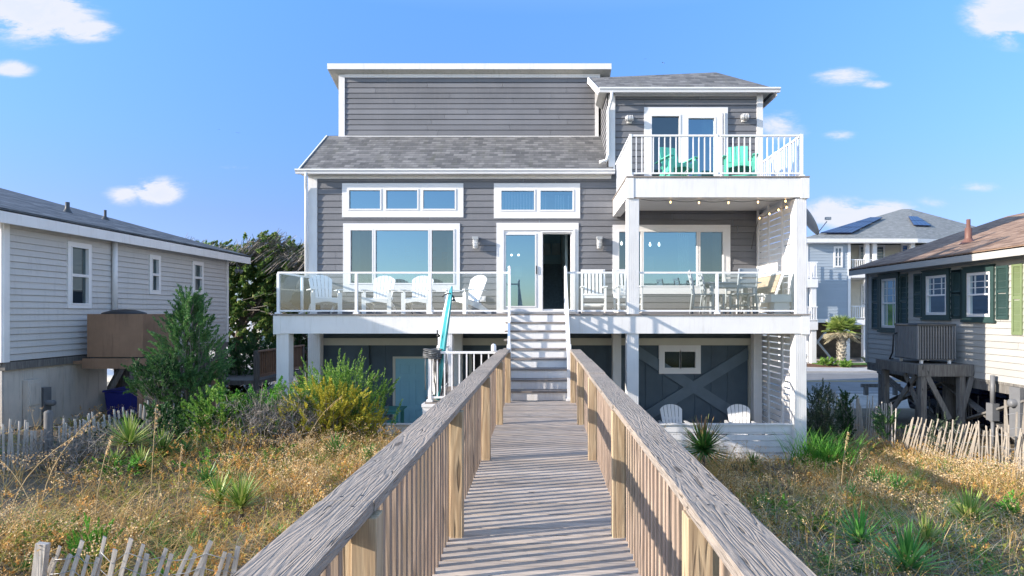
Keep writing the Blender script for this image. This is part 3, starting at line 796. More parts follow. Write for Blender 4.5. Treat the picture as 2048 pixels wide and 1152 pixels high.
def rail_bar(mb, p, q, w, h): mb.beam(p, q, w, h)
def glass_rail(parent, pts, posts, z, hgt=.92, pw=.06):
    """glazed railing along pts; posts are positions of newels"""
    top = MB(); gl = MB()
    for a, b in zip(pts, pts[1:]):
        a = Vector((*a, 0)); b = Vector((*b, 0))
        top.beam(a + Vector((0,0,z+hgt-.02)), b + Vector((0,0,z+hgt-.02)), .045, .04)
        top.beam(a + Vector((0,0,z+.07)), b + Vector((0,0,z+.07)), .035, .035)
    top.build('rail', M['rail'], parent)
    for a, b in zip(pts, pts[1:]):
        g = MB(); a = Vector((*a, 0)); b = Vector((*b, 0)); g.beam(a + Vector((0,0,z+.09+(hgt-.13)/2)), b + Vector((0,0,z+.09+(hgt-.13)/2)), .006, hgt-.135)
        g.build('glass_panel', M['glass_clear'], parent)
    for x, y in posts:
        m = MB(); m.box(x-pw/2, x+pw/2, y-pw/2, y+pw/2, z, z+hgt-.042); m.box(x-.06, x+.06, y-.06, y+.06, z+.001, z+.035)
        m.build('railing_post', M['rail'], parent, bevel=.004)
RY = DF + .05
xl = px(557,RY)
glass_rail(K, [(px(713,RY),RY),(xl,RY),(xl,14.1),(xl,YW-.05)], [(xl,RY),(xl,14.1)], DT)
glass_rail(K, [(px(713,RY),RY),(px(861,RY),RY)], [(px(713,RY),RY)], DT)
glass_rail(K, [(px(861,RY),RY),(px(1018,RY),RY)], [(px(861,RY),RY)], DT)
glass_rail(K, [(px(1132,RY),RY),(px(1254,RY),RY)], [], DT)
glass_rail(K, [(px(1277,RY),RY),(px(1434,RY),RY)], [], DT)
glass_rail(K, [(px(1434,RY),RY),(px(1590,RY),RY)], [(px(1434,RY),RY)], DT)

# ---------------------------------------------------------------- balcony
BF = 12.8; BZ = pz(353, BF)
Bc = thing('balcony', (3.8, BF, 3.33), 'white upper balcony with baluster railing carried on fluted columns', 'balcony')
bx0, bx1 = px(1254,BF), px(1616,BF)
mb = MB(); mb.box(bx0-.02, bx1+.02, BF-.05, YW-.04, BZ-.03, BZ); mb.build('floor', M['trex'], Bc)
mb = MB(); mb.box(bx0, bx1, BF-.03, BF+.02, pz(395,BF), BZ-.034)
mb.box(bx0, bx0+.04, BF+.021, YW-.04, pz(395,BF), BZ-.034); mb.box(bx1-.04, bx1, BF+.021, YW+.0, pz(395,BF), BZ-.034)
mb.build('fascia', M['white'], Bc)
mb = MB(); mb.box(bx0-.012, bx0+.14, BF-.042, BF+.12, pz(397,BF), BZ-.036); mb.build('corner_cap', M['white'], Bc); mb = MB(); mb.box(bx1-.17, bx1+.012, BF-.042, BF+.12, pz(397,BF), BZ-.036); mb.build('corner_cap', M['white'], Bc)
mb = MB(); mb.box(bx0+.045, bx1-.045, BF+.021, YW-.04, wz(422), wz(422)+.1); mb.build('ceiling', M['ceil'], Bc)
mb = MB(); mb.box(bx0+.045, bx0+.2, BF+.02, YW-.04, pz(395,BF)+.005, wz(422)-.001) ; mb.box(bx0+.2, bx1-.045, BF+.02, BF+.2, pz(395,BF)+.005, wz(422)-.001); mb.build('beam', M['white'], Bc)
for a, b in ((1255,1278),(1591,1613)):
    column(Bc, px(a,BF), px(b,BF), BF+.0, BF+.25, DT+.0, pz(397,BF)-.002)
ZR = BZ + .92
def balu_rail(parent, p, q, z0, z1, posts, pitch=.121, bw=.028, mat='rail', bot=.07):
    p = Vector(p); q = Vector(q); mb = MB()
    up0 = Vector((0,0,z0)); up1 = Vector((0,0,z1))
    mb.beam(p+Vector((0,0,p.z*0))+Vector((0,0,z0)), q+Vector((0,0,z0)), .04, .04)
    return mb
def straight_balusters(parent, p, q, z, hgt=.92, pitch=.121, bw=.022, top=.045, posts=()):
    p = Vector((*p, z)); q = Vector((*q, z)); L = (q-p).length; d = (q-p)/L
    mb = MB(); zt = Vector((0,0,hgt-.02)); zb = Vector((0,0,.08))
    mb.beam(p+zt, q+zt, top, .04); mb.beam(p+zb, q+zb, .035, .035); mb.build('rail', M['rail'], parent)
    n = int(L/pitch)
    src = None
    for i in range(1, n):
        c = p + d*(L*i/n)
        if any((c - Vector((*pp, z))).length < .05 for pp in posts): continue
        if src is None:
            m = MB(); m.box(c.x-bw/2, c.x+bw/2, c.y-bw/2, c.y+bw/2, z+.098, z+hgt-.04); src = m.build('baluster', M['rail'], parent); sc0 = c
        else:
            o = src.copy(); C.objects.link(o); o.location = c - sc0
    for x, y in posts:
        m = MB(); m.box(x-.03, x+.03, y-.03, y+.03, z, z+hgt+.01); m.box(x-.055, x+.055, y-.055, y+.055, z+.001, z+.04); m.build('railing_post', M['rail'], parent, bevel=.004)
ry = BF + .05; ax = px(1261,ry); cxr = px(1603,ry); mxx = px(1433,ry)
straight_balusters(Bc, (ax,ry), (cxr,ry), BZ, posts=[(ax,ry),(mxx,ry),(cxr,ry)])
straight_balusters(Bc, (ax,ry+.05), (ax,YW-.06), BZ)
straight_balusters(Bc, (cxr,ry+.05), (cxr,YW-.06), BZ, posts=[(cxr,14.25)])

# ---------------------------------------------------------------- slatted privacy screens
def slat_screen(name, x, y0, y1, z0, z1, bw, gap, stiles, label):
    S = thing(name, (x, (y0+y1)/2, z0), label, 'privacy screen')
    mb = MB(); z = z0 + .02; rr = random.Random(5)
    while z + bw < z1:
        for a, b in zip([y0]+stiles, stiles+[y1]): mb.box(x, x+.02, a+.0005, b-.0005, z + rr.uniform(-.004,.004), z + bw)
        z += bw + gap
    mb.build('slats', M['white'], S)
    for s in [y0+.04] + stiles + [y1-.04]:
        m = MB(); m.box(x-.03, x-.0005, s-.05, s+.05, z0, z1); m.build('stile', M['white'], S)
    return S
sx = px(1596,BF+.2) + .0
sx = 5.60
slat_screen('slat_screen', sx, BF+.27, YW-.06, DT+.001, wz(422)-.004, .125, .017, [13.75, 14.6], 'white slatted privacy screen on the deck at the dining end')
slat_screen('slat_screen', sx, BF+.27, YW-.06, .175, 2.94, .115, .03, [13.75, 14.6], 'white slatted privacy screen below the deck beside the brace wall')
def low_wall(x0, x1, label):
    S = thing('patio_wall', ((x0+x1)/2, 12.92, .1), label, 'low wall')
    mb = MB(); z = -.25; rr = random.Random(3)
    while z < .70: mb.box(x0, x1, 12.92, 12.94, z + rr.uniform(-.003,.006), z+.118); z += .135
    mb.build('slats', M['white'], S)
    mb = MB(); mb.box(x0, x1, 12.905, 12.955, .742, .90); mb.box(x0, x1, 12.87, 12.98, .902, .93); mb.build('cap', M['white'], S)
    for i in range(int((x1-x0)/1.3)+2):
        xx = min(x1-.05, x0 + .05 + i*1.3); m = MB(); m.box(xx-.045, xx+.045, 12.9405, 13.02, -.3, .9); m.build('support_post', M['white'], S)
low_wall(.62, px(1590,12.92)-.01, 'low white slatted patio wall right of the boardwalk')
low_wall(px(578,12.92)+.01, -.80, 'low white slatted patio wall left of the boardwalk')

# ---------------------------------------------------------------- stair up to the deck
S = thing('deck_stair', (-.1, 10.5, 1.79), 'white stair with closed risers rising from boardwalk to deck', 'staircase')
BWZ = 1.79; rise = (DT - BWZ)/9; run = .279
sxa, sxb = -.70, .52
for k in range(1, 10):
    yk = DF - .04 - run*(k-1)
    ztop = DT - rise*(k-1)
    m = MB(); m.box(sxa+.02, sxb-.02, yk-.001-.018, yk-.001, ztop-rise+.001, ztop-.03); m.build('riser', M['white'], S)
    if k < 9:
        zt = DT - rise*k
        m = MB(); m.box(sxa-.08 if k < 5 else sxa, sxb, yk-run-.045, yk-.0195, zt-.03, zt); m.build('tread', M['trex'], S, bevel=.004)
for x in (sxa-.0, sxb):
    m = MB(); pl = [(DF-.04, DT-.04), (DF-.04, DT-.42), (10.50, BWZ-.2), (10.50, BWZ+rise-.04)]
    m.add([(x, a, b) for a, b in pl] + [(x+.018, a, b) for a, b in pl], [(0,1,2,3),(7,6,5,4),(0,4,5,1),(1,5,6,2),(2,6,7,3),(3,7,4,0)])
    m.build('stringer', M['white'], S)
def hand_rail(xt, xb_):
    top = Vector((xt, RY-.05, DT)); bot = Vector((xb_, 10.56, BWZ+.1))
    m = MB(); m.box(xt-.03, xt+.03, RY-.08, RY-.02, DT-.3, DT+1.0); m.lathe([(.001,.05),(.03,.03),(.035,0)], (xt, RY-.05, DT+1.0), 10); m.build('newel_post', M['rail'], S, bevel=.003)
    m = MB(); m.box(xb_-.035, xb_+.035, 10.47, 10.54, BWZ, BWZ+1.0); m.box(xb_-.06, xb_+.06, 10.45, 10.56, BWZ+.002, BWZ+.04); m.build('newel_post', M['rail'], S, bevel=.003)
    m = MB(); m.beam(top + Vector((0,-.03,.90)), bot + Vector((0,-.03,.86)), .045, .05); m.beam(top + Vector((0,-.03,.08)), bot + Vector((0,-.03,.08)), .035, .04); m.build('handrail', M['rail'], S)
    n = 17
    for i in range(1, n):
        c = top.lerp(bot, i/n); m = MB(); m.box(c.x-.013, c.x+.013, c.y-.043, c.y-.017, c.z+.09, c.z+.87); m.build('baluster', M['rail'], S)
hand_rail(px(1019,RY), -.60); hand_rail(px(1131,RY), .475)

# ---------------------------------------------------------------- side landing with baluster railing
L = thing('side_landing', (-1.5, 11.4, .1), 'small white side landing with baluster railing left of the stair foot', 'landing')
lx0, ly0 = px(860,10.4), 10.4
mb = MB(); y = ly0 - .05
while y < 12.5: mb.box(lx0-.08, -.72, y, y+.135, 1.755, 1.785); y += .14
mb.build('deck_boards', M['trex'], L)
mb = MB(); mb.box(lx0-.06, -.73, ly0-.03, ly0, 1.45, 1.752); mb.box(lx0-.06, lx0-.03, ly0+.001, 12.5, 1.45, 1.752); mb.build('fascia', M['white'], L)
straight_balusters(L, (lx0,ly0), (-.82,ly0), 1.785, hgt=.89, posts=[(lx0,ly0),(-.82,ly0)])
straight_balusters(L, (lx0,ly0+.05), (lx0,12.4), 1.785, hgt=.89)
mb = MB(); mb.box(lx0-.12, lx0+.10, ly0-.06, ly0+.16, .3, 1.74); mb.box(lx0-.135, lx0+.115, ly0-.075, ly0+.175, 1.70, 1.754); mb.build('pier', M['white'], L)
mb = MB(); mb.lathe([(.045,0),(.045,.09),(.03,.12),(.001,.13)], (-.86, ly0, 2.68), 12); mb.build('post_cap', M['rail'], L)
for i in range(7):
    m = MB(); m.box(-1.9, -.9, 12.5-.27*0 + i*.0 + .0, 12.52, 1.79-.2*(i+1), 1.79-.2*i-.02) if i == 0 else None
    if i == 0: m.build('back_skirt', M['white'], L)

# ---------------------------------------------------------------- boardwalk
BW = thing('boardwalk', (0, 4, .6), 'weathered wooden boardwalk with capped baluster rails leading to the house', 'boardwalk')
rr = random.Random(9)
mb = MB(); y = -2.2
while y < 10.44:
    mb.box(-.74+rr.uniform(-.012,.006), .68+rr.uniform(-.006,.012), y+.002, min(y+.137, 10.455), BWZ-.038, BWZ + rr.uniform(-.0025,.0015)); y += .141
mb.build('walk_boards', M['deck_wood'], BW, bevel=.003)
posts_y = [-.1, 2.02, 4.14, 6.30, 8.28, 10.30]
for y in posts_y:
    for a, b in ((-.643,-.556), (.487,.574)):
        m = MB(); m.box(a, b, y-.044, y+.044, gz(a, y)-.3, BWZ+.872); m.build('post', M['post_wood'], BW, bevel=.004)
        m = MB(); xo = (a-.040, a-.0005) if a < 0 else (b+.0005, b+.040)
        m.box(xo[0], xo[1], y-.02, y+.05, BWZ-.28, BWZ+.785); m.build('post_board', M['post_wood'], BW, bevel=.003)
m_side = []
for s, xa, xb_ in ((-1, -.684, -.6445), (1, .5755, .615)):
    y = -1.9
    while y < 10.36:
        if min(abs(y-p-.01) for p in posts_y) > .06:
            m_side.append((xa, xb_, y + rr.uniform(-.006,.006)))
        y += .1025
m_side.sort(key=lambda q: abs(q[2]-3.9))
def balu(mb, q):
    xa, xb_, y = q; h = rr.uniform(-.004,.004)
    mb.box(xa+h*.6, xb_+h*.6, y-.018, y+.018, BWZ-.20, BWZ+.80)
for q in m_side[:100]:
    m = MB(); balu(m, q); m.build('baluster', M['balu_wood'], BW, bevel=.003)
m = MB()
for q in m_side[100:]: balu(m, q)
tag(m.build('baluster_run', M['balu_wood'], BW), kind='stuff')
caps = [-2.2, -.1, 2.02, 4.14, 6.30, 8.28, 10.46]
for xa, xb_ in ((-.762,-.578), (.494,.672)):
    for a, b in zip(caps, caps[1:]):
        dz_ = rr.uniform(-.003,.003); dx_ = rr.uniform(-.004,.004)
        m = MB(); m.box(xa+dx_, xb_+dx_, a+.003, b-.003, BWZ+.878+dz_, BWZ+.918+dz_); m.mi = 1
        for ys in (a+.05, b-.05, (a+b)/2):
            for xs_ in (xa+.05, xb_-.06): m.lathe([(.006,.0),(.006,.0012),(.001,.0012)], (xs_+rr.uniform(-.01,.01), ys+rr.uniform(-.012,.012), BWZ+.918+dz_), 8)
        m.build('rail_cap', [M['cap_wood'], M['black']], BW, bevel=.005)
for xa, xb_ in ((-.684,-.6442), (.5752,.615)):
    for a, b in zip(caps, caps[1:]):
        m = MB(); m.box(xa-.0, xb_, a+.002, b-.002, BWZ+.802, BWZ+.8735); m.build('top_rail', M['cap_wood'], BW, bevel=.003)
for xa, xb_ in ((-.724,-.686), (.617,.655)):
    m = MB(); m.box(xa, xb_, -2.2, 10.44, BWZ-.25, BWZ-.041); m.build('rim_joist', M['cap_wood'], BW, bevel=.003)
# ---------------------------------------------------------------- furniture (built at the origin, front towards -Y)
def root0(name, label, cat, group=None):
    o = bpy.data.objects.new(name, None); C.objects.link(o); o.empty_display_size = .2
    return tag(o, label, cat, group)
def adirondack(name, mat, label, group, slats=6, seat_z=.36, back_h=.80, flat=False, bev=.004, leg_h=.0):
    """slatted garden chair with wide arms; flat=True gives the squarer upright balcony kind"""
    o = root0(name, label, 'garden chair', group); Z = leg_h
    sf, sb = (-.27, Z+seat_z), (.24, Z+seat_z-.11)
    mb = MB()
    for i in range(6):
        t = i/5; y = sf[0]+(sb[0]-sf[0])*t; z = sf[1]+(sb[1]-sf[1])*t
        mb.beam((-.255,y,z),(.255,y,z),.085,.022, up=(0,.2,1))
    mb.build('seat', mat, o, bevel=0)
    lean = R(24 if not flat else 17)
    Mx = Matrix.Translation((0, .20, Z+seat_z-.14)) @ Matrix.Rotation(-lean, 4, 'X')
    mb = MB(); W0, W1 = .21, .275 if not flat else .23
    for i in range(slats):
        a, b = i/slats, (i+1)/slats; g = .006
        def X_(t, w): return -w + 2*w*t
        if flat: top = lambda x: back_h - .02*(1 if False else 0) - .25*x*x
        else: top = lambda x: back_h - .20 + .20*math.sqrt(max(0, 1-(x/(W1+.012))**2))
        pts = [(X_(a,W0)+g, 0), (X_(b,W0)-g, 0)]
        for t in (1, .75, .5, .25, 0):
            x = X_(a,W1)+g + (X_(b,W1)-X_(a,W1)-2*g)*t; pts.append((x, top(x)))
        mb.prism(pts, .02, Mx)
    mb.build('backrest', mat, o)
    mb = MB()
    for h in (.18, .46): mb.prism([(-.24,h-.035),(.24,h-.035),(.24,h+.035),(-.24,h+.035)], .022, Mx @ Matrix.Translation((0,.0225,0)))
    mb.build('back_brace', mat, o)
    az = Z + .555 if not flat else Z + .60
    for s in (-1, 1):
        mb = MB(); mb.prism([(s*.255*1, 0)]*0 or [(-.065,-.40),(.065,-.40),(.075,-.2),(.05,.40),(-.03,.40),(-.06,-.1)], .022, Matrix.Translation((s*.325,0,az+.012)) @ Matrix.Rotation(R(90),4,'X').inverted() @ Matrix.Scale(1,4)) if False else None
        pts = [(-.06,-.38),(.05,-.40),(.07,-.30),(.06,.05),(.03,.40),(-.03,.40)]
        if s < 0: pts = [(-a, b) for a, b in pts][::-1]
        n = len(pts); z0, z1 = az, az+.022
        mb.add([(s*.31+a, b, z0) for a, b in pts] + [(s*.31+a, b, z1) for a, b in pts], [tuple(range(n))[::-1], tuple(range(n, 2*n))] + [(i, (i+1)%n, n+(i+1)%n, n+i) for i in range(n)])
        mb.build('arm', mat, o, bevel=bev)
        mb = MB(); poly = [(-.012-.035, 0), (.035, 0), (.06, az-.001), (-.075, az-.001)] if False else [(-.045,0),(.045,0),(.06,az*.6),(.075,az-.001),(-.06,az-.001)]
        mb.prism([(a, b) for a, b in poly], .022, Matrix.Translation((s*.295, -.285, 0)) @ Matrix.Rotation(R(90), 4, 'Z'))
        mb.prism([(-.04,0),(.04,0),(.04,az-.05),(-.04,az-.05)], .022, Matrix.Translation((s*.262, -.297, 0))) if False else None
        mb.box(s*.295-.05, s*.295+.05, -.352, -.331, 0, az-.06)
        mb.build('front_leg', mat, o, bevel=bev)
        mb = MB(); yb = .62 if not flat else .42
        poly = [(-.33,Z+seat_z-.10),(-.33,Z+seat_z-.012),(.24,Z+seat_z-.125),(yb,.05),(yb,0),(yb-.12,0),(.0,Z+seat_z-.19)]
        mb.prism([(a, b) for a, b in poly], .022, Matrix.Translation((s*.268, 0, 0)) @ Matrix.Rotation(R(90), 4, 'Z'))
        mb.build('rear_leg', mat, o, bevel=bev)
    mb = MB()
    pts = [(-.256,Z+seat_z-.11)] + [(x, Z+seat_z-.11+.035*(1-(x/.2)**2)) for x in np.linspace(-.18,.18,7)] + [(.256,Z+seat_z-.11),(.256,Z+seat_z-.005),(-.256,Z+seat_z-.005)]
    mb.prism(pts, .022, Matrix.Translation((0,-.343,0))); mb.build('apron', mat, o, bevel=bev)
    if flat:
        mb = MB(); mb.beam((-.26,-.30,.16),(.26,-.30,.16),.02,.06); mb.beam((-.28,-.28,.20),(-.28,.33,.20),.02,.06); mb.beam((.28,-.28,.20),(.28,.33,.20),.02,.06); mb.build('foot_rail', mat, o)
    return o
dz0 = DT
ch = adirondack('adirondack_chair', M['furn'], 'white fan-back garden chair nearest the left corner of the raised deck, turned right', 'white garden chairs on the raised deck')
spots = [((648,614),13.95,30,None),((760,614),14.2,2,'white fan-back garden chair on the deck before the left window, second from the corner'),
         ((838,614),14.2,0,'white fan-back garden chair on the deck at the right end of the left window'),
         ((931,614),14.1,-36,'white fan-back garden chair on the raised deck beside the sliding door, turned left')]
for i, ((x, y), D, rz, lab) in enumerate(spots):
    o = ch if i == 0 else copy_tree(ch)
    place(o, (px(x, D), D, dz0), R(rz))
    if lab: o['label'] = lab
lows = [((1352,0),13.9,2,'white fan-back garden chair on the patio below the deck, left of the red-tipped yucca'),
        ((1482,0),13.9,-12,'white fan-back garden chair on the patio at the right end of the cross brace'),
        ((1549,0),13.5,-70,'white garden chair by the lower slat screen, mostly hidden by the low wall')]
for (x, _), D, rz, lab in lows:
    o = copy_tree(ch); o['label'] = lab; o['group'] = 'white garden chairs on the patio below'
    place(o, (px(x, D), D, .17), R(rz))

aq = adirondack('balcony_chair', M['aqua'], 'aqua slatted garden chair on the balcony in front of the glass door', 'aqua chairs on the balcony', slats=5, seat_z=.46, back_h=.72, flat=True, leg_h=.0)
place(aq, (px(1352,13.9), 13.9, BZ), R(16), 1.04)
o = copy_tree(aq); o['label'] = 'aqua slatted garden chair on the balcony at the right of the door, facing the rail'; place(o, (px(1478,13.8), 13.8, BZ), R(-14), 1.04)

def rocker(label):
    m = M['furn']; o = root0('rocking_chair', label, 'rocking chair', 'white rocking chairs on the raised deck')
    for s in (-1, 1):
        x = s*.27
        mb = MB(); mb.tube([(x, -.42+ .92*t, .035 + .26*(t-.45)**2) for t in np.linspace(0,1,9)], .022, 6); mb.build('rocker', m, o)
        mb = MB(); mb.box(x-.022,x+.022,-.28,-.235,.055,.62); mb.build('front_leg', m, o, bevel=.003)
        mb = MB(); mb.beam((x,.20,.05),(x,.40,1.08),.045,.035,up=(0,1,0)); mb.build('back_post', m, o, bevel=.003)
        mb = MB(); mb.box(x-.05,x+.05,-.34,.27,.625,.65); mb.build('arm', m, o, bevel=.004)
        mb = MB(); mb.beam((x,-.25,.24),(x,.22,.24),.02,.04); mb.beam((x,-.25,.40),(x,.24,.38),.03,.06); mb.build('side_rail', m, o)
    mb = MB()
    for i in range(6): mb.beam((-.25,-.24+i*.085,.445-.012*i),(.25,-.24+i*.085,.445-.012*i),.075,.02)
    mb.build('seat', m, o)
    mb = MB()
    for i in range(5):
        x = -.18+i*.09; mb.beam((x,.225,.46),(x,.345,.98),.055,.014,up=(0,1,0))
    mb.build('backrest', m, o)
    mb = MB(); mb.beam((-.25,.355,1.03),(.25,.355,1.03),.022,.10); mb.build('top_rail', m, o, bevel=.003); mb = MB(); mb.beam((-.25,.235,.46),(.25,.235,.46),.022,.06); mb.build('lower_back_rail', m, o, bevel=.003)
    mb = MB(); mb.beam((-.25,-.258,.22),(.25,-.258,.22),.02,.04); mb.beam((-.25,-.258,.40),(.25,-.258,.40),.02,.06); mb.beam((-.25,.235,.2),(.25,.235,.2),.02,.04); mb.build('stretcher', m, o)
    return o
rk = rocker('white rocking chair on the deck between the door and the fluted column')
place(rk, (px(1187,14.0), 14.0, DT), R(-3))
o = copy_tree(rk); o['label'] = 'white rocking chair on the deck half hidden behind the fluted column'; place(o, (px(1256,13.9), 13.9, DT), R(4))

# dining set
T = thing('dining_table', (px(1458,14.1), 14.1, DT), 'grey slatted dining table at the right end of the raised deck', 'table')
tx, ty = px(1458,14.1), 14.1
mb = MB()
for i in range(7): mb.box(tx-.62, tx+.62, ty-.42+i*.121, ty-.42+i*.121+.115, DT+.715, DT+.745)
mb.build('tabletop', M['furn_grey'], T)
mb = MB(); mb.box(tx-.55,tx+.55,ty-.36,ty-.335,DT+.62,DT+.714); mb.box(tx-.55,tx+.55,ty+.335,ty+.36,DT+.62,DT+.714); mb.build('apron', M['furn_grey'], T)
for a in (-1,1):
    for b in (-1,1): m = MB(); m.box(tx+a*.5-.04,tx+a*.5+.04,ty+b*.3-.04,ty+b*.3+.04,DT,DT+.714); m.build('leg', M['furn_grey'], T, bevel=.004)
mb = MB(); mb.lathe([(.04,0),(.04,.10),(.001,.10)], (tx-.28,ty+.05,DT+.746), 12); tag(mb.build('candle_pot', M['white']), 'small white pot standing on the grey dining table', 'pot')
def dchair(label):
    m = M['furn_grey']; o = root0('dining_chair', label, 'dining chair', 'grey ladder-back chairs round the dining table')
    for s in (-1,1):
        mb = MB(); mb.beam((s*.21,-.21,0),(s*.21,-.21,.44),.04,.04); mb.build('front_leg', m, o)
        mb = MB(); mb.tube([(s*.21,.26,0),(s*.21,.21,.44),(s*.21,.24,.7),(s*.21,.31,1.0)], .024, 6); mb.build('rear_leg', m, o)
    mb = MB()
    for i in range(5): mb.box(-.235,.235,-.24+i*.095,-.24+i*.095+.088,.44,.462)
    mb.build('seat', m, o)
    mb = MB()
    for z, y in ((.62,.232),(.74,.252),(.86,.277),(.97,.302)): mb.beam((-.2,y,z),(.2,y,z),.018,.075)
    mb.build('backrest', m, o)
    mb = MB(); mb.beam((-.2,-.21,.2),(.2,-.21,.2),.02,.04); mb.beam((-.21,-.2,.15),(-.21,.22,.15),.02,.04); mb.beam((.21,-.2,.15),(.21,.22,.15),.02,.04); mb.build('stretcher', m, o)
    return o
dc = dchair('grey ladder-back chair at the left end of the dining table, nearer the railing'); place(dc, (px(1405,13.65), 13.65, DT), R(82))
for D, x, rz, lab in ((14.15,1425,86,'grey ladder-back chair at the left end of the dining table, nearer the window'),
                      (13.35,1486,180+4,'grey ladder-back chair with its back to the deck railing'),
                      (14.75,1475,2,'grey ladder-back chair on the window side of the dining table'),):
    o = copy_tree(dc); o['label'] = lab; place(o, (px(x,D), D, DT), R(rz))
# bench along the slat screen
Bn = thing('deck_bench', (5.2, 14.1, DT), 'white bench with tan board back along the slat screen', 'bench')
mb = MB()
for i in range(3):
    z0 = .50+i*.135; y0, y1 = 13.45, 14.85; xa = 5.28+.05*i
    mb.add([(xa,y0,DT+z0),(xa,y1,DT+z0),(xa+.045,y1,DT+z0+.13),(xa+.045,y0,DT+z0+.13),(xa+.025,y0,DT+z0),(xa+.025,y1,DT+z0),(xa+.07,y1,DT+z0+.13),(xa+.07,y0,DT+z0+.13)],
           [(0,1,2,3),(7,6,5,4),(0,4,5,1),(1,5,6,2),(2,6,7,3),(3,7,4,0)])
mb.build('backrest', M['tanboard'], Bn)
mb = MB(); mb.box(5.43,5.50,13.40,14.9,DT+.912,DT+.94); mb.beam((5.30,13.42,DT+.42),(5.47,13.42,DT+.91),.04,.05,up=(0,1,0)); mb.beam((5.30,14.88,DT+.42),(5.47,14.88,DT+.91),.04,.05,up=(0,1,0)); mb.build('back_frame', M['furn'], Bn)
mb = MB()
for i in range(4): mb.box(4.85+i*.115, 4.85+i*.115+.108, 13.42, 14.88, DT+.42, DT+.445)
mb.build('seat', M['furn'], Bn)
for y in (13.5, 14.8):
    for x in (4.9, 5.3): m = MB(); m.box(x-.035,x+.035,y-.035,y+.035,DT,DT+.419); m.build('leg', M['furn'], Bn)
Sd = thing('side_table', (px(1558,13.2), 13.2, DT), 'white box-top pedestal side table in the right corner of the deck', 'side table')
cx_ = px(1558,13.2)
mb = MB(); mb.box(cx_-.26,cx_+.26,12.98,13.36,DT+.26,DT+.41); mb.build('table_box', M['furn'], Sd, bevel=.005)
mb = MB(); mb.box(cx_-.275,cx_+.275,12.965,13.375,DT+.4105,DT+.432); mb.build('lid', M['furn'], Sd, bevel=.004)
mb = MB(); mb.box(cx_-.17,cx_+.17,13.03,13.31,DT,DT+.2595); mb.build('pedestal', M['furn'], Sd, bevel=.004)

# aqua table below the deck
tx, ty = px(772,14.0), 14.0
T = thing('patio_table', (tx, ty, .17), 'teal slatted bar table on the patio in front of the blue door', 'table')
mb = MB()
for i in range(6): mb.box(tx-.42, tx+.42, ty-.34+i*.115, ty-.34+i*.115+.108, 1.06, 1.09)
mb.build('tabletop', M['teal'], T)
mb = MB(); holed(mb, lambda u,z,n: (u, ty-.28-n, z), tx-.36, tx+.36, .8, 1.058, [(tx-.30,tx-.02,.86,1.0),(tx+.02,tx+.30,.86,1.0)], 0, .03); mb.build('apron', M['teal'], T)
for a in (-1,1):
    for b in (-1,1): m = MB(); m.box(tx+a*.33-.035,tx+a*.33+.035,ty+b*.24-.035,ty+b*.24+.035,.17,1.058 if b > 0 else .799); m.build('leg', M['teal'], T)

# ---------------------------------------------------------------- surfboard shower with hose
sxx, sy = px(874,10.55), 10.62
Sh = thing('surfboard_shower', (sxx, sy, 1.785), 'outdoor shower on a teal and white surfboard standing by the landing newel', 'shower')
def board(mb, w, t, L, rocker, M_, z0=0):
    n = 16; rows = []
    for i in range(n+1):
        u = i/n; ww = w*math.sin(math.pi*min(.985, .12+.88*u))**.55 if u > 0 else w*.55
        ww = w*(1-(2*abs(u-.42)/1.16)**2.6)**.6 if 2*abs(u-.42)/1.16 < 1 else .004
        r = rocker*(u**2.2); tt = t*(.25+.75*math.sin(math.pi*min(1,max(.0,u*.9+.08))))
        rows.append([M_ @ Vector((a*ww/2, r + b*tt/2, z0+u*L)) for a, b in ((-1,0),(-.8,-.8),(0,-1),(.8,-.8),(1,0),(.8,.8),(0,1),(-.8,.8))])
    vs = [p for r_ in rows for p in r_]
    mb.add(vs, [(i*8+j, i*8+(j+1)%8, (i+1)*8+(j+1)%8, (i+1)*8+j) for i in range(n) for j in range(8)] + [tuple(range(8))[::-1], tuple(n*8+j for j in range(8))], True)
MS = Matrix.Translation((sxx-.02, sy, 1.80)) @ Matrix.Rotation(R(4.0), 4, 'Y') @ Matrix.Rotation(R(-64), 4, 'Z')
mb = MB(); board(mb, .46, .075, 2.05, .14, MS); mb.build('board', M['board_teal'], Sh)
mb = MB(); board(mb, .15, .05, 1.93, .14, MS @ Matrix.Translation((-.07,-.030,.05))); mb.build('deck_pad', M['furn'], Sh)
mb = MB(); tx_ = px(884,sy); tz_ = pz(592,sy)
mb.tube([(tx_,sy,tz_-.02),(tx_+.06,sy-.01,tz_+.03),(tx_+.15,sy-.02,tz_+.05),(tx_+.20,sy-.02,tz_-.0),(tx_+.215,sy-.02,tz_-.04)], .011, 8); mb.build('shower_arm', M['black'], Sh)
mb = MB(); mb.lathe([(.001,.03),(.012,.03),(.018,0),(.04,-.04),(.04,-.05),(.001,-.05)], (tx_+.217,sy-.02,tz_-.05), 12); mb.build('shower_head', M['darkgrey'], Sh)
mb = MB(); xx_ = px(879,sy); mb.lathe([(.001,-.06),(.03,-.05),(.03,-.02),(.015,0)], (xx_,sy-.06,pz(671,sy)), 10, 'y'); mb.beam((xx_-.02,sy-.1,pz(660,sy)),(xx_-.02,sy-.1,pz(690,sy)),.02,.02,up=(0,1,0)); mb.build('tap', M['black'], Sh)
Hs = thing('garden_hose', (lx0, ly0, 2.67), 'grey garden hose coiled over the landing newel and hanging in loops', 'hose')
mb = MB(); rr = random.Random(4)
for k in range(7):                                    # coils wrapped round the top of the post
    pts = [(lx0+.04+(.15+.02*rr.random())*math.cos(a), ly0+.02+.095*math.sin(a), 2.56+.024*k+.012*math.sin(a*2+k)) for a in np.linspace(0, 2*math.pi, 18)]
    mb.tube(pts, .011, 6)
mb.build('coil', M['hose'], Hs)
mb = MB()
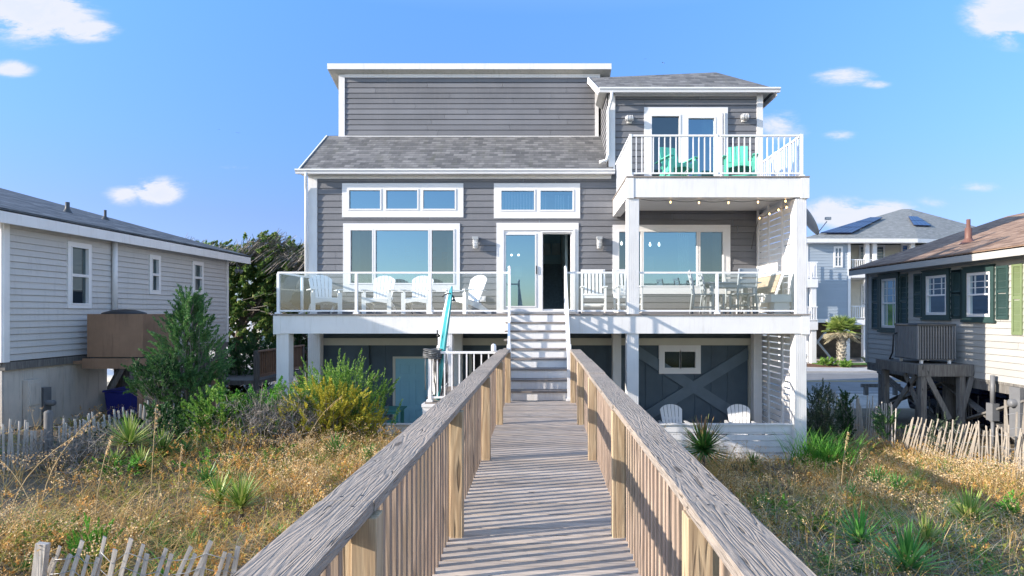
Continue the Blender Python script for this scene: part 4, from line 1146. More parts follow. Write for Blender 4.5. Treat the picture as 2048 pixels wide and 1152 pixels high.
for k in range(13):
    a = lx0+.02+.018*k+rr.uniform(-.01,.01); b = a + rr.uniform(.03,.10); low = rr.uniform(1.84,2.05); y = ly0+.06+rr.uniform(0,.09)
    pts = [(a,y,2.62),(a-.01+rr.uniform(-.02,.02),y,2.35),(a+rr.uniform(-.02,.02),y,low+.12),((a+b)/2,y,low),(b+rr.uniform(-.01,.02),y,low+.12),(b,y+.02,2.35),(b-.02,y,2.62)]
    mb.tube(pts, .010, 6)
mb.tube([(lx0-.07,ly0-.03,2.62),(lx0-.075,ly0-.04,2.4),(lx0-.07,ly0-.04,2.1),(lx0-.07,ly0-.03,2.0)], .010, 6)
mb.build('loops', M['hose'], Hs)

# ---------------------------------------------------------------- lamps, boxes, dish, string lights
def cage_lamp(x, y, lab):
    X_, Z_ = wx(x), wz(y); o = thing('wall_lamp', (X_, YW, Z_), lab, 'wall lamp', 'caged lamps beside the deck doors and windows')
    mb = MB(); mb.box(X_-.075,X_+.075,YW-.19,YW-.02,Z_+.085,Z_+.165); mb.build('mount', M['galv'], o, bevel=.006)
    mb = MB(); mb.lathe([(.06,.085),(.062,.04),(.058,-.13),(.03,-.155),(.001,-.16)], (X_,YW-.12,Z_), 16); mb.build('globe', M['furn'], o)
    mb = MB()
    for z in (.05,-.02,-.09,-.14): mb.tube([(X_+.072*math.cos(a),YW-.12+.072*math.sin(a),Z_+z) for a in np.linspace(0,6.283,15)], .005, 5)
    for a in np.linspace(0,6.283,7)[:-1]: mb.tube([(X_+.072*math.cos(a),YW-.12+.072*math.sin(a),Z_+.085),(X_+.072*math.cos(a),YW-.12+.072*math.sin(a),Z_-.14)], .005, 5)
    mb.build('cage', M['galv'], o)
cage_lamp(952, 487, 'white caged wall lamp on the siding just left of the sliding door')
cage_lamp(1198, 487, 'white caged wall lamp on the siding just right of the sliding door')
def bulkhead(x, y, lab):
    X_, Z_ = wx(x), wz(y); o = thing('bulkhead_lamp', (X_, YW, Z_), lab, 'wall lamp', 'horizontal lamps beside the balcony door')
    mb = MB(); mb.box(X_-.06,X_+.06,YW-.05,YW-.015,Z_-.10,Z_+.10); mb.build('mount', M['furn'], o, bevel=.005)
    mb = MB(); mb.lathe([(.001,-.115),(.06,-.11),(.075,-.08),(.075,.06),(.055,.10),(.001,.11)], (X_,YW-.125,Z_), 14, 'x'); mb.build('globe', M['galv'], o)
    mb = MB()
    for u in (-.06,-.02,.02,.06): mb.tube([(X_+u,YW-.125+.082*math.cos(a),Z_+.082*math.sin(a)) for a in np.linspace(0,6.283,13)], .005, 5)
    mb.build('cage', M['furn'], o)
bulkhead(1258, 240, 'white horizontal bulkhead lamp left of the balcony door')
bulkhead(1487, 237, 'white horizontal bulkhead lamp right of the balcony door')
mb = MB(); X_, Z_ = wx(966), wz(598); mb.box(X_-.075,X_+.075,YW-.07,YW-.018,Z_-.07,Z_+.07); mb.box(X_-.05,X_+.05,YW-.085,YW-.0705,Z_-.04,Z_+.04)
tag(mb.build('outlet_box', M['frame']), 'white outdoor outlet cover low on the siding beside the sliding door', 'outlet')
O = thing('electric_conduit', (wx(1519), YW, 5.8), 'grey outdoor switch box with conduit on the trim by the slat screen', 'conduit')
Xc = wx(1519)
mb = MB(); mb.box(Xc-.07,Xc+.07,YW-.12,YW-.037,wz(447),wz(427)); mb.build('switch_box', M['grey'], O, bevel=.01)
mb = MB(); mb.box(Xc-.05,Xc+.06,YW-.11,YW-.037,wz(529),wz(517)); mb.build('outlet', M['galv'], O, bevel=.006)
mb = MB(); mb.tube([(Xc-.01,YW-.08,wz(447)),(Xc-.01,YW-.08,wz(470)),(Xc+.01,YW-.08,wz(495)),(Xc-.01,YW-.08,wz(517))], .014, 8); mb.build('cable', M['grey'], O)
G = thing('string_lights', (3.8, 13.0, 5.8), 'string of small warm bulbs hung under the balcony edge and slat screen', 'string lights')
b_pts = [(1274,397),(1341,400),(1398,401),(1457,401),(1516,400),(1571,398)]
wy = 13.06
pts = []
prev = None
nodes = [Vector((px(x,wy), wy, pz(y,wy))) for x, y in b_pts]
def sag(a, b, s=.05, n=7): return [a.lerp(b, i/n) - Vector((0,0,s*math.sin(math.pi*i/n))) for i in range(n)]
wire = []
for a, b in zip(nodes, nodes[1:]): wire += sag(a, b, .035)
side = [Vector((5.50, D, z)) for D, z in ((13.3,5.78),(13.75,5.80),(14.3,5.80),(14.95,5.80))]
for a, b in zip([nodes[-1]]+side, side): wire += sag(a, b, .05)
wire += [side[-1], Vector((5.46,15.2,5.4)), Vector((5.4,15.25,5.0))]
mb = MB(); mb.tube(wire, .006, 5); mb.build('wire', M['darkgrey'], G)
for p in nodes + side:
    m = MB(); m.lathe([(.001,-.075),(.016,-.068),(.02,-.045),(.01,-.02)], p, 10); bb = m.build('bulb', M['bulb'], G)
    m = MB(); m.lathe([(.012,-.02),(.014,0),(.001,.003)], p, 8); m.build('socket', M['darkgrey'], bb)
Dd_ = thing('satellite_dish', (6.0, 13.6, 5.2), 'grey satellite dish fixed to the right side of the house', 'satellite dish')
mb = MB(); Mx = Matrix.Translation((5.95, 13.3, pz(444,13.3))) @ Matrix.Rotation(R(78), 4, 'Z') @ Matrix.Rotation(R(62), 4, 'X')
rings = []
n = 24
vs = [(0,0,0)]; 
for k in range(1,6):
    r = .34*k/5
    for j in range(n): a = 2*math.pi*j/n; vs.append((r*math.cos(a), r*1.1*math.sin(a), .75*r*r))
vs = [Mx @ Vector(v) for v in vs]
fs = [(0,1+j,1+(j+1)%n) for j in range(n)] + [(1+(k-1)*n+j, 1+k*n+j, 1+k*n+(j+1)%n, 1+(k-1)*n+(j+1)%n) for k in range(1,5) for j in range(n)]
mb.add(vs, fs, True); ds = mb.build('reflector', M['dish'], Dd_); sm = ds.modifiers.new('thick','SOLIDIFY'); sm.thickness = .012
mb = MB(); mb.tube([Mx @ Vector((0,-.34,.08)), Mx @ Vector((0,-.2,.38))], .012, 6); e_ = Mx @ Vector((0,-.15,.42)); mb.box(e_.x-.05,e_.x+.07,e_.y-.03,e_.y+.03,e_.z-.03,e_.z+.03); mb.build('feed_arm', M['dish'], Dd_)
mb = MB(); mb.tube([(5.80,13.3,4.95),(5.86,13.3,5.1),Mx @ Vector((0,0,-.01))], .018, 6); mb.build('bracket', M['grey'], Dd_)

# ---------------------------------------------------------------- birds
def bird(x, y, D, s, lab, rz):
    o = MB(); c = Vector((px(x,D), D, pz(y,D)))
    o.add([Vector(p)*s for p in ((-.5,0,.12),(-.22,.02,.16),(0,0,0),(.22,.02,.14),(.5,0,.05),(-.2,.16,.13),(0,.14,0),(.2,.16,.11),(0,-.2,.01),(0,.3,.0),(0,0,-.05))],
          [(0,1,5),(1,2,6,5),(2,3,7,6),(3,4,7),(8,2,10),(2,6,9),(8,10,6),(10,9,6)])
    b = o.build('gull', M['grey']); b.location = c; b.rotation_euler = (0,0,rz); tag(b, lab, 'bird', 'gulls flying far off')
bird(1327,126,70,.55,'tiny gull above the tower roof ridge, larger of the pair', .6)
bird(1290,118,90,.4,'tiny gull above the tower roof ridge, fainter of the pair', -.4)
bird(476,266,75,.5,'tiny gull in open sky left of the house, lower and larger', .5)
bird(438,259,95,.4,'tiny gull in open sky left of the house, higher and fainter', -.3)
# ---------------------------------------------------------------- cottage on the left
LW = -10.0
def ly(x): return LW*F/(x-CX)                       # depth of a photo column on its side wall
def lz(y, x): return pz(y, ly(x))
N = thing('left_cottage', (-14, 14.8, .8), 'pale grey sided cottage on the left with low slate roof', 'house')
lwin = [(ly(133),ly(180),3.45,4.86),(ly(297),ly(319),3.83,4.84),(ly(383),ly(405),3.9,4.84)]
PLW = lambda u, z, n: (LW + n, u, z)
y0, y1 = ly(6), ly(455)
mb = MB(); siding(mb, PLW, y0, y1, 2.45, 5.14, [(a+.04,b-.04,c+.04,d-.04) for a,b,c,d in lwin], course=.125, proj=.020, joint=None)
siding(mb, lambda u, z, n: (u, y0 - n, z), -30, LW-.0, 2.45, 5.14, [], course=.125, proj=.020, joint=None)
mb.build('wall', M['sid_left'], N)
mb = MB(); mb.box(-30, LW-.3, y0+.3, y1-.02, 2.5, 5.0); mb.build('inner_structure', M['core'], N)
for i, (a,b,c,d) in enumerate(lwin):
    mid = (c+d)/2
    w_ = window(N, PLW, (a,b,c,d), [(a+.10,b-.10,mid+.03,d-.11),(a+.10,b-.10,c+.11,mid-.03)], M['glass_dark'], sash=.025, proud=.05)
    mb = MB(); hh = c+.4 if i == 0 else mid+.02
    mb.quad(PLW(a+.1,hh,-.10),PLW(b-.1,hh,-.10),PLW(b-.1,d-.1,-.10),PLW(a+.1,d-.1,-.10)); mb.build('blind', M['furn'], w_)
mb = MB(); mb.box(LW+.0, LW+.035, y0-.02, y0+.10, 2.43, 5.12); mb.box(LW-.16, LW, y0-.035, y0-.02, 2.43, 5.12); mb.build('corner_board', M['white'], N); mb = MB(); mb.box(LW, LW+.03, y1-.09, y1+.02, 2.43, 5.12); mb.build('corner_board', M['white'], N)
mb = MB(); mb.box(LW-.2, LW+.02, y0+.02, y1, 2.28, 2.428); mb.build('sill_beam', M['pile'], N)
ex = -9.67; EZL = 5.24; ye0, ye1 = 10.35, 19.55
mb = MB(); xr = -18.5; sl_ = .272
roofslab(mb, [(ex,ye0,EZL),(ex,ye1,EZL),(xr,ye1,EZL+(ex-xr)*sl_),(xr,ye0,EZL+(ex-xr)*sl_)], .06)
roofslab(mb, [(xr,ye0,EZL+(ex-xr)*sl_),(xr,ye1,EZL+(ex-xr)*sl_),(-27.4,ye1,EZL),(-27.4,ye0,EZL)], .06)
mb.build('roof', M['sh_left'], N, uv=True)
mb = MB(); mb.box(ex-.03, ex, ye0, ye1, EZL-.27, EZL-.035)
for yy_ in (ye0, ye1-.03):
    mb.add([(ex-.03,yy_,EZL-.27),(xr,yy_,EZL-.27+(ex-xr)*sl_),(xr,yy_,EZL-.06+(ex-xr)*sl_),(ex-.03,yy_,EZL-.06),(ex-.03,yy_+.03,EZL-.27),(xr,yy_+.03,EZL-.27+(ex-xr)*sl_),(xr,yy_+.03,EZL-.06+(ex-xr)*sl_),(ex-.03,yy_+.03,EZL-.06)],
           [(0,1,2,3),(7,6,5,4),(0,4,5,1),(1,5,6,2),(2,6,7,3),(3,7,4,0)])
mb.build('fascia', M['white'], N)
mb = MB(); mb.quad((LW-.2,ye0,5.1),(ex-.03,ye0,5.0),(ex-.03,ye1,5.0),(LW-.2,ye1,5.1)); mb.build('soffit', M['white'], N)
for Y_, Z_ in ((y0, 0), (y1, 0)):
    pass
mb = MB(); mb.add([(LW,y0-.01,5.12),(LW-8.5,y0-.01,5.12+8.5*sl_),(LW-17,y0-.01,5.12),(LW,y1,5.12),(LW-8.5,y1,5.12+8.5*sl_),(LW-17,y1,5.12)], [(0,1,2),(5,4,3)]); mb.build('gable', M['sid_left'], N)
mb = MB(); yy_ = 13.0; n = 0
while True:
    break
vx = -12.2
for (xv, yv, h, r) in ((-12.4, 15.4, .26, .05), (-12.6, 17.0, .28, .035)):
    zz = EZL + (ex-xv)*sl_
    m = MB(); m.lathe([(.14,-.06),(.07,.06),(r,.10),(r,h),(.001,h)], (xv,yv,zz), 12); m.build('roof_vent', M['darkgrey'], N)
m = MB(); m.tube([(LW+.08,ly(223),5.06),(LW+.08,ly(223),3.3)], .055, 12); m.build('drain_pipe', M['white'], N)
for z in (3.6,4.6): pass
mb = MB(); rr = random.Random(2); y = y0+.05
while y < 13.62:
    wd = min(rr.uniform(.22,.42), 13.62-y); mb.box(LW-.09-rr.uniform(0,.012), LW-.05, y+.004, y+wd-.003, .2, 2.279); y += wd
mb.build('foundation_panel', M['panel_left'], N)
mb = MB(); mb.box(-18, LW-.05, y0+.03, y0+.06, .2, 2.28); mb.box(-18,-17.9,y0,13.6,.2,2.28); mb.box(-18,LW-.2,13.55,13.6,.2,2.28); mb.build('foundation_end', M['panel_left'], N)
mb = MB(); mb.box(-18, LW-.05, y0, y1, 2.36, 2.449); mb.build('floor_joists', M['pile'], N)
for xx_ in (LW-.12, -12.6, -15.2):
    for yy_ in (14.4, 16.1, 17.6, 18.55):
        m = MB(); m.box(xx_-.11,xx_+.11,yy_-.11,yy_+.11,-.2,2.36); m.build('pile', M['pile'], N)
m = MB(); m.beam((LW-.12,13.75,1.5),(LW-.12,14.4,2.3),.08,.14); m.build('brace', M['pile'], N); m = MB(); m.beam((LW-.12,17.7,1.6),(LW+.0,18.5,2.3),.05,.10); m.build('brace', M['pile'], N)
m = MB(); m.box(LW-.05+.002, LW+.06, ly(50), ly(77), 1.1-.3, 2.05); m.box(LW-.048, LW+.075, ly(52), ly(75), 1.55, 1.99); m.build('panel_box', M['panel_left'], N, bevel=.005)
m = MB(); m.box(LW-.048, LW+.09, ly(79), ly(94), 1.12, 1.86); m.lathe([(.06,0),(.06,.12),(.04,.15),(.001,.15)], (LW+.09, ly(86), 1.55), 14, 'x'); m.build('meter', M['grey'], N)
fl = MB(); 
for dy in (-.12,.12): fl.lathe([(.02,.0),(.06,.06),(.07,.12),(.001,.12)], (LW+.25, 18.95+dy, 4.62), 10); fl.tube([(LW+.25,18.95+dy,4.70),(LW+.2,18.9,4.98)], .012, 5)
fl.build('flood_lamp', M['grey'], N)
FD = thing('unseen_shade_deck', (-11.5, 8, .9), 'unseen low slatted deck added left of the view to shade the lath fence', 'deck')  # added out of view, low enough to shade only the left lath fence
mb = MB(); mb.box(-15, -9.1, 6.3, 9.7, 2.18, 2.25); mb.build('floor', M['pile'], FD)
mb = MB(); z = .7
while z < 2.1: mb.box(-9.12, -9.09, 6.3, 9.7, z, z+.16); z += .185
mb.build('skirt', M['pile'], FD)
for y in (6.4, 8.0, 9.6): m = MB(); m.box(-9.3,-9.13,y-.08,y+.08,.6,2.179); m.build('post', M['pile'], FD)
# back deck rail of the cottage
RD = thing('back_deck', (-9.6, 21, .3), 'brown back deck with baluster railing behind the left cottage', 'deck')
mb = MB(); mb.box(-13, -9.05, 18.8, 22.4, 1.05, 1.2); mb.build('floor', M['pile'], RD)
mb = MB(); mb.beam((-9.1,18.75,2.12),(-9.1,22.4,2.12),.14,.05); mb.beam((-9.1,18.75,1.32),(-9.1,22.4,1.32),.05,.08); mb.build('rail', M['brown'], RD)
mb = MB(); y = 18.85
while y < 22.4: mb.box(-9.12,-9.08,y,y+.04,1.3,2.1); y += .13
mb.build('balusters', M['brown'], RD)
for y in (18.8,20.6,22.35): m = MB(); m.box(-9.18,-9.04,y-.06,y+.06,.0,2.15); m.build('post', M['pile'], RD)
# air conditioner on its platform
A_ = thing('screened_platform', (-9.1, 12.9, .7), 'brown timber platform with tall plywood screen beside the left cottage', 'platform')
D = 12.55
mb = MB(); mb.box(px(175,D), px(286,D), D-.01, D+.015, pz(714,D), pz(628,D)); mb.box(px(286,D)-.03, px(286,D), D+.016, D+1.1, pz(714,D), pz(628,D)); mb.build('screen_panel', M['brown'], A_)
mb = MB(); mb.box(px(168,D), px(300,D), D-.05, D+.0-.011, pz(737,D), pz(716.5,D)); mb.box(LW+.02, px(298,D), D-.009, D+1.15, pz(728,D), pz(722,D)); mb.build('beam', M['brown'], A_)
for x, yy_ in ((279,D+.0),(326,D+1.9)): m = MB(); m.box(px(x,D)-.055,px(x,D)+.055,yy_+.01,yy_+.12,.3,pz(737,D)+ (.13 if yy_ < D+.5 else 0)); m.build('post', M['brown'], A_)
AC = thing('air_conditioner', (-9.2, 13.15, 2.4), 'air conditioner behind the brown plywood screen, only its black top showing', 'air conditioner')
mb = MB(); mb.box(-9.72,-8.86,12.72,13.5,2.31,3.31); mb.build('cabinet', M['grey'], AC, bevel=.03)
mb = MB(); mb.lathe([(.001,.09),(.2,.08),(.40,.02),(.42,0),(.42,-.03)], (-9.28,13.1,3.34), 20); mb.build('fan_grille', M['black'], AC)
def bin_(x, y, z, lab):
    o = thing('wheelie_bin', (x,y,z), lab, 'bin')
    m = MB(); m.add([(x-.24,y-.26,z+.08),(x+.24,y-.26,z+.08),(x+.24,y+.22,z+.08),(x-.24,y+.22,z+.08),(x-.31,y-.34,z+1.0),(x+.31,y-.34,z+1.0),(x+.31,y+.34,z+1.0),(x-.31,y+.34,z+1.0)],
        [(0,3,2,1),(4,5,6,7),(0,1,5,4),(1,2,6,5),(2,3,7,6),(3,0,4,7)]); m.build('body', M['bin'], o, bevel=.02)
    m = MB(); m.box(x-.33,x+.33,y-.37,y+.36,z+1.002,z+1.05); m.tube([(x-.28,y+.38,z+.98),(x+.28,y+.38,z+.98)], .02, 6); m.build('lid', M['bin'], o, bevel=.015)
    for s in (-1,1): m = MB(); m.lathe([(.001,-.03),(.1,-.03),(.1,.03),(.001,.03)], (x+s*.27,y+.22,z+.1), 14, 'x'); m.build('wheel', M['black'], o)
bin_(px(250,13.6), 13.7, .55, 'blue wheelie bin under the left cottage behind the brown post')

# ---------------------------------------------------------------- cottage on the right
RX = 10.6
def ryy(x): return RX*F/(x-CX)
N = thing('right_cottage', (14, 15, .4), 'cream grey cottage on timber piles with green shutters, right', 'house')
PRW = lambda u, z, n: (RX - n, u, z)
ya, yb_ = 9.6, ryy(1733)
rwin = [(ryy(1795),ryy(1764),2.90,4.40),(ryy(1896),ryy(1853),3.30,4.36),(ryy(1984),ryy(1935),3.26,4.34)]
lit = (ryy(2092), ryy(2055), 2.9, 4.4)
mb = MB(); siding(mb, PRW, ya, yb_, 1.76, 4.70, [(a+.03,b-.03,c+.03,d-.03) for a,b,c,d in rwin], course=.155, proj=.014, joint=4.2)
siding(mb, lambda u, z, n: (u, ya - n, z), RX, 20.5, 1.76, 4.7, [], course=.155, proj=.014); siding(mb, lambda u, z, n: (u, yb_ + n, z), RX, 20.5, 1.76, 4.7, [], course=.155, proj=.014, joint=None)
mb.build('wall', M['sid_right'], N)
mb = MB(); mb.box(RX+.3, 20.4, ya+.02, yb_-.02, 1.8, 4.6); mb.build('inner_structure', M['core'], N)
mb = MB(); mb.box(RX-.03, RX, yb_-.09, yb_+.03, 1.74, 4.68); mb.build('corner_board', M['sid_right'], N)
for i, (a,b,c,d) in enumerate(rwin):
    mid = (c+d)/2
    w_ = window(N, PRW, (a,b,c,d), [(a+.07,b-.07,mid+.02,d-.07),(a+.07,b-.07,c+.07,mid-.02)], M['glass_dark'], sash=.02, proud=.035)
    mb = MB(); holed(mb, PRW, a-.11, b+.11, c-.08, d+.13, [(a-.001,b+.001,c-.001,d+.001)], 0, .055); holed(mb, PRW, a-.15, b+.15, c-.14, c-.081, [], 0, .08); holed(mb, PRW, a-.13,b+.13,d+.131,d+.16,[],0,.075); mb.build('surround', M['green'], w_)
    mb = MB(); mm = (a+b)/2
    for q in (mm-.16, mm+.16): holed(mb, PRW, q-.008, q+.008, mid+.02, d-.07, [], -.018, -.005)
    for q in (.33,.66): holed(mb, PRW, a+.07, b-.07, mid+.02+(d-mid-.09)*q-.008, mid+.02+(d-mid-.09)*q+.008, [], -.017, -.006)
    if i == 0:
        for q in (mm-.16, mm+.16): holed(mb, PRW, q-.008, q+.008, c+.07, mid-.02, [], -.018, -.005)
    mb.build('muntins', M['frame'], w_)
    mb = MB(); mb.quad(PRW(a+.07,c+.07 if i==0 else mid,-.12),PRW(b-.07,c+.07 if i==0 else mid,-.12),PRW(b-.07,d-.07,-.12),PRW(a+.07,d-.07,-.12)); mb.build('blind', M['furn'], w_)
def shutter(a, b, c, d, mat, lab=None):
    mb = MB(); mid = c+(d-c)*.52
    holed(mb, PRW, a, b, c, d, [(a+.05,b-.05,c+.06,mid-.03),(a+.05,b-.05,mid+.03,d-.06)], .004, .04)
    for z0_, z1_ in ((c+.06,mid-.03),(mid+.03,d-.06)):
        z = z0_
        while z < z1_-.02:
            mb.add([PRW(a+.05,z,.032),PRW(b-.05,z,.032),PRW(b-.05,z+.035,.012),PRW(a+.05,z+.035,.012)], [(0,1,2,3)]); mb.add([PRW(a+.05,z,.032),PRW(b-.05,z,.032),PRW(b-.05,z,.006),PRW(a+.05,z,.006)], [(3,2,1,0)]); z += .036
    s = mb.build('shutter', mat, N)
    if lab: s['label'] = lab
for (a,b,c,d) in rwin:
    shutter(a-.52, a-.16, c-.06, d+.1, M['green']); shutter(b+.16, b+.52, c-.06, d+.1, M['green'])
shutter(ryy(2047), ryy(2026), 2.86, 4.45, M['green_lit'], 'green shutter with sunlight put into its colour')
ex2, EZ2 = 10.15, 4.80; xr2 = 15.4; s2 = .335; ye0, ye1 = 9.0, 19.55
mb = MB(); roofslab(mb, [(ex2,ye0,EZ2),(xr2,ye0,EZ2+(xr2-ex2)*s2),(xr2,ye1,EZ2+(xr2-ex2)*s2),(ex2,ye1,EZ2)], .06)
roofslab(mb, [(xr2,ye0,EZ2+(xr2-ex2)*s2),(20.9,ye0,EZ2),(20.9,ye1,EZ2),(xr2,ye1,EZ2+(xr2-ex2)*s2)], .06)
mb.build('roof', M['sh_brown'], N, uv=True)
mb = MB(); mb.box(ex2, ex2+.03, ye0, ye1, EZ2-.22, EZ2-.03)
for yy_ in (ye0, ye1-.03):
    mb.add([(ex2+.03,yy_,EZ2-.21),(xr2,yy_,EZ2-.21+(xr2-ex2)*s2),(xr2,yy_,EZ2-.06+(xr2-ex2)*s2),(ex2+.03,yy_,EZ2-.06),(ex2+.03,yy_+.03,EZ2-.21),(xr2,yy_+.03,EZ2-.21+(xr2-ex2)*s2),(xr2,yy_+.03,EZ2-.06+(xr2-ex2)*s2),(ex2+.03,yy_+.03,EZ2-.06)],
           [(0,1,2,3),(7,6,5,4),(0,4,5,1),(1,5,6,2),(2,6,7,3),(3,7,4,0)])
mb.quad((ex2+.03,ye0,EZ2-.14),(ex2+.03,ye1,EZ2-.14),(RX+.1,ye1,EZ2-.12),(RX+.1,ye0,EZ2-.12))
mb.build('fascia', M['sid_right'], N)
mb = MB(); mb.add([(RX,yb_+.01,4.68),(xr2,yb_+.01,4.68+(xr2-RX)*s2),(20.4,yb_+.01,4.68),(RX,ya,4.68),(xr2,ya,4.68+(xr2-RX)*s2),(20.4,ya,4.68)], [(0,1,2),(5,4,3)]); mb.build('gable', M['sid_right'], N)
xv, yv = 11.55, 16.0; zv = EZ2+(xv-ex2)*s2
m = MB(); m.lathe([(.22,-.06),(.10,.08),(.085,.12),(.085,.38),(.05,.40),(.05,.62),(.001,.62)], (xv,yv,zv), 14); m.build('roof_vent', M['pipe_brown'], N)
mb = MB(); mb.box(RX+.02, RX+.25, ya, yb_, 1.50, 1.755); mb.box(13.2,13.4,ya,yb_,1.5,1.755); mb.box(RX,20.4,ya,yb_,1.70,1.757); mb.build('floor_beam', M['pile'], N)
for xx_ in (RX+.15, 13.3, 16.2, 19.5):
    for yy_ in (10.2, 12.7, 15.6, 18.6):
        m = MB(); m.tube([(xx_,yy_,-.3),(xx_,yy_,1.5)], .15, 10); m.build('pile', M['pile'], N)
for k, (y0_, y1_) in enumerate(((10.2,12.7),(12.7,15.6),(15.6,18.6))):
    for s in (0,1):
        p, q = ((RX-.02+.05*s,y0_,.35),(RX-.02+.05*s,y1_,1.5)) if s else ((RX-.02,y1_,.35),(RX-.02,y0_,1.5))
        m = MB(); m.beam(p, q, .045, .19, up=(1,0,0)); m.build('cross_brace', M['pile'], N)
for x0_, x1_ in ((RX+.2,13.3),(13.3,16.2)):
    for yy_ in (18.75, 15.75, 12.85):
        m = MB(); m.beam((x0_,yy_,.4),(x1_,yy_,1.6),.19,.045,up=(0,1,0)); m.beam((x1_,yy_+.06,.4),(x0_,yy_+.06,1.6),.19,.045,up=(0,1,0)); m.build('cross_brace', M['pile'], N)
m = MB(); m.tube([(RX-.12,ryy(2016)+.3,1.9),(RX-.12,ryy(2016)+.3,1.25)], .05, 10); m.box(RX-.2,RX-.04,ryy(2016)+.2,ryy(2016)+.4,.85,1.25); m.tube([(RX-.12,ryy(2016)+.3,.85),(RX-.12,ryy(2016)+.3,.2)], .04, 8)
m.box(RX-.12,RX-.03,12.95,13.25,.6,1.7); m.lathe([(.09,0),(.09,-.1),(.05,-.13),(.001,-.13)], (RX-.12,13.1,1.35), 14, 'x'); m.build('meter_box', M['grey'], N)
# air conditioner + platform
Pf = thing('cooling_platform', (9.9, 15.2, .3), 'grey timber platform on braced legs beside the right cottage', 'platform')
fx0, fx1, fy0, fy1, fz = 9.25, RX-.03, 14.5, 16.2, pz(729,14.5)
mb = MB(); mb.box(fx0, fx1, fy0, fy1, fz-.05, fz); mb.build('floor', M['pile'], Pf)
mb = MB(); mb.box(fx0-.04, fx1, fy0-.045, fy0-.001, fz-.29, fz-.005); mb.box(fx0-.045, fx0-.001, fy0, fy1+.1, fz-.25, fz-.002); mb.box(fx0, fx1, fy1+.001, fy1+.045, fz-.25, fz-.002); mb.build('rim_beam', M['pile'], Pf)
for x, y in ((fx0+.12,fy0+.06),(fx1-.25,fy0+.06),(fx0+.12,fy1-.08),(fx1-.25,fy1-.08)):
    m = MB(); m.box(x-.07,x+.07,y-.07,y+.07,-.1,fz-.055); m.build('leg', M['pile'], Pf)
m = MB(); m.beam((fx0+.12,fy1-.1,.45),(fx0+.12,fy0+.3,fz-.3),.05,.12); m.beam((fx0+.12,fy0+.1,.9),(fx0+.12,fy0+.75,fz-.3),.05,.12)
m.beam((fx0+.2,fy0+.0,fz-.28),(fx0+.75,fy0+.0,.75),.12,.045,up=(0,1,0)); m.beam((fx1-.3,fy0-.0,.8),(fx1-.02,fy0-.0,fz-.3),.12,.045,up=(0,1,0)); m.build('brace', M['pile'], Pf)
Ac = thing('outdoor_condenser', (9.85, 15.2, fz), 'large ribbed grey air conditioner on the timber platform beside the right cottage', 'air conditioner')
cx0, cx1, cy0, cy1, cz0, cz1 = 9.36, 10.30, 14.72, 15.66, fz+.12, fz+1.0
mb = MB(); mb.box(cx0+.03,cx1-.03,cy0+.03,cy1-.03,cz0,cz1-.06); mb.build('coil', M['black'], Ac)
mb = MB(); n = 14
for i in range(n+1):
    x = cx0+(cx1-cx0)*i/n; mb.box(x-.010,x+.010,cy0-.0,cy0+.028,cz0,cz1-.061); y = cy0+(cy1-cy0)*i/n; mb.box(cx0,cx0+.028,y-.012,y+.012,cz0,cz1-.061)
for i in range(22):
    z = cz0+.03+(cz1-cz0-.12)*i/22; mb.box(cx0+.02,cx0+.034,cy0+.03,cy1-.03,z,z+.006); mb.box(cx0+.03,cx1-.03,cy0+.021,cy0+.034,z,z+.006)
mb.build('guard', M['guard'], Ac)
mb = MB(); mb.box(cx0-.02,cx1+.02,cy0-.02,cy1+.02,cz1-.06,cz1); mb.build('top_cover', M['darkgrey'], Ac, bevel=.02)
mb = MB(); mb.box(cx0-.01,cx1+.01,cy0-.01,cy1+.01,cz0-.03,cz0-.001); mb.build('base_pan', M['darkgrey'], Ac)
for x in (cx0+.12,cx1-.12):
    for y in (cy0+.05,cy1-.05): m = MB(); m.box(x-.03,x+.03,y-.03,y+.03,fz,cz0-.031); m.build('foot', M['furn'], Ac)
m = MB(); m.tube([(cx0-.02,cy1-.1,cz1-.25),(cx0-.1,cy1-.1,cz1-.3),(cx0-.1,cy1-.05,cz0+.1),(cx0-.15,cy1,fz+.05),(cx0+.0,cy1+.1,fz+.04)], .022, 7); m.build('cable', M['black'], Ac)

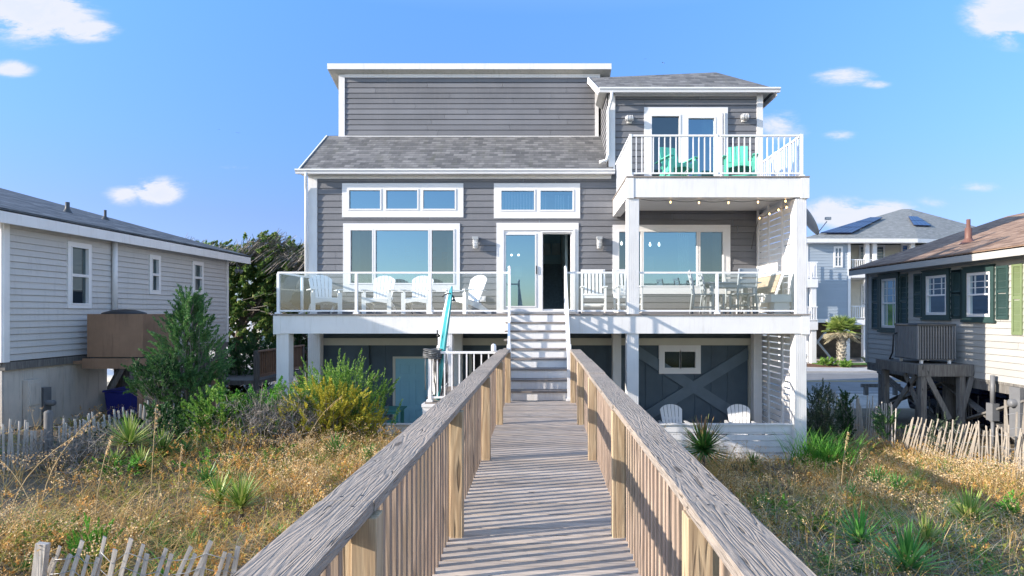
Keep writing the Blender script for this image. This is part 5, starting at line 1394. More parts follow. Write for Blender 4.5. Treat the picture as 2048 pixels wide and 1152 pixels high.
# ---------------------------------------------------------------- cars
def car(name, x, y, rz, col, lab, L=4.6, W=1.85, Ht=1.65, suv=True):
    o = thing(name, (0,0,0), lab, 'car')
    body = [(-2.25,.42),(-2.28,.75),(-2.15,.98),(-1.2,1.06),(.0,1.08),(1.9,1.08),(2.2,1.0),(2.28,.6),(2.2,.36),(-2.1,.34)]
    body = [(a*L/4.6, b) for a, b in body]
    cab = [(-1.15,1.05),(-.45,Ht-.06),(-.1,Ht),(1.5,Ht-.03),(1.95,1.06)] if suv else [(-1.0,1.04),(-.3,1.42),(.9,1.44),(1.6,1.05)]
    mb = MB(); mb.prism(body, W); mb.build('body', col, o, bevel=.06)
    mb = MB(); top = [(a*L/4.6*.97, b) for a, b in cab]; mb.prism(top, W*.84); mb.build('cabin', col, o, bevel=.07)
    for s in (-1,1):
        mb = MB(); g = [(a*.90+.02, 1.1+(b-1.05)*.80) for a, b in cab]; mb.prism([(a*L/4.6, b) for a, b in g], .02, Matrix.Translation((0,s*(W*.42+.004),0))); mb.build('side_window', M['solar'], o)
    mb = MB(); a, b = cab[0], cab[1]; mb.add([((a[0]+.0)*L/4.6,-W*.36,a[1]+.05),((a[0]+.0)*L/4.6,W*.36,a[1]+.05),((b[0]-.09)*L/4.6,W*.34,b[1]-.02),((b[0]-.09)*L/4.6,-W*.34,b[1]-.02)], [(0,1,2,3)]); mb.build('windscreen', M['solar'], o)
    for sx_ in (-1.42,1.42):
        for s in (-1,1):
            m = MB(); m.lathe([(.001,-.1),(.28,-.11),(.34,-.08),(.34,.08),(.28,.11),(.001,.1)], (sx_*L/4.6, s*(W/2-.10), .34), 20, 'y'); wh = m.build('wheel', M['black'], o)
            m = MB(); m.lathe([(.001,0),(.2,.0),(.21,-.02)], (sx_*L/4.6, s*(W/2+.012), .34), 14, 'y'); m.build('rim', M['galv'], wh)
    for s in (-1,1):
        m = MB(); m.box(-2.29*L/4.6,-2.2*L/4.6,s*.62-.18,s*.62+.18,.74,.88); m.build('headlight', M['furn'], o)
        m = MB(); m.box(2.2*L/4.6,2.29*L/4.6,s*.72-.1,s*.72+.1,.78,1.0); m.build('tail_light', painted('tail_red',(.3,.01,.01),.3) if 'tail_red' not in bpy.data.materials else bpy.data.materials['tail_red'], o)
    o.location = (x, y, gz(x,y)+.03); o.rotation_euler = (0,0,rz); return o
M['navycar'] = painted('navy_car_paint', (.012,.016,.04), .12, .05, 3, 0, spec=.9)
M['silvercar'] = painted('silver_car_paint', (.42,.45,.47), .25, .04, 3, 0, spec=.7)
car('parked_car', 12.15, 15.6, R(97), M['navycar'], 'dark navy estate car parked under the right cottage between the piles')
car('parked_car', px(520,33)-.6, 32-7.5, R(80), M['silvercar'], 'silver car parked on gravel beyond the windswept tree, left')

# ---------------------------------------------------------------- houses across the road
def simple_window(parent, P, a, b, c, d, gm=None, fm=None, mull=True, name='window'):
    mid = (a+b)/2; zm = (c+d)/2
    ps = [(a+.12,mid-.03,c+.12,zm-.03),(mid+.03,b-.12,c+.12,zm-.03),(a+.12,mid-.03,zm+.03,d-.12),(mid+.03,b-.12,zm+.03,d-.12)] if mull else [(a+.12,b-.12,c+.12,d-.12)]
    mb = MB(); holed(mb, P, a, b, c, d, ps, 0, .06); fr = mb.build(name, fm or M['white'], parent)
    g = MB(); g.quad(P(a+.1,c+.1,.02),P(b-.1,c+.1,.02),P(b-.1,d-.1,.02),P(a+.1,d-.1,.02)); g.build('pane', gm or M['farpane'], fr)
M['farpane'] = painted('far_window_glass', (.10,.15,.20), .12, .2, .6, 0, spec=.8)
Q_ = thing('blue_beach_house', (23, 44, 0), 'three storey beach house in pale blue and cream siding with solar roof panels', 'house')
HX0, HY0 = px(1612,40), 40.0; HX1 = px(1700,40)
# side wall runs back from the front corner
zt, zb = 8.35, 2.9
P1 = lambda u, z, n: (u, HY0 - n, z)
mb = MB(); siding(mb, P1, HX0, HX1, zb, zt, [], course=.2, proj=.02, joint=None)
siding(mb, lambda u,z,n: (HX0-n, u, z), HY0, 52, zb, zt, [], course=.2, proj=.02, joint=None)
mb.build('blue_wall', M['sid_blue'], Q_)
mb = MB(); mb.box(HX0+.05, HX1, HY0+.05, 52, zb, zt-.05); mb.box(HX1+.01, 34, 42.6, 52, zb, zt-.06); mb.build('inner_structure', M['core'], Q_)
mb = MB(); P2 = lambda u, z, n: (u, 42.55 - n, z); siding(mb, P2, HX1, 34, zb, zt-.1, [], course=.2, proj=.02, joint=None)
mb.quad((HX1+.005,HY0,zb),(HX1+.005,42.5,zb),(HX1+.005,42.5,zt-.1),(HX1+.005,HY0,zt-.1)); mb.build('cream_wall', M['sid_cream'], Q_)
simple_window(Q_, P1, px(1667,40), px(1685,40), pz(535,40), pz(493,40))
def r40(x, D=42.5): return px(x, D)
for a, b in ((1718,1742),(1750,1770)): simple_window(Q_, P2, r40(a), r40(b), pz(525,42.5), pz(490,42.5), mull=False)
simple_window(Q_, P2, r40(1802), r40(1818), pz(530,42.5), pz(488,42.5), painted('blue_door_far',(.05,.16,.42),.4), mull=False, name='door')
for a, b in ((1722,1740),(1760,1790)): simple_window(Q_, P2, r40(a), r40(b), pz(612,42.5), pz(568,42.5), mull=False)
mb = MB()
mb.box(HX1-.15, px(1860,40), HY0-.05, 42.5, zb-.35, zb+.0); mb.box(HX1+.02, px(1860,40), HY0-.05, 42.5, 5.75, 6.05); mb.box(HX1-.2, px(1860,40), HY0-.1, HY0+.12, zt-.25, zt-.02)
mb.box(HX0-.05, HX0+.12, HY0-.05, HY0-.025, zb, zt); mb.box(HX1-.16, HX1+.02, HY0-.06, HY0-.02, zb, zt-.2); mb.box(HX0, HX1, HY0-.05, HY0-.02, zb-.2, zb+.05)
mb.build('porch_floor', M['white'], Q_)
for x in (1735,1750,1826,1880):
    m = MB(); m.box(px(x,40)-.14, px(x,40)+.14, HY0, HY0+.25, zb, zt-.26); m.build('porch_column', M['white'], Q_)
for z in (zb, 6.05):
    m = MB(); m.box(HX1+.1, px(1860,40), HY0+.02, HY0+.08, z+.88, z+.95); m.box(HX1+.1, px(1860,40), HY0+.02, HY0+.08, z+.1, z+.15)
    x = HX1+.2
    while x < px(1860,40): m.box(x, x+.045, HY0+.03, HY0+.07, z+.15, z+.88); x += .15
    m.build('porch_railing', M['white'], Q_)
mb = MB()
ex0, ex1, ey0, ey1 = HX0-.4, 34.5, HY0-.5, 52.5; ap0 = (px(1797,47), 46.5, 3.35+(CY-418)*46.5/F); ap1 = (29, 46.5, ap0[2])
cn = (px(1712,39.5), ey0)
for pts in ([(ex0,ey0,zt),(cn[0],ey0,zt),ap0], [(ex0,ey1,zt),(ex0,ey0,zt),ap0], [(cn[0],ey0,zt),(px(1835,39.5),ey0,zt),ap0], [(px(1835,39.5),ey0,zt),(ex1,ey0+2,zt-.0),ap1,ap0], [(ex1,ey0+2,zt),(ex1,ey1,zt),ap1], [(ex1,ey1,zt),(ex0,ey1,zt),ap0,ap1]):
    roofslab(mb, pts, .1)
mb.build('roof', M['sh_far'], Q_, uv=True)
mb = MB(); mb.box(ex0, px(1835,39.5), ey0-.04, ey0, zt-.28, zt-.02); mb.box(ex0, px(1835,39.5), ey0, HY0, zt-.3, zt-.24); mb.beam((px(1835,39.5),ey0-.02,zt-.15),(ex1,ey0+1.98,zt-.15),.04,.26); mb.build('eaves', M['white'], Q_)
def on_roof(pts3, u, v):          # bilinear in roof triangle
    a, b, c = (Vector(p) for p in pts3); l = a.lerp(c, v); r = b.lerp(c, v); return l.lerp(r, u)
def solar(lab, tri, u0, u1, v0, v1, nu, nv):
    S_ = thing('solar_panel', on_roof(tri, (u0+u1)/2, v0), lab, 'solar panel')
    a, b, c = (Vector(p) for p in tri); n = (b-a).cross(c-a).normalized()
    if n.z < 0: n = -n
    for i in range(nu):
        for j in range(nv):
            q = [on_roof(tri, u0+(u1-u0)*(i+s), v0+(v1-v0)*(j+t)/1.0) if False else on_roof(tri, u0+(u1-u0)*(i+s)/nu, v0+(v1-v0)*(j+t)/nv) for s, t in ((.03,.03),(.97,.03),(.97,.97),(.03,.97))]
            m = MB(); m.add([p+n*.15 for p in q] + [p+n*.08 for p in q], [(0,1,2,3),(7,6,5,4),(0,4,5,1),(1,5,6,2),(2,6,7,3),(3,7,4,0)]); m.build('panel', M['solar'], S_)
solar('large array of blue solar panels on the left slope of the hip roof', [(ex0,ey0,zt+.02),(cn[0],ey0,zt+.02),ap0], .10, .78, .10, .62, 5, 3)
solar('small dark array of solar panels on the right slope of the hip roof', [(px(1835,39.5),ey0,zt+.02),(ex1,ey0+2,zt+.02),ap0], .02, .26, .35, .66, 4, 2)
for x in (HX0+.3, HX1-.1, 23.6, 26.5, px(1733,40)):
    m = MB(); m.box(x-.15,x+.15,HY0+.1,HY0+.4,0,zb-.2); m.build('stilt', M['white'], Q_)
m = MB(); m.beam((HX1-3,HY0+.2,.3),(HX1-1.2,HY0+.2,2.5),.1,.16,up=(0,1,0)); m.beam((HX1-1.2,HY0+.25,.3),(HX1-3,HY0+.25,2.5),.1,.16,up=(0,1,0)); m.build('cross_brace', M['furn_grey'], Q_)
m = MB(); m.box(HX0+.4, 33, 44, 51, 0, zb-.01); m.build('ground_storey', painted('dark_slat_storey', (.10,.085,.07), .8, .2, 3), Q_)
# white porch house left of it
W_ = thing('white_porch_house', (16, 42, 0), 'white porch tower of a beach house just behind the grey house corner', 'house')
x0_, x1_ = px(1560,39), px(1636,39)
mb = MB()
for z in (pz(640,39)-.1, pz(558,39)): mb.box(x0_, x1_, 39, 45, z-.55, z+.0)
mb.build('porch_floor', M['white'], W_)
for z, h in ((pz(640,39)-.1, 1.0), (pz(558,39), 1.15)):
    m = MB(); m.box(x0_, x1_, 39.02, 39.1, z+h-.08, z+h); m.box(x0_, x1_, 39.02, 39.1, z+.08, z+.14); x = x0_
    while x < x1_: m.box(x, x+.05, 39.03, 39.09, z+.14, z+h-.08); x += .16
    y = 39.1
    while y < 45: m.box(x1_-.09, x1_-.03, y, y+.05, z, z+h); y += .16
    m.build('railing', M['white'], W_)
for x in (x0_+.2, x1_-.22):
    m = MB(); m.box(x-.16, x+.16, 39.1, 39.4, 0, pz(558,39)-.55); m.build('column', M['white'], W_)
m = MB(); m.box(9, x1_-.6, 42, 50, 0, 8.0); m.build('house_body', M['sid_blue'], W_)
bin_(px(1745,41), 41.3, .02, 'blue wheelie bin beside the pale blue beach house stilts')
# far left: a roof ridge above the tree and a small white house
W2 = thing('distant_house', (-22, 52, 0), 'distant white house with porch seen under the windswept tree', 'house')
D = 48
m = MB(); m.box(px(470,D), px(620,D), D, D+8, .0, 3.0); m.build('house_body', M['sid_cream'], W2)
m = MB(); roofslab(m, [(px(462,D),D-.6,3.0),(px(628,D),D-.6,3.0),(px(620,D),D+4,5.2),(px(470,D),D+4,5.2)], .12); roofslab(m, [(px(470,D),D+4,5.2),(px(620,D),D+4,5.2),(px(628,D),D+8.6,3),(px(462,D),D+8.6,3)], .12); m.build('roof', M['sh_far'], W2, uv=True)
for a, b in ((476,488),(494,508),(520,540)): simple_window(W2, lambda u,z,n: (u, D-n, z), px(a,D), px(b,D), .5, 2.3, mull=False)
for x in (470, 512, 548): m = MB(); m.box(px(x,D)-.15,px(x,D)+.15,D-1.2,D-.9,0,3.2); m.build('porch_column', M['white'], W2)
W3 = thing('distant_long_house', (-26, 70, 0), 'distant house with a long pale roof ridge above the windswept tree', 'house')
D = 64
m = MB(); m.box(px(548,D)-8, px(618,D)+6, D, D+9, 0, 8.4); m.build('house_body', M['sid_blue'], W3)
zr_ = pz(496,D+4)
m = MB(); a_, b_ = px(535,D), px(640,D)+6
roofslab(m, [(a_,D-.8,8.3),(b_,D-.8,8.3),(b_,D+4,zr_),(a_,D+4,zr_)], .15); roofslab(m, [(a_,D+4,zr_),(b_,D+4,zr_),(b_,D+9.8,8.3),(a_,D+9.8,8.3)], .15); m.build('roof', M['sh_far'], W3, uv=True)
W4 = thing('gabled_outbuilding', (-11, 27, 0), 'small building with pale pitched roof beside the corner board of the grey house', 'house')
D = 28
m = MB(); m.box(px(598,D), px(680,D), D, D+5, 0, pz(548,D)); m.build('house_body', M['sid_blue'], W4)
m = MB(); roofslab(m, [(px(596,D),D-.3,pz(546,D)),(px(680,D),D-.3,pz(546,D)),(px(680,D),D+2.5,pz(546,D)+1.7),(px(618,D),D+2.5,pz(546,D)+1.7)], .1); m.build('roof', M['sh_far'], W4, uv=True)
# roadside rail
Fr = thing('roadside_rail', (14.5, 24.2, 0), 'low timber rail beside the road', 'rail')
m = MB(); a, b = px(1722,24), px(1800,24); m.beam((a,24,pz(771,24)),(b,24,pz(771,24)),.08,.14); m.build('beam', M['pile'], Fr)
for x in (a+.2, b-.2): m = MB(); m.box(x-.07,x+.07,23.93,24.07,0,pz(773,24)); m.build('post', M['pile'], Fr)
# ---------------------------------------------------------------- foliage builders
def norm(v): return v/np.maximum(np.linalg.norm(v, axis=-1, keepdims=True), 1e-9)
def leaf_quads(p, d, L, W, r=rng):
    """diamond leaves at p along d"""
    n = len(p); s = norm(np.cross(d, norm(r.normal(size=(n,3)))))
    L = np.broadcast_to(np.asarray(L, float), (n,))[:, None]; W = np.broadcast_to(np.asarray(W, float), (n,))[:, None]
    V = np.stack([p, p + d*L*.45 + s*W/2, p + d*L, p + d*L*.45 - s*W/2], 1).reshape(-1, 3)
    return V, np.arange(n*4).reshape(-1, 4)
def plumes(c, d, plen, n, L, W, splay, r=rng, taper=.75):
    """feathery sprays: c centres, d axes"""
    k = len(c); plen = np.broadcast_to(np.asarray(plen, float), (k,))
    t = r.random((k, n))**.8; az = r.random((k, n))*6.283
    a = norm(np.cross(d, np.array([.31,.17,.93]))); b = np.cross(d, a)
    rad = a[:,None,:]*np.cos(az)[...,None] + b[:,None,:]*np.sin(az)[...,None]
    sp = splay*(.5 + r.random((k, n)))[...,None]
    dirs = norm(d[:,None,:] + rad*sp)
    p = c[:,None,:] + d[:,None,:]*(t*plen[:,None])[...,None] + rad*(.10*plen[:,None]*(1-t)*r.random((k,n)))[...,None]
    LL = L*(1 - taper*t*.6)*(.6 + .8*r.random((k,n)))
    return leaf_quads(p.reshape(-1,3), dirs.reshape(-1,3), LL.ravel(), W*(.6+.8*r.random(k*n)), r)
def ribbons(P0, P1, w, P2=None):
    """flat twigs from P0 to P1 (and on to P2)"""
    n = len(P0); d = norm(P1-P0); s = norm(np.cross(d, norm(rng.normal(size=(n,3)))))*(np.broadcast_to(np.asarray(w, float),(n,))[:,None]/2)
    if P2 is None:
        V = np.stack([P0-s, P0+s, P1+s*.5, P1-s*.5], 1).reshape(-1,3); return V, np.arange(n*4).reshape(-1,4)
    V = np.stack([P0-s, P0+s, P1+s*.8, P1-s*.8, P2+s*.3, P2-s*.3], 1).reshape(-1,3); i = np.arange(n)[:,None]*6
    return V, np.concatenate([i+[0,1,2,3], i+[3,2,4,5]])
def join(parts):
    Vs, Fs, n = [], [], 0
    for V_, F_ in parts: Vs.append(V_); Fs.append(F_+n); n += len(V_)
    return np.concatenate(Vs), np.concatenate(Fs)
def blades(root, L, w, lean, az, curve, segs=(0,.35,.7,1)):
    n = len(root); w = np.broadcast_to(np.asarray(w, float), (n,)); hd = np.stack([np.cos(az), np.sin(az), 0*az], -1); sd = np.stack([-np.sin(az), np.cos(az), 0*az], -1)
    rows = []
    for t in segs:
        h = np.sin(lean)*t + curve*t*t; z = np.cos(lean)*t - .45*curve*t**2.2
        p = root + hd*(L*h)[:,None] + np.array([0,0,1.0])*(L*z)[:,None]
        ww = (w*(1-t**1.5)*.5 + w*.04)[:,None]*sd; rows.append(np.stack([p-ww, p+ww], 1))
    V_ = np.stack(rows, 1).reshape(-1, 3); m = len(segs); i = (np.arange(n)*m*2)[:,None,None] + (np.arange(m-1)*2)[None,:,None]
    return V_, (i + np.array([0,1,3,2])).reshape(-1,4)

def shrub(name, base, h, rx, label, cat='shrub', group=None, cols=None, mat=None, n=160, per=60, L=.06, W=.02, plen=.22, splay=.6, shape='round', up=.55, twig=True, seed=0, ry=None, low=.08, lean=(0,0), trunk=.0, top_twigs=0, tw_col=None):
    r = np.random.default_rng(seed + 100); ry = ry or rx
    o = thing(name, base, label, cat, group); bx, by, bz = base
    u = r.normal(size=(n*3, 3)); u = norm(u)*(r.random((n*3,1))**.38)
    u = u[(u[:,2] > -.75)][:n]
    tz = (u[:,2]+.75)/1.75
    if shape == 'cone': wid = np.clip(1.12 - tz, .06, 1)**.8*(.5+.5*np.minimum(1, tz*5)); 
    elif shape == 'flat': wid = .65+.35*tz
    else: wid = np.ones(n)
    lump = 1 + .22*np.sin(3*np.arctan2(u[:,1],u[:,0])+seed) + .13*r.normal(size=n)
    hor = u[:,:2] if shape != 'cone' else norm(u[:,:2])*(r.random((n,1))**.5)
    if shape == 'cone': tz = r.random(n)**1.05*.96; wid = np.clip(1.04 - tz, .05, 1)**.6*(.35+.65*np.minimum(1, tz*4+.1)); lump = 1+.25*np.sin(2*np.arctan2(u[:,1],u[:,0])+tz*7+seed)
    c = np.stack([hor[:,0]*rx*wid*lump + lean[0]*tz, hor[:,1]*ry*wid*lump + lean[1]*tz, low*h + tz*h*(1-low)*.93], -1) + np.array([bx,by,bz])
    out = np.stack([hor[:,0], hor[:,1], np.full(n, up) + .35*tz], -1); out = norm(out + .3*r.normal(size=(n,3)))
    V_, F_ = plumes(c - out*plen*.5, out, plen*(.6+.8*r.random(n)), per, L, W, splay, r)
    np_mesh('foliage', V_, quads=F_, mat=mat, parent=o)
    if twig:
        k = min(n, 90); p0 = np.tile(np.array([bx,by,bz-.1]), (k,1)) + r.normal(size=(k,3))*.03; p0[:,2] = bz-.1+ .5*(c[:k,2]-bz)*r.random(k)
        mid = (p0 + c[:k])/2 + r.normal(size=(k,3))*.05
        np_mesh('twigs', *(lambda q: (q[0],))(ribbons(p0, mid, .018, c[:k])), quads=ribbons(p0, mid, .018, c[:k])[1], mat=M['twig'] if tw_col is None else tw_col, parent=o)
    if trunk:
        mb = MB(); mb.tube([(bx,by,bz-.2),(bx+.02,by,bz+.3*h),(bx-.03+lean[0]*.5,by,bz+.62*h),(bx+lean[0],by,bz+.88*h)], [trunk,trunk*.8,trunk*.5,trunk*.15], 8)
        for i in range(14):
            t = r.uniform(.15,.8); a = r.uniform(0,6.28); p = Vector((bx,by,bz+t*h)); q = p + Vector((math.cos(a)*rx*.6*(1.05-t), math.sin(a)*rx*.6*(1.05-t), .12*h))
            mb.tube([p, p.lerp(q,.5)+Vector((0,0,-.02)), q], [trunk*.4, trunk*.28, trunk*.1], 5)
        mb.build('trunk', M['bark'], o)
    return o

G1, G2, G3 = (.035,.085,.025), (.06,.14,.035), (.10,.20,.05)
M['cedar'] = leafmat('cedar_needles', [(.05,.125,.05), (.08,.21,.07), (.13,.29,.09), (.24,.34,.16)])
M['cedar_dark'] = leafmat('dark_cedar_needles', [(.026,.075,.032), (.048,.12,.045), (.08,.17,.055)])
M['wind'] = leafmat('windswept_cedar', [(.08,.19,.07), (.14,.28,.09), (.24,.36,.10), (.44,.46,.15)])
M['bush_green'] = leafmat('bush_green', [(.06,.15,.035), (.12,.27,.05), (.21,.38,.075), (.36,.48,.12)])
M['bush_bright'] = leafmat('bright_green', [(.06,.22,.03), (.12,.35,.05), (.24,.50,.08)])
M['bush_yellow'] = leafmat('yellow_green', [(.26,.30,.04), (.50,.46,.06), (.64,.50,.07), (.22,.32,.05)])
M['bush_grey'] = leafmat('grey_green', [(.05,.085,.055), (.09,.13,.085), (.15,.19,.13)])
M['yucca'] = leafmat('yucca_leaf', [(.12,.24,.04), (.22,.36,.07), (.38,.48,.13), (.48,.48,.18)], .15, .45)
M['yucca_dark'] = leafmat('yucca_green', [(.05,.15,.04), (.10,.25,.06), (.18,.35,.09)], .15, .45)
M['yucca_red'] = leafmat('yucca_red_tip', [(.40,.14,.13), (.45,.25,.14), (.30,.30,.10)], .15, .45)
M['grass_dry'] = leafmat('dry_grass_blades', [(.52,.28,.09), (.72,.45,.17), (.84,.62,.31), (.38,.22,.07), (.62,.50,.16)], .25, .8, (.55,1.3), 3.2)
M['grass_grey'] = leafmat('grey_dead_grass', [(.36,.33,.28), (.50,.46,.39), (.27,.245,.21)], .2, .8)
M['grass_green'] = leafmat('green_grass_blades', [(.09,.19,.03), (.18,.30,.05), (.34,.44,.10)], .25, .7, (.6,1.3), 3)
M['puff'] = leafmat('dry_seed_heads', [(.62,.38,.17), (.76,.54,.29), (.86,.70,.47), (.50,.27,.11)], .3, .9)
M['litter'] = leafmat('leaf_litter', [(.16,.09,.035), (.30,.17,.07), (.12,.12,.04), (.36,.25,.11), (.22,.21,.06)], .15, .9, (.4,1.2), 4)
M['reed'] = leafmat('sea_oat_stem', [(.45,.32,.17), (.55,.42,.25)], .1, .8)
M['palm'] = leafmat('palm_frond', [(.12,.20,.04), (.24,.32,.07), (.38,.42,.14)], .2, .5)
M['palm_dead'] = leafmat('dead_palm_frond', [(.38,.33,.22), (.48,.43,.32)], .15, .8)

# ---------------------------------------------------------------- ground cover
def scatter(n, x0, x1, y0, y1, dens=None, r=rng):
    X_ = r.uniform(x0, x1, n); Y_ = r.uniform(y0, y1, n)
    k = ~((Y_ > 12.72) & (X_ > -6.1) & (X_ < 5.95)) & ~((np.abs(X_+.03) < .66)) & ~((X_ < -9.9) & (Y_ > 10.8)) & ~((X_ > -2.4) & (X_ < -.6) & (Y_ > 10.2))
    k &= np.abs(X_) < Y_*1.0 + 2.4
    if dens is not None: k &= r.random(n) < dens(X_, Y_)
    X_, Y_ = X_[k], Y_[k]
    return np.stack([X_, Y_, ground(X_, Y_) - .01], -1)
def patch(X_, Y_, s=1.0, o=0):
    return .5 + .5*np.sin(X_*1.7*s + 1.3*np.sin(Y_*1.1*s + o) + o)*np.cos(Y_*1.5*s + 1.1*np.sin(X_*.9*s) + 2*o)
def bare(X_, Y_): return np.clip(1.3*patch(X_, Y_, 1.2, 2.2) + .35, 0, 1)
def stuff(name, V_, F_, mat, label): o = np_mesh(name, V_, quads=F_, mat=mat); return tag(o, label, kind='stuff')
X0, X1, Y0, Y1 = -12.5, 9.5, 3.2, 15.5
mound = lambda X_, Y_: (.15 + .85*bare(X_, Y_))*(1-.85*(Y_ < 4.95)*(X_ < -1.2)*(X_ > -4.4))*(1 - .75*ss(12.9, 14.5, Y_))*(1-.55*ss(7.7, 8.3, X_))*(1-.7*(X_ < -5.8)*(Y_ > 6.3)*(Y_ < 8.6))*(1-.85*(X_ < -7.4)*(Y_ > 8.2))
RN = lambda a, b: ss(.7,1.5,a)*(1-ss(6.6,8.4,b+.5*np.sin(a*1.3)))
p = scatter(84000, X0, X1, Y0, Y1, lambda a, b: mound(a, b)*(1-.72*RN(a, b))); n = len(p)
# blades grow in tussocks: pull roots towards shared centres
cc = np.round(p[:,:2]/.16)*.16 + .05*np.sin(p[:,:2]*40); pull = rng.random(n)[:,None]*.75
q = p[:,:2]*(1-pull) + cc*pull; p = np.concatenate([q, (ground(q[:,0], q[:,1])-.01)[:,None]], 1)
hl = .16 + .26*rng.random(n)**1.5 + .10*patch(p[:,0], p[:,1], .8, .4)
V_, F_ = blades(p, hl, .005+.005*rng.random(n), .15+.55*rng.random(n), rng.random(n)*6.283, .4+1.1*rng.random(n))
stuff('dry_grass', V_, F_, M['grass_dry'], 'golden dry dune grass covering the sandy slopes')
p = scatter(60000, X0, X1, Y0, Y1, lambda a, b: mound(a, b)*np.clip(1.6*patch(a, b, .9, 3.1)-.85 + 1.1*RN(a, b), 0.03, 1)); n = len(p)
V_, F_ = blades(p, .20+.30*rng.random(n), .005+.004*rng.random(n), .25+.6*rng.random(n), rng.random(n)*6.283, .4+1.0*rng.random(n))
stuff('dead_grass', V_, F_, M['grass_grey'], 'grey dead grass tangled over the dune')
p = scatter(52000, X0, X1, Y0, Y1, lambda a, b: mound(a, b)*np.clip(1.7*patch(a, b, 1.5, 1.1)-.7 + .3*RN(a, b), 0.05, 1)); n = len(p)
V_, F_ = blades(p, .12+.24*rng.random(n), .006+.004*rng.random(n), .1+.5*rng.random(n), rng.random(n)*6.283, .2+.6*rng.random(n))
stuff('green_grass', V_, F_, M['grass_green'], 'green grass tufts among the dry dune growth')
p = scatter(16000, X0, X1, Y0, Y1, lambda a, b: mound(a, b)*np.clip(patch(a, b, .7, 5.0)+.1, 0, 1)); n = len(p)
V_, F_ = blades(p, .40+.35*rng.random(n), .005+.004*rng.random(n), .1+.5*rng.random(n), rng.random(n)*6.283, .5+1.0*rng.random(n), segs=(0,.25,.5,.75,1))
stuff('long_dry_grass', V_, F_, M['grass_dry'], 'long arching pale grass blades over the dune')
p = scatter(42000, X0, X1, Y0, Y1, mound); n = len(p)
p[:,2] += .01 + .16*rng.random(n)**1.6
V_, F_ = leaf_quads(p, norm(rng.normal(size=(n,3))*np.array([1,1,.6])+[0,0,.4]), .022+.03*rng.random(n), .012+.014*rng.random(n))
stuff('leaf_litter', V_, F_, M['litter'], 'brown and olive small leaves low on the dune')
# dry wildflower plants with pale seed heads
p = scatter(7500, X0, X1, Y0, Y1, lambda a, b: mound(a, b)*np.clip(1.7*patch(a, b, 1.1, .2)-.45, 0.05, 1)*(1-.6*RN(a, b))); n = len(p); k = 5
ht = (.22 + .22*rng.random(n) + .10*patch(p[:,0], p[:,1], .7, 1))[:,None]
az = rng.random((n,k))*6.283; sp = .06 + .14*rng.random((n,k))
tip = p[:,None,:] + np.stack([np.cos(az)*sp, np.sin(az)*sp, ht*(.7+.35*rng.random((n,k)))], -1)
P0 = np.repeat(p, k, 0); P1 = tip.reshape(-1,3)
a1 = ribbons(P0, (P0+P1)/2 + rng.normal(size=P0.shape)*.008, .004, P1)
m = 8; pc = np.repeat(P1, m, 0) + rng.normal(size=(len(P1)*m,3))*np.array([.026,.026,.020])
a2 = leaf_quads(pc, norm(rng.normal(size=pc.shape)), .011+.013*rng.random(len(pc)), .010+.010*rng.random(len(pc)))
V_, F_ = a2; stuff('dry_wildflower_heads', V_, F_, M['puff'], 'pale dry wildflower seed heads over the dune')
V_, F_ = a1; stuff('dry_wildflower_stems', V_, F_, M['grass_dry'], 'thin dry wildflower stems over the dune')

def clumps(name, k, rad, ht, cols_mat, dens, label, L=.03, W=.013, pl=9, lf=18, seed=0):
    r = np.random.default_rng(seed); c = scatter(k, X0, X1, Y0, Y1, dens, r); n = len(c)
    s = .6+.8*r.random(n); ang = r.random((n,pl))*6.283; rr2 = np.sqrt(r.random((n,pl)))*rad*s[:,None]
    z = ht*s[:,None]*(1-(rr2/(rad*s[:,None]+1e-6))**2*.7)*(.35+.65*r.random((n,pl)))
    P_ = c[:,None,:] + np.stack([np.cos(ang)*rr2, np.sin(ang)*rr2, z], -1); P_ = P_.reshape(-1,3)
    D_ = norm(np.stack([np.cos(ang).ravel()*.5, np.sin(ang).ravel()*.5, np.full(n*pl,.8)], -1) + .4*r.normal(size=(n*pl,3)))
    V_, F_ = plumes(P_, D_, .10, lf, L, W, .8, r); stuff(name, V_, F_, cols_mat, label)
M['gold_leaf'] = leafmat('golden_dry_leaves', [(.50,.22,.07), (.74,.38,.12), (.82,.52,.20), (.52,.42,.11), (.26,.13,.05)], .3, .8, (.5,1.35), 3.2)
M['olive_leaf'] = leafmat('olive_leaves', [(.17,.22,.05), (.33,.38,.09), (.50,.47,.12), (.20,.14,.05)], .3, .8, (.55,1.35), 3.2)
M['grey_leaf'] = leafmat('grey_dry_leaves', [(.24,.20,.16), (.36,.30,.23), (.14,.11,.085), (.46,.38,.28)], .3, .8, (.5,1.25), 3.2)
clumps('golden_ground_cover', 2300, .20, .30, M['gold_leaf'], lambda a, b: mound(a, b)*np.clip(1.5*patch(a, b, .8, .9)-.05, .1, 1)*(1-.85*RN(a, b)), 'golden brown leafy dune plants in low mounds', seed=1)
clumps('olive_ground_cover', 1300, .22, .26, M['olive_leaf'], lambda a, b: mound(a, b)*np.clip(1.6*patch(a, b, .9, 4.1)-.3 + .6*ss(7.2,9,b)*(a<-1), .06, 1), 'olive green low dune plants in patches', seed=2)
clumps('grey_ground_cover', 520, .20, .30, M['grey_leaf'], lambda a, b: mound(a, b)*np.clip(ss(.6,2,a)*(1-ss(8,11,b)+.6*ss(8.6,9.5,b)) + .15, .0, 1), 'grey brown dry dune plants beside the right rail', seed=3)
c_ = scatter(1300, X0, X1, Y0, Y1, lambda a, b: mound(a, b)*np.clip(.0+.8*RN(a, b)+.65*patch(a, b, .6, 1.9), 0, 1)); k_ = 55; n = len(c_)*k_
p = np.repeat(c_, k_, 0) + rng.normal(size=(n,3))*np.array([.03,.03,0]); s_ = np.repeat(.6+.7*rng.random(len(c_)), k_)
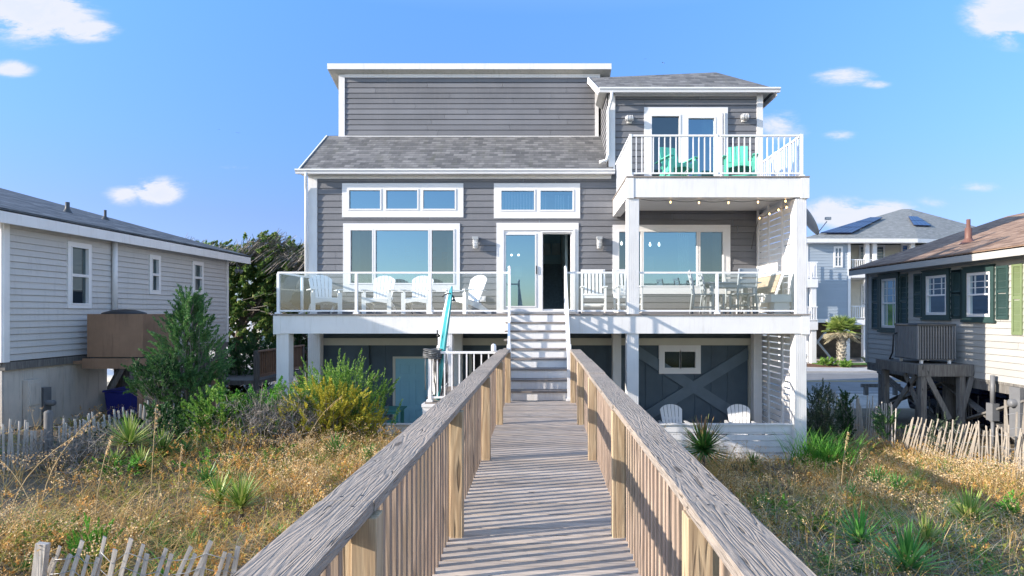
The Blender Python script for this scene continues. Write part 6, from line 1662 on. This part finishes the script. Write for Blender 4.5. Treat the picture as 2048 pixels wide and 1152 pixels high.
V_, F_ = blades(p, (.16+.18*rng.random(n))*s_, .008+.005*rng.random(n), .1+1.1*rng.random(n), rng.random(n)*6.283, .2+.5*rng.random(n))
M['tuft'] = leafmat('green_tuft_leaves', [(.06,.22,.04), (.12,.36,.06), (.24,.50,.10)], .25, .6)
stuff('green_tufts', V_, F_, M['tuft'], 'bright green leaf tufts dotted over the dune')
# ---------------------------------------------------------------- yuccas
def yucca(name, base, n, L, w, label, mat, trunk=0, seed=0, red=False, droop=.5, group='yuccas on the dune', lo=1.45):
    r = np.random.default_rng(seed); o = thing(name, base, label, 'yucca', group)
    lean = np.sort(r.random(n))**.75*lo; az = np.arange(n)*2.399 + r.normal(size=n)*.2
    root = np.tile(np.array(base) + [0,0,trunk], (n,1)); root[:,2] += .05*(1-lean/lo)
    LL = L*(.8+.35*r.random(n))
    V_, F_ = blades(root, LL, w*(.8+.4*r.random(n)), lean, az, .0+.10*r.random(n)*droop*2*(lean/lo), segs=(0,.25,.6,1))
    np_mesh('leaves', V_, quads=F_, mat=mat, parent=o)
    if red:
        V2, F2 = blades(root, LL*1.02, w*.7, lean, az, .0+.0*lean, segs=(.62,.8,1.0)); np_mesh('leaf_tips', V2 + np.array([0,-.004,.003]), quads=F2, mat=M['yucca_red'], parent=o)
    if trunk:
        mb = MB(); mb.tube([(base[0],base[1],base[2]-.1),(base[0]+.01,base[1],base[2]+trunk*.5),(base[0],base[1],base[2]+trunk)], [.03,.028,.02], 8); mb.build('stem', M['bark'], o)
        m = 60; t = r.random(m); a = r.random(m)*6.283
        V3, F3 = blades(np.stack([np.full(m,base[0]),np.full(m,base[1]),base[2]+trunk*t], -1), .10+.10*r.random(m), np.full(m,.012), np.full(m,2.6)+.3*r.random(m), a, np.zeros(m)); np_mesh('dead_leaves', V3, quads=F3, mat=M['grass_grey'], parent=o)
    return o
M['yucca_vivid'] = leafmat('yucca_vivid', [(.07,.26,.06), (.14,.42,.09), (.28,.56,.14)], .2, .45)
Y_, YD = M['yucca'], M['yucca_dark']
ylist = [(258,936,95,.42,Y_,.26,'yellow-green yucca on a short shaggy stem, left dune below the meter box'),
 (330,880,85,.42,YD,0,'green upright yucca below the cedar, further back of two in a line'),
 (325,925,90,.40,Y_,0,'yellow-green yucca below the cedar, just in front of the darker one'),
 (283,952,55,.30,Y_,0,'low yucca right beside the stemmed yucca'),
 (228,945,45,.26,Y_,0,'small yucca left of the stemmed yucca'),
 (368,920,40,.25,YD,0,'small green yucca right of the pair below the cedar'),
 (412,985,45,.28,YD,0,'small green yucca in the middle of the left dune'),
 (437,1030,60,.30,Y_,.05,'pale yucca on the left dune touching the brightest one'),
 (482,1050,80,.32,Y_,.10,'brightest yellow yucca with drooping skirt on the left dune'),
 (672,925,60,.36,YD,0,'upright green yucca left of the boardwalk rail below the yellow bush'),
 (737,940,50,.30,YD,0,'green yucca close against the left boardwalk rail'),
 (1507,945,55,.34,YD,0,'short green yucca in front of the low patio wall'),
 (1752,985,50,.32,YD,0,'green yucca amid golden growth right of the corner column'),
 (1790,1000,50,.30,YD,0,'dark green yucca right of the corner column, nearer of two'),
 (1836,985,40,.28,Y_,0,'small yellow-green yucca just left of the leaning sand fence shadow'),
 (1938,1065,90,.36,Y_,0,'large bright yellow yucca on the right dune'),
 (1720,1105,45,.34,YD,0,'sprawling green yucca in the shaded right dune, left one'),
 (1850,1112,45,.28,Y_,0,'low spiky yucca with straw tips in the shaded right dune'),
 (1815,1160,60,.34,YD,0,'green yucca at the bottom edge of the right dune'),
 (1700,1020,40,.26,YD,0,'small green yucca in the shade by the right boardwalk rail')]
for i, (x, y, n, L, mt, tr, lab) in enumerate(ylist):
    b = hit(x, y, 4.2); rt_ = x > 1600; yucca('yucca', (b.x, b.y, b.z+.08), int(n*(1.5 if rt_ else 1.1)), L*(1.1 if rt_ else 1.0), .032, lab, M['yucca_vivid'] if rt_ and mt is YD else mt, tr, i)
b = Vector((px(1407,10.2), 10.2, gz(px(1407,10.2), 10.2))); 
yucca('yucca', (b.x, b.y, b.z), 210, .52, .042, 'large red-tipped yucca standing in front of the patio below the deck', YD, .72, 77, red=True, lo=1.9)
o = thing('reed_clump', (px(1648,11.8), 11.8, .25), 'tall bright green clump of sword leaves beside the right corner column', 'ornamental grass')
n = 420; r_ = rng.random(n); rt = np.stack([px(1645,11.8)+.22*rng.normal(size=n), 11.8+.18*rng.normal(size=n), np.full(n,.2)], -1)
V_, F_ = blades(rt, .6+.45*rng.random(n), .014+.008*rng.random(n), .1+.5*rng.random(n), rng.random(n)*6.283, .15+.5*rng.random(n)); np_mesh('leaves', V_, quads=F_, mat=M['bush_bright'], parent=o)

# ---------------------------------------------------------------- shrubs and trees
def at(x, D, dz=0): X_ = px(x, D); return (X_, D, gz(X_, D)+dz)
cd = shrub('cedar_tree', at(376,11.9), 3.28, .82, 'young green cedar in front of the left cottage wall', 'tree', mat=M['cedar'], n=400, per=90, L=.075, W=.017, plen=.36, splay=.55, shape='cone', up=.75, seed=3, trunk=.07, low=.16)
shrub('cedar_shrub', at(322,11.4,.55), 1.05, .55, 'spreading dark cedar branch thicket left of the young cedar, against the brown post', mat=M['cedar_dark'], n=120, per=70, L=.07, W=.018, plen=.3, seed=5, low=.3)
shrub('bayberry_bush', at(676,11.0), 1.62, .90, 'big feathery green bush in front of the navy wall', mat=M['bush_green'], n=380, per=70, L=.06, W=.015, plen=.38, splay=.45, up=1.0, seed=8)
shrub('yellow_bush', at(655,10.3), 1.20, .70, 'yellow-green leafy bush in front of the feathery green bush', mat=M['bush_yellow'], n=330, per=70, L=.038, W=.020, plen=.2, splay=.9, up=.7, seed=9)
shrub('yellow_bush', at(728,10.6), .92, .46, 'smaller yellow-green bush at the right foot of the feathery bush', mat=M['bush_yellow'], n=150, per=60, L=.036, W=.018, plen=.18, splay=.9, seed=10)
shrub('leafy_bush', at(525,10.6), 1.15, .72, 'bright green low bush left of the deck corner column', mat=M['bush_bright'], n=230, per=60, L=.07, W=.026, plen=.25, up=.9, seed=11)
shrub('leafy_bush', at(450,10.2), 1.05, .72, 'green low bush under the young cedar, right side', mat=M['bush_green'], n=180, per=60, L=.06, W=.026, plen=.2, seed=12)
shrub('leafy_bush', at(385,10.0), .62, .62, 'low dark green thicket at the foot of the young cedar', mat=M['cedar_dark'], n=120, per=60, L=.05, W=.024, plen=.16, seed=13)
shrub('leafy_bush', at(310,10.2), .82, .66, 'dark green thicket at the foot of the brown platform post', mat=M['cedar_dark'], n=110, per=60, L=.05, W=.024, plen=.16, seed=14)
shrub('leafy_bush', at(215,9.7), .50, .75, 'low dark thicket against the cottage foundation behind the lath fence', mat=M['cedar_dark'], n=110, per=50, L=.045, W=.02, plen=.16, seed=15)
shrub('leafy_bush', at(620,12.2), 1.0, .45, 'grey-green bush behind the yellow bush, against the navy wall', mat=M['bush_grey'], n=100, per=60, L=.05, W=.02, plen=.25, seed=16)
shrub('leafy_bush', at(480,9.8), .46, .66, 'golden olive low bush at the left of the dead twiggy shrub', mat=M['bush_yellow'], n=100, per=45, L=.03, W=.014, plen=.15, seed=17)
shrub('leafy_bush', at(420,9.6), .38, .60, 'low olive tangle in the middle of the left dune crest', mat=M['bush_green'], n=90, per=45, L=.03, W=.014, plen=.15, seed=18)
shrub('fir_sprig', at(178,5.35,-.15), .62, .16, 'bright green feathery shrub behind the front lath fence', mat=M['bush_bright'], n=75, per=70, L=.035, W=.008, plen=.16, splay=.5, up=1.3, seed=19, twig=False)
shrub('wax_myrtle', at(1642,14.0), 1.6, .40, 'grey-green upright shrub just right of the corner column', mat=M['bush_grey'], n=190, per=60, L=.06, W=.018, plen=.3, up=1.1, seed=20)
shrub('cedar_shrub', at(1690,14.5), 1.35, .30, 'small pointed dark cedar right of the grey-green shrub', mat=M['cedar_dark'], n=110, per=70, L=.06, W=.015, plen=.24, shape='cone', up=.9, seed=21, low=.02)
shrub('cedar_shrub', at(1778,13.6,.25), .75, .36, 'low green cedar poking over the shaded lath fence', mat=M['cedar'], n=60, per=60, L=.06, W=.016, plen=.24, seed=22)
shrub('juniper_shrub', at(1893,12.0), .9, .32, 'silvery green shrub growing through the leaning lath fence', mat=M['bush_grey'], n=80, per=60, L=.05, W=.014, plen=.25, up=1.2, seed=23)
shrub('leafy_bush', at(2042,7.3,-.1), .55, .30, 'bright green shrub at the right picture edge on the dune', mat=M['bush_bright'], n=100, per=60, L=.04, W=.012, plen=.16, seed=24)
shrub('leafy_bush', at(1660,12.9), .6, .4, 'dark low bush between the corner column and the shaded fence', mat=M['cedar_dark'], n=90, per=50, L=.05, W=.022, plen=.2, seed=25)
shrub('leafy_bush', at(1470,10.9), .42, .55, 'low olive bush in front of the low patio wall', mat=M['bush_grey'], n=70, per=45, L=.028, W=.012, plen=.14, seed=26)
shrub('leafy_bush', (px(1935,22), 22, .0), 1.9, 1.2, 'green bush behind the piles of the right cottage', mat=M['cedar_dark'], n=120, per=50, L=.14, W=.06, plen=.5, seed=27)
# dead twiggy shrubs
def dead(name, base, h, rx, n, label, mat=None, seed=0):
    r = np.random.default_rng(seed); o = thing(name, base, label, 'dead shrub')
    b = np.array(base); a = r.random(n)*6.283; el = .35+1.0*r.random(n)
    d = np.stack([np.cos(a)*np.cos(el), np.sin(a)*np.cos(el), np.sin(el)], -1)
    p0 = b + r.normal(size=(n,3))*[rx*.35,rx*.35,.02]; p1 = p0 + d*[rx,rx,h]*(.4+.3*r.random((n,1)))
    p2 = p1 + norm(d + .6*r.normal(size=(n,3)))*[rx,rx,h]*(.25+.3*r.random((n,1)))
    parts = [ribbons(p0, p1, .012, p2)]
    s = r.integers(0, n, n*6); t = r.random((n*6,1)); q0 = p1[s]*(1-t) + p2[s]*t; q1 = q0 + norm((p2-p1)[s] + .5*r.normal(size=(n*6,3))*h)*(.08+.14*r.random((n*6,1)))
    parts.append(ribbons(q0, q1, .006)); s = r.integers(0, n*6, n*16); q2 = q1[s]; q3 = q2 + norm(r.normal(size=(n*16,3))+[0,0,.5])*.07; parts.append(ribbons(q2, q3, .004))
    V_, F_ = join(parts); np_mesh('twigs', V_, quads=F_, mat=mat or M['twig'], parent=o); return o
dead('dead_shrub', at(560,10.0), .95, .70, 210, 'pale dead twiggy shrub left of the yellow bush', seed=1)
dead('dead_shrub', at(440,10.2), .55, .55, 45, 'grey leafless tangle under the young cedar', seed=2)
dead('dead_shrub', at(170,8.8), .60, .95, 200, 'grey leafless bramble in the shade behind the left lath fence', seed=3)
dead('dead_shrub', at(1400,9.4), .5, .60, 150, 'brown dry twiggy shrub round the foot of the red-tipped yucca', M['grass_dry'], seed=4)
dead('dead_shrub', at(1335,8.9), .45, .5, 110, 'brown dry twiggy growth against the right boardwalk rail', M['grass_dry'], seed=5)
dead('dead_shrub', at(700,11.0), .75, .5, 70, 'thin grey twigs at the right side of the feathery bush', seed=6)
for i, (x, D, h, w_, lab) in enumerate(((1345,8.9,.50,.45,'brown-grey dry brush against the right rail, nearest the camera of the row'),(1385,9.7,.55,.50,'brown-grey dry brush below the red-tipped yucca, left side'),
    (1445,9.9,.50,.50,'brown-grey dry brush below the red-tipped yucca, right side'),(1510,10.2,.42,.50,'brown-grey dry brush behind the short green yucca by the patio wall'),(1580,10.6,.40,.45,'brown-grey dry brush at the foot of the corner column'),
    (1430,8.3,.42,.55,'dry brush in the shade below the patio wall brush row'),(1560,8.8,.36,.5,'low dry brush in the dune right of the walkway, middle of the slope'))):
    shrub('dry_brush', at(x,D,-.05), h, w_, lab, 'dry shrub', 'dry brush along the right rail', mat=M['grey_leaf'] if i % 2 == 0 else M['gold_leaf'], n=80, per=40, L=.026, W=.013, plen=.13, splay=.9, seed=60+i, tw_col=M['grass_grey'])
for i, (x, D, h, w_, lab) in enumerate(((1545,7.6,.30,.35,'low green leafy plant on the right dune near the rail brush'),(1660,6.6,.28,.35,'low green leafy plant in the shaded right dune, middle'),(1960,7.4,.30,.35,'low green leafy plant beside the large yellow yucca'),
    (1800,8.6,.26,.4,'low green leafy plant before the leaning lath fence'),(420,8.6,.34,.45,'low green leafy plant on the left dune above the yellow yuccas'),(560,9.0,.36,.45,'low green leafy plant in front of the dead twiggy shrub'),(250,8.2,.30,.4,'low green leafy plant beside the stemmed yucca'),(100,5.9,.26,.35,'low green leafy plant at the lower left, behind the front lath fence'))):
    shrub('leafy_plant', at(x,D,-.04), h, w_, lab, 'dune plant', 'low green plants on the dune', mat=M['bush_green'] if i % 2 else M['bush_bright'], n=55, per=40, L=.035, W=.016, plen=.12, splay=.9, seed=80+i)
# windswept tree
def wind_tree():
    base = (-13.0, 25.2, .0); o = thing('windswept_tree', base, 'broad windswept evergreen with a silvery dead-twig top behind the left cottage', 'tree')
    r = np.random.default_rng(5); n = 2100
    x = r.uniform(-15.2, -8.2, n); top = 6.15 - .10*np.abs(x+11) + .25*np.sin(x*2.1) + .14*r.normal(size=n); low = np.where(x < -12.0, 1.7, 2.3) + .4*np.sin(x*1.7)
    t = r.random(n)**.7; z = low + (top-low)*t; wdt = 1.9*np.sqrt(np.clip(1-((x+11.6)/4.2)**2, .1, 1)); y = 25.2 + r.uniform(-1,1,n)*wdt
    c = np.stack([x,y,z], -1); out = norm(np.stack([.5+.3*r.normal(size=n), -.4+.5*r.normal(size=n), .45+.3*r.normal(size=n)], -1))
    keep = r.random(n) > .0
    V_, F_ = plumes(c, out, .50, 90, .13, .060, .75, r); np_mesh('crown', V_, quads=F_, mat=M['wind'], parent=o)
    k = 560; xx = r.uniform(-15, -8.3, k); tt = 6.25 - .10*np.abs(xx+11) + .22*np.sin(xx*2.1); p0 = np.stack([xx-.6, 23.15+1.6*r.random(k), tt-1.25+.55*r.random(k)], -1); p1 = p0 + np.stack([.45+.2*r.random(k), .1*r.normal(size=k), .40+.2*r.random(k)], -1); p2 = p1 + np.stack([.35+.2*r.random(k), .1*r.normal(size=k), .15+.22*r.random(k)], -1)
    parts = [ribbons(p0, p1, .030, p2)]
    s = r.integers(0, k, k*4); q0 = p1[s] + (p2-p1)[s]*r.random((k*4,1)); q1 = q0 + norm(r.normal(size=(k*4,3))*.5+[.6,0,.5])*(.2+.2*r.random((k*4,1))); parts.append(ribbons(q0, q1, .022))
    k2 = 30; p0 = np.stack([r.uniform(-14,-9,k2), 22.9+.8*r.random(k2), r.uniform(2.6,4.8,k2)], -1); p1 = p0 + np.stack([.7*r.random(k2)+.3, .2*r.normal(size=k2), .3*r.normal(size=k2)+.1], -1); parts.append(ribbons(p0, p1, .03, p1 + norm(r.normal(size=(k2,3)))*.4))
    V_, F_ = join(parts); np_mesh('dead_twigs', V_, quads=F_, mat=M['twig'], parent=o)
    mb = MB()
    for bx, by, rr_ in ((px(468,24.5),24.5,.24),(-10.2,25.8,.18)):
        mb.tube([(bx,by,-.2),(bx+.05,by,1.6),(bx+.4,by,3.2),(bx+1.2,by+.2,4.6)], [rr_,rr_*.85,rr_*.6,rr_*.25], 10)
        for i in range(9):
            a = r.uniform(-1,1.4); z0_ = r.uniform(1.4,3.6); p = Vector((bx+.3*(z0_/3),by,z0_)); q = p + Vector((1.6*math.cos(a)*(1 if i%3 else -1), .8*math.sin(a*3), 1.3)); mb.tube([p, p.lerp(q,.5)+Vector((0,0,-.15)), q], [rr_*.4,rr_*.25,rr_*.08], 6)
    mb.build('trunk', M['bark'], o)
wind_tree()
shrub('evergreen_tree', (px(520,22), 22, -.1), 2.6, 1.1, 'dark evergreen bush in front of the parked silver car', 'tree', mat=M['cedar_dark'], n=150, per=60, L=.15, W=.04, plen=.6, seed=31, low=.35, trunk=.08)
shrub('evergreen_tree', (px(600,27), 27, 0), 3.2, 1.2, 'dark evergreen seen between the deck columns at the far left', 'tree', mat=M['cedar_dark'], n=170, per=60, L=.16, W=.045, plen=.6, seed=32, low=.25, trunk=.1)
shrub('evergreen_tree', (px(468,20.4), 20.4, 0), 2.6, .7, 'dark evergreen shrub growing against the brown back deck', 'tree', mat=M['cedar_dark'], n=110, per=60, L=.12, W=.035, plen=.45, seed=33)
for i, (x, D, h, w_) in enumerate(((1655,37.2,.5,.5),(1752,36.6,.9,.7),(1690,36.2,.35,.3))):
    shrub('garden_shrub', (px(x,D), D, .02), h, w_, ('low green shrub on the mulch bed left of the palm','pale green shrub on the mulch bed right of the palm','small grass tuft at the foot of the palm')[i], mat=M['bush_green'] if i != 1 else M['bush_grey'], n=50, per=40, L=.13, W=.05, plen=.3, seed=40+i)
mb = MB(); mb.box(px(1630,38.5), px(1760,38.5), 37.6, 39.0, .021, .06); M['lawn'] = painted('lawn', (.07,.16,.03), .9, .2, 6); tag(mb.build('lawn', M['lawn']), 'narrow green lawn strip by the far house', kind='structure')
# far tree line
def treeline(x0, x1, y, h, label, seed):
    r = np.random.default_rng(seed); n = int((x1-x0)*3); x = r.uniform(x0, x1, n); z = h*(.3+.7*r.random(n))*(.8+.25*np.sin(x*.21+seed)); c = np.stack([x, y+r.uniform(-3,3,n), z], -1)
    V_, F_ = plumes(c, norm(r.normal(size=(n,3))+[0,0,.6]), 2.2, 40, .7, .35, .9, r); return tag(np_mesh('distant_trees', V_, quads=F_, mat=M['wind']), label, kind='stuff')
treeline(-120, -30, 78, 6.0, 'distant woodland beyond the road on the left', 1)
treeline(-34, -12, 62, 4.6, 'dark trees behind the distant white house on the left', 3)
treeline(12, 130, 82, 5.5, 'distant woodland beyond the road on the right', 2)
# palm
def palm():
    D = 36.9; bx = px(1683,D); o = thing('palm_tree', (bx, D, .02), 'small cabbage palm on the mulch bed across the road', 'palm')
    mb = MB(); H_ = 2.15
    mb.tube([(bx,D,-.1),(bx,D,.5),(bx+.03,D,1.3),(bx+.02,D,H_)], [.26,.20,.22,.27], 12)
    for i in range(70):
        z = .25+ (H_-.25)*i/70; a = i*2.4; rr_ = .22+.04*(z/H_); p = Vector((bx+rr_*.7*math.cos(a), D+rr_*.7*math.sin(a), z)); q = p + Vector((.14*math.cos(a), .14*math.sin(a), .17)); mb.beam(p, q, .10, .03)
    mb.build('trunk', M['grass_grey'], o)
    r = np.random.default_rng(3)
    for nm, k, mt, el0, el1 in (('crown', 34, M['palm'], -.15, 1.35), ('dead_fronds', 16, M['palm_dead'], -.75, .0)):
        parts = []
        for i in range(k):
            a = i*2.399 + r.normal()*.1; el = r.uniform(el0, el1); d = np.array([math.cos(a)*math.cos(el), math.sin(a)*math.cos(el), math.sin(el)])
            b0 = np.array([bx+.02, D, H_+.05]); b1 = b0 + d*.55; m = 26; side = norm(np.cross(d, [0,0,1.0])); up_ = np.cross(side, d); ang = np.linspace(-1.9, 1.9, m)
            dd = norm(d[None]*np.cos(ang)[:,None]*1.0 + side[None]*np.sin(ang)[:,None] + up_[None]*.15); tips = b1 + dd*(.62+.12*r.random((m,1)))*np.cos(ang*.35)[:,None]; mid = b1 + dd*.36; tips = tips - [0,0,.12]
            parts.append(ribbons(np.tile(b1,(m,1)), mid, .055, tips)); parts.append(ribbons(b0[None], b1[None], .05))
        V_, F_ = join(parts); np_mesh(nm, V_, quads=F_, mat=mt, parent=o)
palm()
# sea oats
def oat(x, y, D, h, lean, label, tall_px=None, seed=0):
    r = np.random.default_rng(seed+50); X_ = px(x, D); b = Vector((X_, D, gz(X_, D))); o = thing('sea_oat', tuple(b), label, 'sea oat', 'dry sea oat stalks')
    mb = MB(); pts = [b + Vector((lean*t*t*h, .05*t*h, h*t*(1-.12*abs(lean)*t))) for t in np.linspace(0,1,8)]; mb.tube(pts, [.006,.006,.005,.005,.004,.004,.003,.002], 5); mb.build('stalk', M['reed'], o)
    n = 42; t = .76+.24*r.random(n); i = np.minimum((t*7).astype(int), 6); P_ = np.array([tuple(p) for p in pts]); f = (t*7-i)[:,None]; c = P_[i]*(1-f) + P_[np.minimum(i+1,7)]*f
    V_, F_ = leaf_quads(c, norm(np.stack([.5*np.sign(lean)+.4*r.normal(size=n), .3*r.normal(size=n), -.5+.3*r.normal(size=n)], -1)), .034, .009, r); np_mesh('seed_head', V_, quads=F_, mat=M['puff'], parent=o)
for i, a in enumerate(((1682,0,7.4,1.12,.10,'tallest upright dry sea oat stalk in front of the reed clump'),(1690,0,7.5,.95,.28,'dry sea oat stalk with hooked top beside the tallest one'),(1655,0,7.6,.7,.75,'dry sea oat stalk arching right across the reed clump'),
    (1670,0,5.4,.95,.05,'thin pale stalk in the shaded right dune near the rail'),(1440,0,9.2,.95,.3,'thin pale stalk leaning right in front of the red-tipped yucca'),
    (1275,0,8.6,1.25,.35,'dry sea oat stalk standing above the right rail before the navy wall'),
    (300,0,6.6,1.32,.02,'tall straight stalk standing in the middle of the left dune'),(190,0,6.4,1.0,.14,'pale stalk left of the tall straight one'),(70,0,6.2,.95,-.55,'drooping sea oat stalk leaning left at the left picture edge'),
    (20,0,6.4,1.15,.75,'long bent stalk leaning right at the left picture edge'),(82,0,6.8,1.25,.5,'long slanting pale stalk before the shaded lath fence'),(355,0,6.9,.8,.03,'short straight stalk right of the tall one on the left dune'),(610,0,9.3,1.05,.55,'long thin stalk slanting across the yellow bush'))):
    oat(*a, seed=i)

# ---------------------------------------------------------------- lath fences
def fence(name, path, pitch, label, mat, h=1.0, lean=0, jit=.06, bury=.25, seed=0, group=None, zoff=0, wires=(.25,.6,.85), posts=()):
    r = random.Random(seed); pts = [Vector((x, y, 0)) for x, y in path]; segs = [(a, b, (b-a).length) for a, b in zip(pts, pts[1:])]; T_ = sum(s[2] for s in segs)
    m = MB(); 
    m.prism([(-.016,-bury),(.016,-bury),(.015,h*.6),(.016,h),(-.015,h+.008),(-.017,h*.5)], .009)
    o = thing(name, (pts[0].x, pts[0].y, gz(pts[0].x, pts[0].y)), label, 'fence', group)
    s = 0; src = None; tops = []; k = 0
    while s < T_:
        q = s
        for a, b, L_ in segs:
            if q <= L_: c = a.lerp(b, q/L_); d = (b-a).normalized(); break
            q -= L_
        z = gz(c.x, c.y) + zoff + r.uniform(-.05,.05)
        ln = lean(s/T_) if callable(lean) else lean
        if src is None: src = m.build('picket', mat, o); ob = src
        else: ob = src.copy(); C.objects.link(ob)
        rot = Matrix.Rotation(math.atan2(d.y, d.x), 4, 'Z') @ Matrix.Rotation(ln + r.gauss(0, jit), 4, 'Y') @ Matrix.Rotation(r.gauss(0, jit*.7), 4, 'X')
        ob.matrix_basis = Matrix.Translation((c.x, c.y, z)) @ rot @ Matrix.Diagonal((r.uniform(.75,1.25), 1, r.uniform(.86,1.1), 1)); k += 1
        tops.append([Matrix.Translation((c.x, c.y, z)) @ rot @ Vector((0,-.008,w_*h)) for w_ in wires]); s += pitch*r.uniform(.8,1.25)
    wm_ = MB()
    for j in range(len(wires)):
        if len(tops) > 2: wm_.tube([t_[j] for t_ in tops], .0028, 4)
    wm_.build('wire', M['galv'] if mat is not M['pile'] else M['darkgrey'], o)
    for x, y, hh, tilt in posts:
        mm = MB(); mm.xf(Matrix()) ; mm.tube([(x,y,gz(x,y)-.3),(x+tilt*hh,y,gz(x,y)+hh)], .055, 10); mm.lathe([(.055,0),(.045,.02),(.001,.035)], (x+tilt*hh,y,gz(x,y)+hh), 10); mm.build('fence_post', M['pile'], o)
    return o
fence('lath_fence', [(px(60,4.5),4.5),(px(250,4.55),4.55),(px(475,4.7),4.7)], .074, 'front-left weathered lath fence leaning right at the bottom of the picture', M['picket'], h=.46, lean=.27, jit=.07, seed=1)
mm = MB(); D = 4.45; mm.beam((px(58,D),D,.7),(px(86,D),D,pz(1086,D)),.085,.045,up=(0,1,0)); tag(mm.build('leaning_fence_board', M['picket'], bevel=.004), 'wide leaning board at the left end of the front lath fence', 'board')
fence('lath_fence', [(-7.55,7.5),(-7.35,9.2),(-7.25,11.2),(-7.3,14.5)], .066, 'shaded lath fence running back beside the left cottage', M['picket'], h=.66, lean=lambda t: .01+(.14*math.sin(t*14) if t > .3 else 0), jit=.035, seed=2, posts=[(px(97,8.75),8.75,.82,.0)])
mm = MB(); X_, D = px(288,11.6), 11.6; mm.tube([(X_-.03,D,gz(X_,D)-.2),(X_+.13,D,1.95)], .07, 10); tag(mm.build('leaning_post', M['pile']), 'pale leaning round post beside the brown platform post', 'post')
mm = MB(); X_, D = px(441,11.3), 11.3; mm.tube([(X_,D,gz(X_,D)-.2),(X_,D,1.62)], .045, 10); mm.lathe([(.045,0),(.035,.03),(.001,.04)], (X_,D,1.62), 10); tag(mm.build('short_post', M['pile']), 'short round-topped pale post among the low green bushes', 'post')
fence('lath_fence', [(8.05,17.0),(8.0,15.0),(7.93,13.25)], .075, 'shaded dark lath fence right of the corner column', M['picket'], h=1.05, lean=.02, jit=.05, seed=3)
fence('lath_fence', [(7.93,13.1),(8.05,12.2),(8.12,11.2),(8.05,10.0),(8.1,8.6)], .062, 'sunlit pale lath fence sagging and leaning on the right dune', M['picket_tan'], h=.86, lean=lambda t: (.30 if t < .45 else .06)*(1-.6*abs(t-.2)), jit=.07, seed=4, zoff=-.03)
fence('lath_fence', [(px(2010,11.4),11.4),(px(2075,11.2),11.2)], .075, 'pale lath fence piece behind the sagging one at the right picture edge', M['picket_tan'], h=1.15, lean=.02, jit=.04, seed=5, zoff=.08)
fence('lath_fence', [(px(1830,16.5),16.5),(px(1955,15.2),15.2)], .08, 'dark lath fence far under the right cottage', M['pile'], h=1.05, jit=.04, seed=6)
